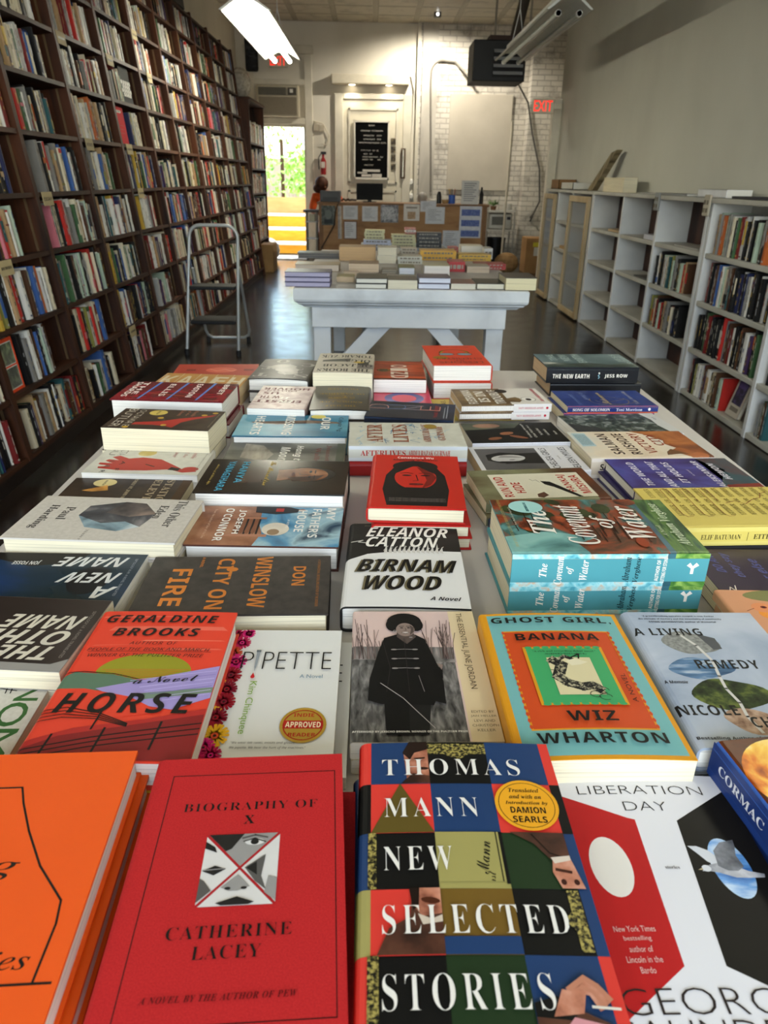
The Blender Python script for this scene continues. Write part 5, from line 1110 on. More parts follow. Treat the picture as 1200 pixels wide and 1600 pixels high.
for (u, v, rr, c, c2) in [(5, 205, 13, 0, 4), (24, 207, 9, 2, 4), (2, 185, 14, 1, 4), (17, 188, 12, 0, 2), (8, 168, 12, 3, 1), (4, 150, 13, 5, 3), (16, 152, 14, 2, 0), (2, 130, 13, 0, 4), (14, 128, 14, 1, 4), (3, 108, 12, 5, 3), (14, 104, 13, 4, 1), (2, 86, 14, 0, 4), (15, 84, 14, 1, 4), (4, 64, 13, 5, 3), (10, 60, 14, 4, 1), (3, 42, 13, 1, 4), (16, 34, 16, 5, 3), (6, 18, 13, 2, 0), (18, 8, 12, 0, 2)]:
    u *= .72; rr *= .8
    for k_ in range(18):
        an = k_ * 20 + rng.uniform(-5, 5); a.poly([(u + 2 * math.cos(math.radians(an - 40)), v + 2.6 * math.sin(math.radians(an - 40))), (u + rr * math.cos(math.radians(an - 7)), v + rr * 1.25 * math.sin(math.radians(an - 7))), (u + rr * 1.08 * math.cos(math.radians(an)), v + rr * 1.3 * math.sin(math.radians(an))), (u + rr * math.cos(math.radians(an + 7)), v + rr * 1.25 * math.sin(math.radians(an + 7))), (u + 2 * math.cos(math.radians(an + 40)), v + 2.6 * math.sin(math.radians(an + 40)))], INK(FL[c]), k_ > 0)
    a.ell(u, v, rr * .3, rr * .36, INK(FL[c2]), 12); a.ell(u, v, rr * .13, rr * .16, INK('#2a1210'), 8)
a.T(24, 153, 12, 31, 'P', BK_, '', bold=-.022); a.T(78, 153, 74, 31, 'PETTE', BK_, '', bold=-.022); a.poly([(32, 170), (36, 170), (35, 141), (34, 133), (33, 141)], INK('#8d9498')); a.rect(31.5, 168, 36.5, 172, INK('#5c6468'))
a.ell(33.5, 124, 2.2, 3, INK('#c01c22'), 14); a.poly([(31.6, 125), (33.5, 131), (35.4, 125)], INK('#c01c22')); a.T(95, 125, 24, 6, 'A Novel', INK('#5a7d92'), '')
a.T(35, 76, 80, 9.5, 'Kim Chinquee', INK('#7aa02c'), '', rot=-90); sl = Art(); sl.k = 40; sl.ell(93, 50, 22.5, 25, INK('#a8852e'), 36); sl.arc(93, 50, 19, 21, 0, 360, 1.2, INK('#a82318'), 30); sl.rect(74, 44.5, 112, 56, INK('#a82318')); sl.T(93, 50.2, 34, 8, 'APPROVED', INK('#e8dcb4'), 'B'); sl.T(93, 64, 20, 5, 'INDIE', INK('#a82318'), 'B'); sl.T(93, 36, 26, 5, 'READER', INK('#a82318'), 'B')
a.T(58, 24, 60, 4, '"We wear lab coats, masks and gloves.', BK_, 'I'); a.T(63, 17.5, 70, 4, 'We pipette. We hear the hum of the machines."', BK_, 'I')
tb('pipette', 'paperback_book', 'white book with red and yellow daisies along its side', 'in second row', M('#d8d8d2', .3), a, None, PAPW, False, (.015,), offs=[(.012, -.002, 0)], extra=('round_seal', sl))
# grey photograph of a standing figure
a = Art(); a.rect(0, 0, 113, 224, NM(['#c4a8a0', '#d3b9b0', '#c9b2ab'], 10, .4)); a.rect(113, 0, 143, 224, INK('#d6c39c')); a.rect(0, 0, 111, 150, NM(['#262524', '#5c5a57', '#8d8a86'], 160, .45, (1, .3, 1), .5)); a.poly([(0, 128), (112, 122), (112, 150), (0, 152)], NM(['#3a3836', '#77736f', '#a59a95'], 90, .45, (1, .3, 1), .5)); rng = random.Random(2)
for k_ in range(46):
    u = rng.choice([rng.uniform(0, 34), rng.uniform(82, 112)]); l = rng.uniform(30, 78); s_ = rng.uniform(-9, 9); a.line([(u, 128), (u + s_ * .4, 128 + l * .6), (u + s_, 128 + l)], .7, INK(rng.choice(['#4a3c39', '#6b5a55', '#8a7771'])))
CT, SKg, SKd = INK('#121111'), INK('#86756c'), INK('#4f443f')
a.poly([(34, 8), (33, 60), (58, 62), (56, 8)], CT); a.poly([(58, 62), (56, 8), (74, 8), (80, 60)], INK('#1d1c1b'))
a.poly([(48, 172), (36, 166), (29, 140), (19, 92), (17, 58), (30, 52), (34, 52), (82, 50), (84, 56), (94, 52), (95, 88), (92, 112), (86, 142), (81, 164), (72, 172), (60, 178)], CT)
a.poly([(24, 102), (38, 96), (40, 116), (33, 112)], INK('#100f0f')); a.poly([(86, 96), (95, 92), (96, 110), (88, 114)], INK('#100f0f')); a.poly([(95, 107), (97, 116), (91, 118)], SKg)
a.poly([(52, 184), (68, 184), (70, 172), (60, 165), (50, 172)], SKd); a.ell(60, 199, 20, 18, CT, 26); a.ell(47, 192, 8.5, 13, CT, 14); a.ell(73, 192, 8.5, 13, CT, 14); a.poly([(52, 176), (69, 176), (72, 168), (61, 154), (50, 168)], SKd); a.ell(60.5, 182.5, 10.6, 13.5, SKg, 24); a.poly([(66, 192), (70.5, 187), (70, 178), (65, 171), (67, 182)], SKd)
for e in (56.5, 64.5): a.ell(e, 186, 2, 1.1, CT, 8); a.line([(e - 2.6, 189), (e + 2.6, 189.4)], .9, CT)
a.line([(60.5, 186), (61.5, 180.5), (59, 180)], .7, SKd); a.ell(60.5, 176, 4, 1.2, INK('#cfc6c0'), 10); a.line([(56, 176.6), (60.5, 174.4), (65, 176.6)], .6, CT); a.arc(48.5, 178, 1.8, 3, 0, 360, .5, INK('#c9c2bc'), 10)
for v in (143, 126, 109):
    a.line([(45, v), (57, v + .6), (70, v)], .9, INK('#8a8480')); a.ell(46, v, 3.4, 1.4, INK('#8a8480'), 10); a.ell(69, v, 3.4, 1.4, INK('#8a8480'), 10)
a.line([(34, 160), (41, 110), (36, 70)], .5, INK('#33302e')); a.line([(58, 164), (59, 70)], .5, INK('#33302e')); a.ell(66, 166, 2.2, 1.2, INK('#8a8480'), 8); a.line([(30, 84), (52, 60), (80, 16)], .8, INK('#a8a29e')); a.line([(70, 96), (74, 70)], .6, INK('#8a8480'))
a.T(56, 11, 108, 3.2, 'AFTERWORD BY JERICHO BROWN, WINNER OF THE PULITZER PRIZE', WH, 'B'); a.T(124, 145, 142, 8.5, 'THE ESSENTIAL JUNE JORDAN', INK('#4a3a2a'), '', rot=-90)
for k_, s in enumerate(('EDITED BY', 'JAN HELLER', 'LEVI AND', 'CHRISTOPH', 'KELLER')): a.T(128, 39 - k_ * 6.6, (22, 25, 20, 25, 17)[k_], 3.4, s, INK('#5a4a38'), '')
tb('june', 'paperback_book', 'grey photo book of a person in a duffle coat', 'in second row centre', M('#cfc6b0', .3), a, None, PAPW, False, (.021,), da=0)
# black over white brush lettering
a = Art(); a.rect(0, 0, 160, 236, INK('#d9d8d4')); a.poly([(0, 118), (30, 138), (80, 148), (160, 150), (160, 236), (0, 236)], INK('#171615')); rng = random.Random(6)
for k_ in range(13): u = 52 + k_ * 6.5; a.poly([(u, 140 + k_ * .5), (u + 5, 140), (u + 4.2, 160 + rng.uniform(0, 14)), (u + 1.5, 152)], INK('#c9c6be')); a.line([(u, 148), (u + 6, 158 + rng.uniform(-4, 6))], 1, INK('#c9c6be'))
a.T(86, 206, 118, 31, 'ELEANOR', WH, 'BI', skew=.1); a.T(78, 174, 102, 31, 'CATTON', WH, 'BI', skew=.1); a.T(82, 226, 118, 4.5, 'Booker Prize-winning author of The Luminaries', INK('#77705c'), 'BI')
for dx_, m_ in ((-3, INK('#6b6248')), (0, BK_)):
    a.T(84 + dx_, 104 + dx_ * .6, 132, 34, 'BIRNAM', m_, 'BI', skew=.1); a.T(78 + dx_, 58 + dx_ * .6, 98, 36, 'WOOD', m_, 'BI', skew=.1)
a.T(130, 20, 38, 9, 'A Novel', BK_, 'BI', skew=.15); a.line([(6, 172), (22, 178), (16, 172), (26, 170)], 2, INK('#bdbab2'))
tb('birnam', 'hardcover_book', 'black and white book with brush lettering', 'behind the duffle coat photo book', M('#1b1a19', .35), a, None, PAPW, True, (), puff=.0015)
# teal, orange and green frames
a = Art(); YE = INK('#d0901e'); a.rect(0, 0, 156, 232, YE); a.rect(8, 5, 151, 228, INK('#6fa8a6')); a.rect(20, 37, 137, 196, YE); a.rect(22, 39, 135, 194, INK('#c2481e'))
for k_ in range(18): a.ell(20.6, 42 + k_ * 8.8, 1.6, 3, INK('#c2481e'), 8); a.ell(136.4, 42 + k_ * 8.8, 1.6, 3, INK('#c2481e'), 8)
a.rect(36, 70, 120, 164, YE); a.rect(39, 73, 117, 161, INK('#3d9a5e'))
for k_ in range(9): a.ell(42 + k_ * 9, 71.5, 4, 2.4, INK('#3d9a5e'), 8); a.ell(42 + k_ * 9, 162.5, 4, 2.4, INK('#3d9a5e'), 8)
a.rect(57, 84, 102, 144, INK('#cfc49a')); rng = random.Random(9)
P = [(62, 140), (70, 132), (66, 122), (62, 112), (70, 102), (82, 96), (92, 98), (98, 92)]; SC = NM(['#171614', '#3a3833', '#a8a082'], 330, .5, lo=.44, hi=.58)
a.line(P, 12, SC); a.line([(66, 138), (76, 146), (84, 140)], 5, SC); a.poly([(76, 138), (86, 142), (98, 136), (90, 132), (80, 130)], INK('#d8d0b0')); a.line([(80, 142), (92, 150), (90, 142)], 1.6, BK_)
for k_ in range(15): u, v = P[k_ % 8]; a.line([(u, v), (u + rng.uniform(-9, 9), v + rng.uniform(-8, 10))], .9, BK_)
for (u, v) in ((94, 96), (100, 90), (92, 84), (100, 80)): a.arc(u, v, 6, 4.5, 0, 300, .8, BK_, 12)
a.T(78, 213.5, 134, 13, 'GHOST GIRL,', BK_, 'B', track=1.1); a.T(77, 181, 90, 12.5, 'BANANA', BK_, 'B', track=1.1); a.T(78, 154, 66, 3.4, '"A rich and rewarding debut novel."', BK_, 'S'); a.T(78, 149, 44, 3, '-HARPER\'S BAZAAR (UK)', BK_, 'S'); a.T(79, 53, 46, 14, 'WIZ', BK_, 'B', track=1.1); a.T(80, 24, 116, 14, 'WHARTON', BK_, 'B', track=1.1); a.T(127, 95, 44, 5, 'A NOVEL', BK_, '', rot=90)
tb('ghost', 'paperback_book', 'teal book with nested orange and green frames', 'right of the duffle coat photo', M('#cf8f1f', .4), a, None, PAPC, False, (.034,), puff=.0025)
# grey-blue sky with stacked stones
a = Art(); a.rect(0, 0, 152, 225, NM(['#8492a4', '#9aa6b6', '#aeb7c4', '#bcc2cb'], 9, .4, dist=.5)); 
def stone(cx, cy, rx, ry, m, rot=0): a.poly([(cx + rx * math.cos(t) * (1 + .12 * math.sin(2 * t + cx)) * math.cos(rot) - ry * math.sin(t) * math.sin(rot), cy + rx * math.cos(t) * math.sin(rot) + ry * math.sin(t) * (1 + .1 * math.cos(3 * t)) * math.cos(rot)) for t in [2 * PI * i / 28 for i in range(28)]], m)
stone(58, 163, 28, 21, NM(['#6b6c69', '#84857f', '#9a9a94'], 260, .6), -.15); a.poly([(70, 181), (88, 172), (88, 152), (78, 150)], INK('#4c4e50'))
stone(52, 118, 32, 18, NM(['#2c4a68', '#55789a', '#c3ccd4'], 50, .5, (.5, 2.5, 1)), .1)
stone(64, 75, 36, 24, NM(['#14190c', '#33401e', '#6b7634'], 90, .6), 0); stone(72, 34, 30, 18, NM(['#7a5c48', '#a88a72', '#bfa48c'], 120, .6), -.2)
a.line([(50, 182), (62, 158), (68, 130), (64, 104), (62, 84), (66, 62), (64, 42), (68, 20)], 3.2, INK('#c9c6be'))
a.T(40, 184, 76, 14, 'A LIVING', BK_, 'B', track=1.1); a.T(81, 124, 66, 15, 'REMEDY', BK_, 'B', track=1.1); a.T(16, 94, 24, 5, 'A Memoir', BK_, 'B'); a.T(30, 51, 58, 15, 'NICOLE', BK_, 'B', track=1.1); a.T(92, 34, 56, 15, 'CHUNG', BK_, 'B', track=1.1); a.T(66, 12, 124, 5, 'Bestselling Author of All You Can Ever Know', BK_, 'B')
for k_, s in enumerate(('"A groundbreaking narrative steeped in love, further', 'the intricate of memory and the essentiality of community', '-BRYAN WASHINGTON, author of Memorial')): a.T(64, 216 - k_ * 6, (84, 96, 78)[k_], 3.4, s, BK_, 'B')
tb('remedy', 'hardcover_book', 'grey blue book with stacked stones and lettering', 'right of the teal frames', M('#9aa5b4', .4), a, None, PAPW, True, (.028,))
a = Art(); a.rect(0, 0, 140, 210, NM(['#c98a62', '#d79c74'], 6, .5)); a.poly([(0, 0), (60, 0), (50, 60), (20, 90), (0, 92)], INK('#7c7a4a'))
a.ell(90, 196, 60, 16, INK('#7c7a4a'), 24); a.ell(80, 120, 46, 18, INK('#77764a'), 24); a.ell(84, 154, 52, 22, NM(['#c9601c', '#e08a2c', '#e8a83c'], 24, .5), 28); a.ell(42, 168, 13, 11, INK('#d98a5a'), 18); a.ell(44, 169, 4, 3, INK('#7a1c18'), 12); a.ell(44, 169, 2, 1.5, BK_, 10); a.line([(31, 166), (20, 160)], 1, INK('#8d4a2c'))
tb('bird', 'paperback_book', 'peach book with a painted orange bird', 'at the right edge', M('#c9906a', .4), a, None, PAPC, False, (.016,), dy=-.042)
# three books at the left edge
a = Art(); a.rect(0, 0, 140, 205, NM(['#16241f', '#1d3040', '#1c3a6e'], 7, .25, (1, .6, 1))); a.poly([(0, 0), (18, 0), (40, 60), (30, 110), (0, 130)], INK('#14110f')); a.ell(74, 150, 36, 26, NM(['#0d0d0f', '#17181c'], 20, .25), 20); a.poly([(140, 0), (140, 205), (128, 190), (124, 140), (122, 60), (110, 0)], INK('#c3c6cc'))
NW = INK('#d0d0cc'); a.T(26, 136, 92, 26, 'NAME', NW, 'BI', rot=-90, skew=.15); a.T(68, 148, 74, 26, 'NEW', NW, 'BI', rot=-90, skew=.15); a.T(104, 178, 26, 28, 'A', NW, 'BI', rot=-90, skew=.15); a.T(30, 52, 36, 12, 'JON FOSSE', NW, 'B', rot=-90); a.T(64, 194, 96, 3.5, 'SEPTOLOGY VI-VII  A NOVEL TRANSLATED', INK('#8d949c'), '')
tb('newname', 'paperback_book', 'dark blue book lettered upside down in white', 'at the left edge', M('#c9cbce', .3), a, None, PAPW, False, (.02,))
a = Art(); a.rect(0, 0, 140, 205, NM(['#1d1613', '#2e2420', '#3a3230'], 8, .3, (1, .6, 1))); a.poly([(140, 0), (140, 205), (118, 205), (128, 190), (126, 60), (124, 0)], INK('#8d8a84')); NW = INK('#c9c2b0')
a.T(52, 146, 88, 27, 'NAME', NW, 'BI', rot=-90, skew=.15); a.T(82, 128, 118, 27, 'OTHER', NW, 'BI', rot=-90, skew=.15); a.T(110, 150, 62, 24, 'THE', NW, 'BI', rot=-90, skew=.15); a.T(72, 195, 90, 3.5, 'SEPTOLOGY I-II  A NOVEL TRANSLATED', INK('#8d867c'), '')
tb('othername', 'paperback_book', 'dark brown book lettered upside down in cream', 'at the left edge', M('#8f8a82', .35), a, None, PAPC, False, (.024,), da=3, dy=-.014)
a = Art(); a.rect(0, 0, 150, 225, NM(['#b9b7ab', '#c6c4b9'], 200, .6)); GN = INK('#2d5a26'); 
a.T(25, 208, 26, 24, 'N', GN, '', bold=.012); a.T(58, 204, 36, 28, 'O', GN, '', bold=.012); a.T(98, 205, 38, 30, 'M', GN, ''); a.line([(126, 196), (146, 222)], 5, GN)
for k_ in range(2): a.line([(14 + k_ * 4, 176), (18 + k_ * 4, 194)], 1.2, BK_); a.line([(12, 182 + k_ * 5), (26, 184 + k_ * 5)], 1.2, BK_)
tb('nom', 'paperback_book', 'pale grey book with big green letters', 'at left edge below the cream lettering', M('#b9b7ab', .5), a, None, PAPW, False, (.014,), dy=-.012)
# ---- left column going back
a = Art(); a.rect(0, 0, 150, 240, NM(['#b7b1a6', '#c3bdb3'], 150, .6)); ST = NM(['#232427', '#4c4c50', '#8a8684'], 16, .4, (1, 1, 1), .8)
a.poly([(38, 80), (20, 128), (24, 160), (60, 186), (104, 176), (120, 148), (110, 100), (72, 76)], ST); a.poly([(72, 76), (110, 100), (120, 148), (104, 176), (88, 150), (96, 118)], NM(['#3c4c54', '#7f97a0', '#b9c4c6'], 18, .4, (1, 1, 1), .8)); a.poly([(20, 128), (24, 160), (60, 186), (72, 150), (60, 112)], NM(['#2c2a2c', '#5c5350', '#8d7a6c'], 18, .4))
ax = INK('#33302c'); a.T(56, 213, 92, 15, 'This Other', ax, 'S'); a.T(52, 190, 46, 13, 'Eden', ax, 'S'); a.T(66, 55, 44, 14, 'Paul', ax, 'S'); a.T(78, 28, 80, 16, 'Harding', ax, 'S'); a.T(134, 108, 34, 4, 'A NOVEL', INK('#6b665e'), 'i', rot=180)
tb('eden', 'hardcover_book', 'pale grey book with a cloudy faceted stone', 'at the left edge', M('#bcb6ac', .5), a, None, PAPC, True, (.027,))
BR = NM(['#241a13', '#33261b', '#3c2e22'], 30, .4)
a = Art(); a.rect(0, 0, 135, 206, BR); a.ell(24, 58, 17, 20, INK('#cdbd84'), 24); a.T(24, 58, 24, 4, 'NATIONAL BESTSELLER', ax, 'B'); a.poly([(60, 30), (40, 58), (34, 66), (58, 74), (64, 48)], NM(['#8d5c20', '#d9a04c'], 40, .4)); a.T(64, 170, 116, 14, 'STATION', INK('#a8977c'), 'S'); a.T(64, 148, 116, 14, 'ELEVEN', INK('#a8977c'), 'S'); a.T(64, 108, 118, 7, 'EMILY ST. JOHN MANDEL', INK('#b9a98c'), 'S'); a.rect(0, 190, 135, 206, INK('#4a3622'))
tb('station', 'paperback_book', 'dark brown book with a pale round seal', 'half hidden behind the faceted stone book', M('#33261b', .35), a, None, PAPC, False, ())
RDc = INK('#a8332a')
a = Art(); a.rect(0, 0, 135, 206, NM(['#bfbdb0', '#cbc9bc'], 60, .5)); a.ell(28, 84, 17, 17, NM(['#b09a4c', '#d8c888'], 30, .4), 24); a.poly([(46, 38), (60, 60), (52, 84), (60, 120), (96, 160), (112, 176), (96, 190), (118, 200), (124, 176), (110, 148), (118, 110), (120, 60), (112, 20), (104, 18), (100, 40), (92, 14), (84, 14), (86, 38), (74, 20), (66, 24), (70, 44), (54, 26)], RDc); a.ell(106, 186, 11, 15, RDc, 14); a.poly([(98, 150), (112, 146), (116, 166), (104, 168)], BK_); a.line([(88, 100), (98, 118)], 3, BK_)
a.T(24, 38, 40, 15, 'OCTA', INK('#77736a'), '', bold=-.01); a.T(24, 20, 40, 13, 'BU', INK('#77736a'), ''); a.T(98, 56, 48, 8, 'A  F', BK_, ''); a.T(104, 34, 60, 8, 'L  E  R', BK_, ''); a.T(30, 176, 44, 9, 'Parable', INK('#b5837c'), 'si'); a.T(30, 158, 36, 9, 'of the', INK('#b5837c'), 'si'); a.T(30, 140, 36, 9, 'Sower', INK('#b5837c'), 'si'); a.T(70, 197, 90, 4, 'Introduction by a new author', INK('#77736a'), '')
tb('sower', 'paperback_book', 'pale grey book with a red hand', 'left column of the front table', M('#c0beb2', .4), a, None, PAPW, False, (.0145,))
a = Art(); a.rect(0, 0, 130, 206, NM(['#2a1f17', '#3a2c20', '#433425'], 40, .45)); a.poly([(92, 52), (80, 100), (60, 130), (36, 182), (26, 196), (40, 190), (62, 160), (84, 140), (118, 132), (110, 118), (104, 90), (106, 50)], RDc); a.ell(26, 76, 17, 18, INK('#c9b25c'), 24); a.T(26, 76, 24, 4, 'BESTSELLER', ax, 'B')
for (u, v) in ((60, 92), (104, 112), (18, 190), (34, 172), (122, 44)): a.ell(u, v, 5.5, 6, INK('#c09a3c'), 16)
a.T(66, 42, 112, 13, 'OCTAVIA E.', INK('#c9bfae'), '', bold=-.01); a.T(64, 20, 118, 18, 'BUTLER', INK('#c9bfae'), '', bold=-.01); a.T(26, 150, 40, 8, 'Parable', INK('#a8715c'), 'si'); a.T(24, 136, 34, 7, 'of the', INK('#a8715c'), 'si'); a.T(24, 122, 40, 8, 'Talents', INK('#a8715c'), 'si'); a.T(66, 200, 90, 4, 'With a foreword by another author', INK('#9a8f7c'), '')
tb('kindred', 'paperback_book', 'thick brown book with a red bird figure and dots', 'left column of the front table', M('#33271d', .4), a, None, PAPC, False, (.046,), offs=[(-.004, .002, 0)])
a = Art(); a.rect(0, 0, 155, 240, NM(['#2a0c12', '#6e1420', '#8d1f28', '#1d0c10'], 14, .2, (1, .5, 1), 1)); bl = INK('#4a7cc0')
for v in (66, 128, 190): a.poly([(0, v + 3), (155, v - 8), (155, v - 12), (0, v - 3)], bl)
a.T(62, 36, 100, 12, 'THE', WH, 'B'); a.T(72, 20, 120, 13, 'SHARDS', WH, 'B'); a.T(58, 218, 84, 12, 'BRET', WH, 'B'); a.T(72, 158, 110, 13, 'EASTON', WH, 'B'); a.T(72, 98, 100, 13, 'ELLIS', WH, 'B'); a.line([(100, 60), (120, 150)], 1.5, INK('#b5622c')); a.rect(148, 30, 155, 230, INK('#7e1a22'))
tb('shards', 'hardcover_book', 'glossy dark red book with blue stripes', 'left column of the front table', M('#5e141c', .2), a, None, PAPW, True, (.048,), offs=[(.01, -.004, .5)])
a = Art(); a.rect(0, 0, 150, 215, NM(['#a87a3c', '#b98a48'], 30, .5)); cr = INK('#cfc3a6')
for k_, c_ in enumerate('KAAEH'): a.T(70, 24 + k_ * 42, 34, 84, c_, cr, 'B', rot=90); a.rect(4, 2 + k_ * 43, 146, 3.4 + k_ * 43, cr)
tb('tan', 'paperback_book', 'ochre book with big cream block letters', 'left far corner of the front table', M('#b08442', .45), a, None, PAPT, False, (.026,))
a = Art(); a.rect(0, 0, 140, 215, INK('#a83c2c')); a.ell(70, 120, 30, 40, INK('#c9604a'), 20); a.line([(60, 90), (80, 110), (64, 130), (84, 150), (70, 160)], 4, INK('#d98a74')); a.rect(60, 180, 80, 206, INK('#7a2418')); a.rect(60, 30, 80, 54, INK('#7a2418'))
tb('farred', 'paperback_book', 'thin brick red book with a pale squiggle', 'at far left of the front table', M('#a83c2c', .45), a, None, PAPT, False, (.02,))
# ---- second column going back
GLD = M('#cf7c2c', .35, .35, .05); DK = NM(['#2b2724', '#37322e', '#413b36'], 60, .45)
a = Art(); a.rect(0, 0, 152, 236, DK)
for (s, v, w_, u, hh) in (('DON', 196, 50, 60, 17), ('WINSLOW', 148, 130, 72, 22), ('CITY ON', 98, 128, 76, 22), ('FIRE', 44, 92, 86, 26)): a.T(u, v, w_, hh, s, GLD, 'B')
a.T(76, 221, 120, 4, '#1 INTERNATIONAL BESTSELLING AUTHOR OF THE BORDER', INK('#8d5c2c'), 'B'); a.T(22, 66, 28, 4, 'A NOVEL', GLD, 'B'); a.ell(42, 108, 6, 8, GLD, 8)
tb('city', 'hardcover_book', 'charcoal book with copper foil lettering', 'above the orange hills book', M('#332e2a', .4), a, None, PAPC, True, (), puff=0)
a = Art(); a.rect(0, 0, 140, 218, NM(['#20405c', '#4c86a8', '#9ab8c0', '#243c50'], 14, .3, (1, 1, 1), .8)); a.poly([(0, 0), (140, 0), (140, 96), (100, 104), (70, 96), (0, 92)], NM(['#5c3422', '#8d5c40', '#a87a5c'], 22, .35))
for k_ in range(4): a.poly([(52 + 0, 62 + k_ * 9), (96, 60 + k_ * 9), (104, 64 + k_ * 9), (96, 67 + k_ * 9), (52, 66 + k_ * 9)], INK('#7a4c34')); a.line([(50, 68 + k_ * 9), (106, 69 + k_ * 9)], 3, INK('#1d1513'))
a.rect(104, 50, 112, 112, INK('#a8765c')); a.rect(46, 54, 52, 104, INK('#9a6a50')); a.poly([(6, 82), (4, 128), (14, 150), (26, 148), (34, 116), (28, 84)], INK('#1b1a1d')); a.rect(12, 114, 24, 126, INK('#a82c22')); a.ell(18, 154, 5, 6, INK('#8a6450'), 12); a.ell(86, 122, 22, 20, NM(['#b9b0a0', '#d8cfbc'], 20, .4), 20); a.ell(96, 120, 10, 9, INK('#8d7458'), 14); a.T(30, 200, 44, 13, 'MY', WH, 'B'); a.T(62, 178, 100, 14, 'FATHER\'S', WH, 'B'); a.T(56, 156, 76, 14, 'HOUSE', WH, 'B'); a.T(62, 64, 84, 12, 'JOSEPH', WH, 'B'); a.T(72, 44, 112, 13, 'O\'CONNOR', WH, 'B'); a.T(70, 22, 100, 4, 'From the author of Star of the Sea', INK('#c9a890'), ''); a.T(68, 138, 30, 3.5, 'A NOVEL', WH, 'I')
tb('father', 'hardcover_book', 'book with a dark robed figure on a balustrade', 'behind the copper lettered one', M('#4a2c24', .3), a, None, PAPW, True, (), da=0)
a = Art(); a.rect(0, 0, 155, 238, NM(['#14100d', '#2a211a', '#3a2f25'], 12, .22, (1, .5, 1), .6)); a.poly([(50, 108), (110, 100), (116, 60), (60, 70)], NM(['#3a2a1f', '#4c392a'], 20, .25)); HS = NM(['#5c3c2c', '#80563e', '#a07456'], 24, .25)
a.ell(72, 176, 33, 42, INK('#1a1410'), 24, 0); a.ell(74, 168, 30, 38, HS, 24); a.poly([(50, 150), (96, 148), (104, 124), (56, 122)], HS); a.poly([(76, 200), (102, 186), (104, 150), (88, 140), (84, 168)], INK('#3a261c'))
for (u, v) in ((62, 176), (86, 176)): a.ell(u, v, 6, 2.4, INK('#17100c'), 10); a.line([(u - 7, v + 8), (u + 7, v + 8)], 2, INK('#17100c'))
a.line([(74, 176), (76, 160), (70, 158)], 1.6, INK('#3a261c')); a.ell(74, 148, 9, 3, INK('#4a2620'), 12)
a.T(68, 62, 96, 12, 'HANYA', INK('#3f93b0'), 'B'); a.T(84, 38, 132, 12, 'YANAGIHARA', INK('#3f93b0'), 'B'); a.T(70, 108, 110, 9, 'To Paradise', INK('#b59a4c'), 'sc'); a.T(80, 16, 92, 6, 'Author of A Little Life', INK('#b59a4c'), 'sc')
tb('hanya', 'hardcover_book', 'glossy black brown book with a sideways portrait', 'second column', M('#1d1713', .15, spec=.6), a, None, PAPW, True, (), puff=.001)
a = Art(); a.rect(0, 0, 150, 228, NM(['#33302a', '#5c5a50', '#8d8c80'], 12, .35, (1, .6, 1), .6)); a.poly([(10, 30), (20, 66), (70, 92), (110, 80), (90, 30)], NM(['#6e675c', '#a8a090'], 16, .4, (1, 4, 1))); a.T(70, 196, 110, 10, 'Jeannette', INK('#6e3a32'), 'S'); a.T(70, 176, 80, 10, 'Walls', INK('#6e3a32'), 'S'); a.T(76, 138, 112, 19, 'Hang the', WH, 'BI'); a.T(66, 112, 76, 19, 'Moon', WH, 'BI'); a.rect(0, 212, 150, 228, INK('#5c6050'))
tb('moon', 'paperback_book', 'grey brown book with white rounded lettering', 'partly under the sideways portrait', M('#55534a', .3), a, None, PAPW, False, ())
a = Art(); a.rect(0, 0, 152, 229, NM(['#16465c', '#2c7490', '#5c9cb0', '#86b4bc'], 7, .3, (1, .5, 1))); a.poly([(58, 24), (52, 80), (44, 150), (54, 205), (66, 214), (66, 150), (74, 80), (66, 30)], NM(['#2a1d17', '#5c4230', '#8d7458'], 40, .4, (8, 1, 1))); a.T(64, 182, 84, 19, 'OUR', WH, 'B'); a.T(76, 106, 130, 20, 'MISSING', WH, 'B'); a.T(80, 42, 124, 20, 'HEARTS', WH, 'B'); a.T(70, 212, 96, 12, 'Celeste Ng', INK('#16262e'), 'S'); a.ell(18, 164, 14, 16, INK('#d0c05c'), 20)
tb('hearts', 'hardcover_book', 'blue teal book with a long feather', 'second column of the front table', M('#1d566e', .3), a, None, PAPW, True, ())
a = Art(); a.rect(0, 0, 126, 190, NM(['#8d7472', '#b09a96', '#c3b2ac', '#a88a86'], 22, .3, dist=.6)); mr = INK('#5c1f24')
a.T(104, 132, 36, 20, 'IT', mr, 'B'); a.T(50, 132, 66, 20, 'ENDS', mr, 'B'); a.T(92, 98, 44, 20, 'W TH', mr, 'B'); a.T(96, 64, 36, 20, 'US', mr, 'B'); a.T(66, 26, 108, 18, 'HOOVER', mr, 'B'); a.T(74, 44, 70, 9, 'COLLEEN', mr, 'B'); a.T(52, 132, 34, 16, 'EN', WH, 'BI'); a.T(60, 104, 26, 14, 'IT', WH, 'BI')
for s_ in ('',): POS['itends'] = POS['itends']
tb('itends', 'paperback_book', 'mauve book with dark red upside-down lettering', 'second column far half', M('#a08884', .3), a, None, PAPW, False, (.024,))
a = Art(); a.rect(0, 0, 150, 212, NM(['#33302d', '#4c4844', '#5a5652'], 20, .35)); gl = INK('#b5b2ac')
for (u, v, rr) in ((70, 120, 30), (84, 92, 34), (62, 150, 26)): a.ell(u, v, rr, rr * .8, NM(['#77746e', '#a8a49c', '#bdb9b0'], 18, .3, (1, 3, 1)), 18)
for c_, u, v in (('S', 26, 176), ('T', 44, 128), ('T', 126, 174), ('C', 24, 60), ('O', 96, 30), ('A', 66, 160), ('T', 120, 100)): a.T(u, v, 34, 32, c_, gl, 'S')
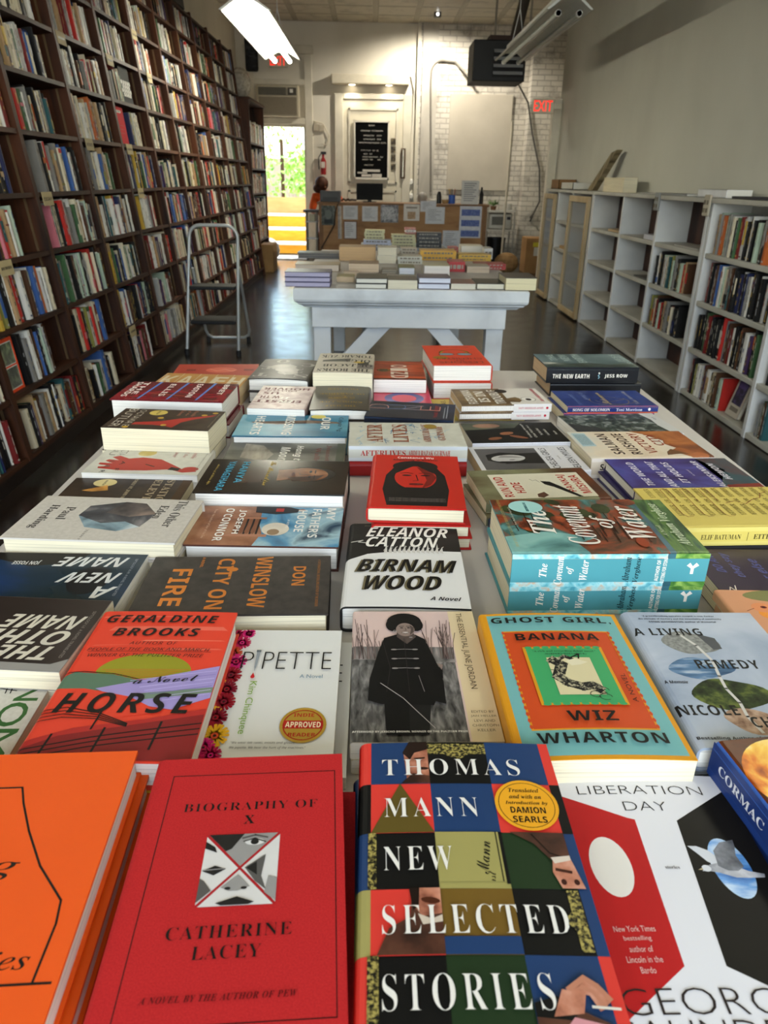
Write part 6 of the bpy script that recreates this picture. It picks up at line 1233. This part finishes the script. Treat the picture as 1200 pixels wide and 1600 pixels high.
for k_ in range(3): a.arc(70 + 20 * k_, 110 - 20 * k_, 40, 20, 20, 200, 2, gl)
tb('cats', 'hardcover_book', 'dark grey book with scattered pale curly letters', 'at far edge of front table', M('#3f3b38', .35), a, None, PAPW, True, (.032,), puff=.003)
a = Art(); a.rect(0, 0, 144, 212, NM(['#a8a090', '#b9b1a1'], 14, .45)); a.rect(0, 120, 40, 168, INK('#77706a')); a.poly([(60, 60), (130, 78), (130, 96), (60, 96)], INK('#4a4a44')); a.rect(12, 96, 40, 130, INK('#2c2b28')); a.ell(38, 100, 14, 10, INK('#b59a3c'), 14)
for (s, v, w_, u) in (('THE BOOKS', 186, 128, 72), ('OF JACOB', 136, 122, 80), ('OLGA', 86, 66, 102), ('TOKARCZUK', 36, 132, 72)): a.T(144 - u, v, w_, 30, s, BK_, 'S')
a.p = [(k_, [(144 - p_[0], 212 - p_[1]) for p_ in P_], F_, m_) if False else (k_, P_, F_, m_) for k_, P_, F_, m_ in a.p]
tb('jacob', 'paperback_book', 'thick tan book with black slab lettering', 'at the far edge centre', M('#b0a898', .4), a, None, PAPC, False, (.046,), puff=.0015)
a = Art(); a.rect(0, 0, 134, 205, NM(['#1d1a15', '#332d24', '#40382c'], 12, .3)); a.ell(70, 104, 34, 40, NM(['#33291d', '#5c4c32'], 20, .35), 20); gd = INK('#8d7434')
for s, v, w_ in (('THE HALF', 178, 70), ('KNOWN LIFE', 146, 96), ('IN SEARCH', 112, 60), ('OF PARADISE', 78, 104), ('PICO IYER', 36, 74)): a.T(67, v, w_, 11, s, gd, 'S')
a.arc(80, 104, 22, 16, 40, 330, 2, gd)
tb('pico', 'hardcover_book', 'dark olive brown book with gold lettering', 'in front of the tan slab lettered book', M('#2a251e', .3), a, None, PAPW, True, (.024,), puff=.002)
a = Art(); a.rect(0, 0, 131, 200, NM(['#8d2c14', '#b5481c', '#6e2010', '#c2561f'], 9, .35, (.4, 3, 1), .4)); a.rect(0, 188, 131, 200, INK('#1d1916')); a.ell(106, 104, 18, 18, INK('#3a3020'), 20); a.arc(106, 104, 14, 14, 0, 360, 1.4, INK('#a88a3c'), 20)
for k_, c_ in enumerate('DZIO'): a.T(66, 172 - k_ * 38, 30, 44, c_, INK('#cfc0b0'), '', rot=90, bold=.02)
tb('oized', 'paperback_book', 'rust orange book with tall pale lettering', 'at far edge right of the tan one', M('#93341a', .35), a, None, PAPW, False, (), base=.7856)
a = Art(); a.rect(0, 0, 140, 205, NM(['#b5285c', '#cf4a5c', '#d9707a'], 5, .3, (.4, 1, 1))); a.ell(66, 140, 48, 52, NM(['#2c2c5c', '#4a4c8d', '#7a78b0'], 12, .3), 28); a.ell(66, 140, 30, 32, INK('#d05a66'), 24); a.T(70, 186, 80, 8, 'HARUKI', INK('#e07a92'), '', track=1.4)
tb('pink', 'paperback_book', 'pink book with a blue ring', 'in front of the rust orange book', M('#c23a5e', .3), a, None, PAPW, False, (), dy=-.012)
a = Art(); a.rect(0, 0, 125, 190, NM(['#12141c', '#1d2433', '#2a3a56'], 8, .3, (1, .6, 1)))
for k_, (c_, col) in enumerate(zip('DUNE', ('#c9968a', '#6a86b0', '#a8a0b0', '#c98a7a'))): a.T(84, 168 - k_ * 38, 32, 44, c_, INK(col), '', rot=0, bold=-.03)
a.T(64, 40, 90, 8, 'FRANK HERBERT', INK('#a83a32'), '', rot=0); a.rect(14, 15, 110, 17, INK('#8d929c')); a.rect(14, 21, 96, 23, INK('#8d929c'))
sp = Art(); sp.rect(0, 0, 190, 50, NM(['#141822', '#202a3c', '#2c3a52'], 10, .3)); 
for k_, c_ in enumerate('DUNE'): sp.T(62 + k_ * 24, 24, 16, 24, c_, INK('#c95a72'), '')
sp.T(26, 26, 16, 5, 'FRANK', WH, 'B', rot=90); sp.T(33, 26, 18, 5, 'HERBERT', WH, 'B', rot=90)
tb('dune', 'paperback_book', 'dark navy book with thin neon lettering', 'in the middle column', M('#161a26', .3), a, sp, PAPT, False, (), dx=.012, da=2)
POS['after'] = (.0674, 1.3643, .82, 145, 221, .8, 'W')
a = Art(); a.rect(0, 0, 145, 221, NM(['#b9b8aa', '#c6c5b8'], 40, .45)); rng = random.Random(3)
for k_ in range(30): v = rng.uniform(20, 205); u = rng.uniform(12, 130); a.line([(u, v), (u + rng.uniform(-14, 14), v + rng.uniform(-12, 12)), (u + rng.uniform(-18, 18), v + rng.uniform(-18, 18))], 1.2, INK(rng.choice(['#5a93b5', '#86aec2', '#3c6e93'])))
rs = INK('#8d4a2a'); a.T(76, 172, 108, 30, 'AFTER', rs, 'S'); a.T(76, 122, 108, 30, 'LIVES', rs, 'S'); a.T(78, 72, 112, 14, 'ABDULRAZAK', rs, 'S'); a.T(76, 44, 84, 14, 'GURNAH', rs, 'S'); a.ell(118, 60, 15, 13, INK('#8d7434'), 20)
sp = Art(); sp.rect(0, 0, 221, 60, INK('#bfc3c4')); sp.T(64, 16, 84, 11, 'AFTERLIVES', INK('#a8281f'), 'S'); sp.T(150, 16, 78, 11, 'ABDULRAZAK GURNAH', INK('#a8281f'), 'S')
tb('after', 'hardcover_book', 'cream book with rust lettering and blue wisps', 'in the middle column', M('#bdbcae', .4), a, sp, PAPW, True, (.03,), under=[M('#8d1a18', .35)], offs=[(0, -.006, 0)])
RDD = M('#a81e18', .35); face_dk = (INK('#15100f'), INK('#8d1a14'), INK('#15100f'))
a = Art(); RR = INK('#b82a1e'); a.rect(0, 0, 148, 226, RR); hk = INK('#171312')
a.poly([(30, 8), (22, 70), (26, 130), (40, 168), (74, 182), (108, 170), (122, 132), (126, 70), (120, 8)], hk); a.ell(74, 172, 38, 26, hk, 24); a.ell(74, 122, 34, 50, RR, 30); a.poly([(76, 170), (100, 152), (108, 122), (98, 90), (84, 76), (92, 110), (88, 136)], INK('#6e1812')); a.poly([(40, 136), (74, 176), (108, 136), (112, 160), (74, 186), (36, 160)], hk)
for u in (60, 90): a.ell(u, 130, 8, 3.2, hk, 12); a.line([(u - 10, 139), (u, 142), (u + 10, 138)], 2, hk)
a.line([(75, 132), (78, 108), (70, 106)], 1.6, hk); a.ell(75, 92, 12, 4, hk, 14); a.ell(75, 92, 9, 1.2, INK('#8d1a14'), 10); a.poly([(58, 78), (92, 78), (88, 40), (62, 40)], hk)
a.T(75, 213, 62, 9, 'Constance Wu', WH, 'B'); a.T(75, 201, 76, 8, 'Making a Scene', hk, 'B')
for k_ in range(3): a.T(76, 34 - k_ * 5, 86, 2.6, 'These essays reveal a deeply human portrait in full colour', INK('#a89a92'), '')
tb('constance', 'hardcover_book', 'red book with a black haired face', 'in the middle column', RDD, a, None, PAPC, True, (.026, .022), offs=[(.004, -.004, 2), (.006, 0, 3)])
# ---- right columns going back
a = Art(); OO = INK('#c2412a'); a.rect(0, 0, 152, 232, OO); a.ell(76, 96, 42, 42, INK('#8d7a22'), 30); a.ell(76, 92, 32, 36, OO, 30); a.rect(20, 96, 132, 140, OO); a.arc(76, 96, 40, 40, 180, 360, 3, BK_, 24)
for u in (52, 100): a.ell(u, 112, 20, 12, INK('#6e8896'), 20); a.arc(u, 112, 20, 12, 0, 360, 2.4, BK_, 22)
a.line([(72, 112), (80, 112)], 2.4, BK_); a.ell(122, 152, 20, 16, INK('#8d6a1e'), 24); a.T(76, 206, 112, 17, 'LESSONS', INK('#3a2530'), ''); a.T(76, 186, 18, 10, 'IN', INK('#3a2530'), ''); a.T(76, 164, 122, 17, 'CHEMISTRY', INK('#3a2530'), ''); a.T(76, 24, 108, 10, 'Bonnie Garmus', INK('#7a3020'), 'sc')
tb('lessons', 'hardcover_book', 'coral orange book with spectacles and a yellow curl', 'at far edge', M('#b53c28', .35), a, None, PAPW, True, (.044,), under=[M('#b53c28', .35)], offs=[(.004, -.002, -1)], da=-1)
a = Art(); a.rect(0, 0, 140, 205, INK('#b59f4a')); a.T(98, 176, 60, 12, 'ISRAEL', INK('#55491c'), '', rot=0); a.T(76, 158, 40, 10, 'POEM', INK('#55491c'), '')
POS['yellowflat'] = (.2506, 1.712, .775, 140, 205, 2.5, 'W')
tb('yellowflat', 'paperback_book', 'thin mustard yellow book', 'under the brown and white house book', M('#b59f4a', .4), a, None, PAPC, False, ())
a = Art(); BRn = NM(['#4a3a28', '#6b5538', '#8d7650'], 16, .4); a.rect(0, 0, 136, 208, INK('#cfcac2')); a.rect(0, 92, 136, 208, BRn); a.poly([(20, 92), (50, 92), (60, 70), (40, 56), (16, 70)], BRn); WW = INK('#dcd8ce')
a.T(66, 178, 116, 22, 'FLEISHMAN', WW, 'B'); a.T(66, 148, 90, 24, 'IS IN', WW, 'B'); a.T(64, 114, 116, 24, 'TROUBLE', WW, 'B'); a.ell(112, 92, 16, 15, INK('#2a2420'), 20); a.ell(40, 44, 20, 19, INK('#dcd8d0'), 22); a.arc(40, 44, 18, 17, 0, 360, 2, INK('#8d8a84'), 22); a.ell(38, 44, 9, 7, INK('#23201e'), 12); a.T(76, 14, 110, 8, 'TAFFY BRODESSER-AKNER', INK('#b02a3a'), 'B')
sp = Art(); sp.rect(0, 0, 120, 30, BRn); sp.rect(120, 0, 208, 30, INK('#cfcac6')); sp.T(62, 9, 112, 9, 'FLEISHMAN IS IN TROUBLE', WW, 'B'); sp.T(160, 9, 58, 4.5, 'TAFFY BRODESSER-AKNER', INK('#b8646c'), 'B'); sp.ell(198, 9, 3, 3, INK('#b02a3a'), 12)
POS['fleish'] = (.2964, 1.6767, .811, 136, 208, 4.6, 'W')
x_, y_ = POS['fleish'][:2]
def fleish():
    z = .7752
    for k, (t, lab) in enumerate(((.0175, 'brown and white house book, lower of two copies'), (.0182, 'brown and white house book with block lettering, on top of its copy'))):
        rt = thing('paperback_book', lab, 'book', (x_ + .003 * k, y_, z), (0, 0, PI / 2 + math.radians(4.6 + k * .4)), group='stack of brown and white house books')
        mkbook(rt, .136, .208, t, M('#cfcac2', .35), a if k else None, sp, PAPT, False); z += t + .0005
fleish()
a = Art(); a.rect(0, 0, 132, 203, INK('#151412')); a.poly([(84, 203), (132, 203), (132, 70), (96, 92)], NM(['#23241d', '#3f4436', '#575a48'], 14, .35)); a.ell(112, 150, 14, 30, NM(['#6e4a3a', '#a88068'], 20, .35), 18); a.ell(60, 118, 9, 16, INK('#8d5c40'), 14, 20); a.ell(36, 98, 7, 20, INK('#7a4c34'), 14, -30); a.ell(28, 150, 8, 16, INK('#7a4c34'), 14, 20)
for k_, (v, w_) in enumerate(((72, 92), (62, 80), (46, 44), (32, 40), (14, 24))): a.T(76 - k_ * 4, v, w_, 6, ('Walking through', 'Clear Water in a', 'Pool Painted Black', 'Cookie Mueller', 'Stories')[k_], INK('#bdb9b0'), 'S')
sp = Art(); sp.rect(0, 0, 203, 32, INK('#d6d6d8')); sp.T(62, 13, 84, 6, 'Walking through Clear Water', BK_, 'S'); sp.T(154, 12, 66, 5, 'Cookie Mueller', BK_, 'S')
tb('walking', 'paperback_book', 'black book with dim figures and a white spine', 'right middle column', M('#d0d0d2', .3), a, sp, PAPW, False, ())
a = Art(); a.rect(0, 0, 138, 205, INK('#cfced0')); a.rect(10, 74, 126, 196, NM(['#4c4a4a', '#5c5a5a'], 12, .35)); a.poly([(40, 76), (100, 76), (96, 118), (104, 150), (90, 180), (60, 182), (44, 160)], INK('#23211f')); gf = INK('#b5b2ae')
a.ell(70, 140, 19, 34, gf, 24, 8); a.poly([(54, 160), (40, 150), (46, 110), (58, 104), (54, 130)], INK('#1d1b1a'))
for v in (140, 156): a.ell(76, v - 6, 2, 5, BK_, 10)
a.ell(62, 134, 1.8, 6, INK('#55504e'), 10); a.poly([(74, 160), (86, 150), (80, 120), (72, 110)], INK('#8d8a86')); a.T(68, 60, 112, 14, 'CHELSEA GIRLS', BK_, ''); a.T(72, 20, 112, 14, 'EILEEN MYLES', BK_, ''); a.T(70, 40, 22, 3, 'A NOVEL', INK('#77706a'), 'S')
tb('chelsea', 'paperback_book', 'white book with a grey sideways portrait', 'right middle column', M('#cfced0', .35), a, None, PAPT, False, (), dy=.004)
a = Art(); a.rect(0, 0, 140, 211, NM(['#5c5c44', '#7c7c5c', '#4c3420', '#7a4020'], 8, .35, (1, .5, 1))); a.poly([(0, 20), (140, 20), (140, 0), (0, 0)], NM(['#3a2418', '#6e3a20'], 10, .35)); a.poly([(10, 180), (118, 180), (118, 18), (10, 18)], INK('#cfcab4')); rd = INK('#a8281f')
a.T(62, 166, 88, 16, 'RUN AND', rd, 'B'); a.T(56, 142, 46, 16, 'HIDE', rd, 'B'); a.T(70, 52, 76, 16, 'PANKAJ', rd, 'B'); a.T(64, 32, 82, 16, 'MISHRA', rd, 'B'); a.line([(92, 112), (84, 108), (88, 102), (76, 98)], 1, INK('#77706a')); a.poly([(82, 96), (78, 80), (60, 70), (10, 44), (10, 52), (54, 80), (66, 92)], BK_); a.poly([(26, 118), (34, 104), (20, 100), (10, 112), (14, 120)], INK('#55382a'))
tb('run', 'paperback_book', 'cream panelled book with running feet', 'behind the thick painted book', M('#6b6b50', .35), a, None, PAPC, False, (.02,), da=-1, offs=[(-.004, -.006, 3)])
PNT = NM(['#1d2a1c', '#55321f', '#8d3f22', '#3c5c54', '#5c8d8a'], 16, .35, (1, 1, 1), 1.2); GRN = NM(['#1c3018', '#33522a', '#5c7a3c', '#274848'], 24, .35, (.5, 2, 1), 1)
a = Art(); a.rect(0, 0, 170, 250, PNT); a.rect(0, 0, 170, 42, GRN); a.poly([(0, 42), (170, 42), (170, 47), (0, 50)], NM(['#2a4450', '#4a6a74'], 20, .35)); a.poly([(0, 250), (0, 150), (30, 160), (46, 130), (66, 190), (50, 250)], NM(['#3c6664', '#6fa09a', '#8dbab0'], 14, .35, (1, 1, 1), .8)); rng = random.Random(1)
TR = [NM(['#2a1c12', '#6e3018', '#a8502a'], 60, .4), NM(['#1d2414', '#3c4420'], 60, .4)]
for k_ in range(26): u, v = rng.uniform(70, 165), rng.uniform(55, 240); a.ell(u, v, rng.uniform(8, 18), rng.uniform(6, 14), TR[k_ % 2], 9, rng.uniform(0, 90)); 
for k_ in range(16): v = rng.uniform(60, 235); u = rng.uniform(30, 70); a.line([(u, v), (u + rng.uniform(30, 60), v + rng.uniform(-3, 3))], 1.4, INK('#2a1a12'))
a.ell(30, 76, 14, 8, INK('#8d3c20'), 8); WI = INK('#e4ddd0')
a.T(94, 196, 76, 32, 'The', WI, 'si'); a.T(86, 150, 122, 40, 'Covenant', WI, 'si'); a.T(92, 108, 40, 30, 'of', WI, 'si'); a.T(92, 70, 104, 34, 'Water', WI, 'si'); a.T(86, 20, 134, 18, 'Abraham Verghese', INK('#c3cfae'), 'si'); a.T(64, 38, 32, 6, 'A Novel', INK('#a8b094'), 'si'); a.ell(142, 204, 21, 24, INK('#9ccac4'), 28); a.T(146, 204, 22, 4, 'OPRAH\'S', INK('#2c5c62'), 'B'); a.T(140, 204, 28, 4, 'BOOK CLUB', INK('#2c5c62'), 'B'); a.T(134, 204, 16, 4, '2023', INK('#2c5c62'), 'B'); a.T(92, 240, 150, 4, 'FROM THE BESTSELLING AUTHOR OF CUTTING FOR STONE', INK('#b5a45c'), 'i'); a.T(112, 229, 60, 4, 'Your heart is unforgettable.', INK('#c9c2b0'), 'i')
sp = Art(); sp.rect(0, 0, 200, 62, NM(['#4a94a0', '#74b8be', '#a3cdcc', '#c3a98d'], 70, .35, dist=.4, lo=.32, hi=.66)); sp.rect(200, 0, 250, 62, NM(['#2a4a24', '#4a7a34', '#8dae54', '#3c6c74'], 30, .35, (.6, 1, 2), .6)); sp.rect(196, 0, 206, 62, NM(['#274850', '#3c6a74'], 20, .35))
for s_, u, w_ in (('The', 40, 16), ('Covenant', 60, 34), ('of', 74, 9), ('Water', 92, 24)): sp.T(u, 24, w_ * 1.2, 10, s_, WI, 'si', rot=70 if False else 90)
sp.T(146, 24, 36, 9, 'Abraham', INK('#16262a'), 'si', rot=90); sp.T(160, 24, 36, 9, 'Verghese', INK('#16262a'), 'si', rot=90); sp.T(186, 23, 30, 5, 'AUTHOR OF', WI, 'B', rot=90); sp.T(194, 23, 36, 5, 'CUTTING FOR STONE', WI, 'B', rot=90); sp.poly([(228, 18), (232, 18), (232, 26), (238, 30), (234, 34), (230, 29), (226, 34), (222, 30), (228, 26)], WI)
tb('coven', 'hardcover_book', 'thick painted landscape book with turquoise spine', 'right of centre', M('#4a8d94', .35), a, sp, PAPC, True, (.047,), offs=[(0, .002, .3)])
a = Art(); a.rect(0, 0, 155, 240, NM(['#2c3c40', '#55686c', '#7c8c8c'], 9, .35, (1, .5, 1))); a.poly([(0, 240), (60, 240), (40, 160), (46, 110), (30, 70), (46, 30), (40, 0), (0, 0)], NM(['#1d2624', '#3a4844', '#b5b5ac'], 14, .35, (1, .6, 1), .6)); pl = INK('#9aaaa8'); a.T(110, 200, 70, 20, 'THE', pl, 'B'); a.T(108, 166, 76, 22, 'NEW', pl, 'B'); a.T(100, 130, 96, 22, 'EARTH', pl, 'B'); a.T(104, 24, 90, 18, 'JESS', pl, 'B'); a.T(84, 8, 90, 14, 'ROW', pl, 'B')
sp = Art(); sp.rect(0, 0, 240, 62, NM(['#101114', '#191b20'], 10, .25)); sp.T(64, 18, 96, 11, 'THE NEW EARTH', WI, 'B', track=1.1); sp.T(182, 18, 60, 11, 'JESS ROW', WI, 'B', track=1.1); sp.line([(136, 12), (139, 16), (135, 19), (138, 23)], 1.6, INK('#8ab4c4')); sp.ell(137, 26, 2, 2, WI, 10)
tb('newearth', 'hardcover_book', 'black spined book with grey sea cover', 'at far right corner', M('#17181c', .25), a, sp, PAPT, True, (.042,), da=-3, under=[M('#121316', .3)], offs=[(.014, .006, 0)])
a = Art(); a.rect(0, 0, 140, 215, NM(['#16245c', '#1f3272', '#293f84'], 9, .35)); gd2 = INK('#8d7a54'); a.arc(50, 100, 40, 46, 60, 300, 1.6, gd2, 22); a.arc(64, 84, 46, 50, 100, 250, 1.2, gd2, 22); a.line([(30, 120), (60, 60), (96, 110)], 1.2, gd2); a.T(92, 150, 70, 14, 'Song of', INK('#7a88b0'), 'i'); a.T(70, 112, 100, 16, 'Solomon', INK('#a8966a'), 'sc'); a.T(76, 40, 112, 11, 'Toni Morrison', INK('#8d8d9a'), 'S'); a.T(62, 178, 90, 8, 'WITH A NEW FOREWORD', INK('#6e80b0'), ''); a.rect(0, 0, 3, 215, INK('#b55a7c'))
sp = Art(); sp.rect(0, 0, 215, 22, INK('#123c5c')); sp.rect(0, 0, 215, 2.5, INK('#b5522c')); sp.T(56, 8, 88, 6.5, 'SONG OF SOLOMON', WI, 'S'); sp.T(146, 8, 62, 6.5, 'Toni Morrison', INK('#c9cbd0'), 'S'); sp.ell(194, 8.5, 3, 3.4, WI, 10)
tb('solomon', 'paperback_book', 'royal blue book with gold curves', 'second from far right corner', M('#1b2d6a', .3), a, sp, PAPC, False, (.016,), da=-1, offs=[(-.008, -.002, 0)])
a = Art(); a.rect(0, 0, 150, 228, INK('#c0c0be')); a.poly([(0, 228), (150, 228), (150, 34), (100, 26), (60, 30), (0, 22)], NM(['#161a18', '#36403c', '#8d9490'], 50, .35, (1, 1, 1), .8)); a.poly([(0, 228), (0, 150), (60, 172), (90, 228)], NM(['#26282a', '#36383a'], 20, .4)); a.T(110, 14, 20, 5, 'POEMS', INK('#55585c'), '')
tb('bw', 'paperback_book', 'dark rain photo book with a curled white strip', 'third from far right corner', M('#bdbdba', .35), a, None, PAPW, False, ())
a = Art(); a.rect(0, 0, 160, 240, NM(['#c9b59a', '#d9cbb4', '#b9c6c4'], 6, .35)); a.poly([(0, 0), (160, 0), (160, 110), (140, 84), (120, 74), (100, 60), (80, 66), (56, 52), (40, 70), (24, 58), (0, 40)], NM(['#55290f', '#8d4c24', '#b5723c'], 14, .4, (1, 1, 1), .8)); a.poly([(20, 40), (50, 66), (34, 80), (16, 86), (22, 60)], NM(['#3a2413', '#6e4620'], 20, .4)); a.ell(14, 22, 16, 16, INK('#a8643c'), 10); dk = INK('#33201a'); rst = INK('#8d3a1e')
a.T(84, 176, 122, 21, 'SALMAN', dk, 'B'); a.T(84, 142, 124, 21, 'RUSHDIE', dk, 'B'); a.T(88, 108, 122, 20, 'VICTORY', rst, 'B'); a.T(106, 76, 70, 19, 'CITY', rst, 'B'); a.rect(70, 206, 150, 234, INK('#a8bfc4'))
for k_ in range(8): a.rect(78, 209 + k_ * 3, 142, 210.2 + k_ * 3, INK('#5c7478'))
a.T(70, 54, 26, 3, 'A NOVEL', rst, 'S')
sp = Art(); sp.rect(0, 0, 240, 44, NM(['#cfc0b0', '#dcd4c8'], 8, .35)); sp.T(48, 22, 60, 12, 'SALMAN', BK_, 'B'); sp.T(48, 7, 58, 10, 'VICTORY CITY', rst, 'B')
tb('rush', 'hardcover_book', 'pale book with a ruddy cliff and city lettering', 'right column', M('#cdbfa8', .35), a, sp, PAPC, True, (), da=-2, dy=.012)
a = Art(); a.rect(0, 0, 150, 232, NM(['#1d1838', '#3a2c6e', '#4c4a93', '#1f4a72'], 9, .3, (1, .7, 1), 1)); a.poly([(0, 0), (150, 0), (150, 60), (90, 30), (40, 60), (0, 74)], NM(['#16202a', '#2c4c54', '#5c2c2a'], 10, .3, (1, 1, 1), .8)); a.poly([(0, 0), (26, 0), (20, 60), (0, 76)], INK('#7a2c22')); WL = INK('#cfcbd4')
a.T(76, 194, 112, 13, 'THE WORLD', WL, 'BI'); a.T(74, 156, 126, 13, 'AND ALL THAT', WL, 'BI'); a.T(80, 128, 104, 13, 'IT HOLDS', WL, 'BI'); a.T(72, 70, 128, 12, 'ALEKSANDAR', WL, 'BI'); a.T(84, 44, 80, 12, 'HEMON', WL, 'BI'); a.T(78, 100, 30, 4, 'a novel', WL, 'I')
tb('hemon', 'hardcover_book', 'violet and blue painted book with white capitals', 'right column', M('#2c2454', .3), a, None, PAPW, True, (.022,), offs=[(-.008, 0, 2)])
YL = M('#cdb95e', .45, var=.04)
a = Art(); a.rect(0, 0, 150, 232, INK('#cdb95e')); br_ = INK('#7a6a2c')
for k_ in range(13): a.T(62, 214 - k_ * 16, 40, 8, 'EITHER', br_, 'S'); a.T(96, 214 - k_ * 16, 14, 7, 'OR', br_, 'S'); a.T(128, 214 - k_ * 16, 36, 8, 'EITHER', br_, 'S')
md = INK('#7a2c22')
for v in (182, 150, 118): a.line([(38, v), (36, v + 10), (46, v + 14), (140, v + 10), (144, v + 2), (136, v - 2), (92, v)], .9, md)
a.line([(84, 110), (92, 92), (80, 80), (96, 62), (104, 44), (120, 36), (128, 20)], 1, md)
sp = Art(); sp.rect(0, 0, 232, 62, INK('#d3c26c')); sp.T(76, 14, 60, 8, 'ELIF BATUMAN', INK('#4a4220'), 'S'); sp.line([(116, 8), (116, 21)], .8, INK('#4a4220')); sp.T(156, 14, 62, 8, 'EITHER/OR', INK('#4a4220'), 'S')
POS['yellow'] = (.545, 1.03, .82, 150, 232, 3.0, 'W')
tb('yellow', 'hardcover_book', 'pale yellow book covered in repeated small words', 'at the right', YL, a, sp, PAPC, True, (.03,), under=[M('#2b2b30', .4)])
a = Art(); a.rect(0, 0, 130, 225, NM(['#22152c', '#2f1d3a'], 8, .3)); pb = INK('#4a4f86'); a.T(84, 178, 70, 14, 'they say', pb, 'BI', skew=.2); a.T(66, 146, 70, 14, 'or else', pb, 'BI', skew=.2); a.T(92, 200, 60, 12, 'DO AND', pb, 'BI', skew=.2); a.T(70, 108, 60, 4, 'a novel by two authors', INK('#8d86a0'), ''); a.line([(8, 214), (22, 208), (12, 204), (26, 200)], 1.4, WI)
POS['purple'] = (.563, .868, .795, 130, 225, 0, 'W')
tb('purple', 'paperback_book', 'dark purple book with faint blue lettering', 'in front of the pale yellow one', M('#271832', .3), a, None, PAPC, False, (.016,))
POS['blueflat'] = (.262, 1.02, .792, 130, 200, 78, 'W')
for (k_, x0, y0, w_, h_, t_, col, lab) in ((0, .197, .99, .1, .15, .016, '#22304c', 'navy book peeping out behind the thick painted book'),):
    rt = thing('paperback_book', lab, 'book', (.285, 1.033, .7606), (0, 0, math.radians(1.5))); mkbook(rt, .19, .095, t_, M(col, .4), None, None, PAPW, False)
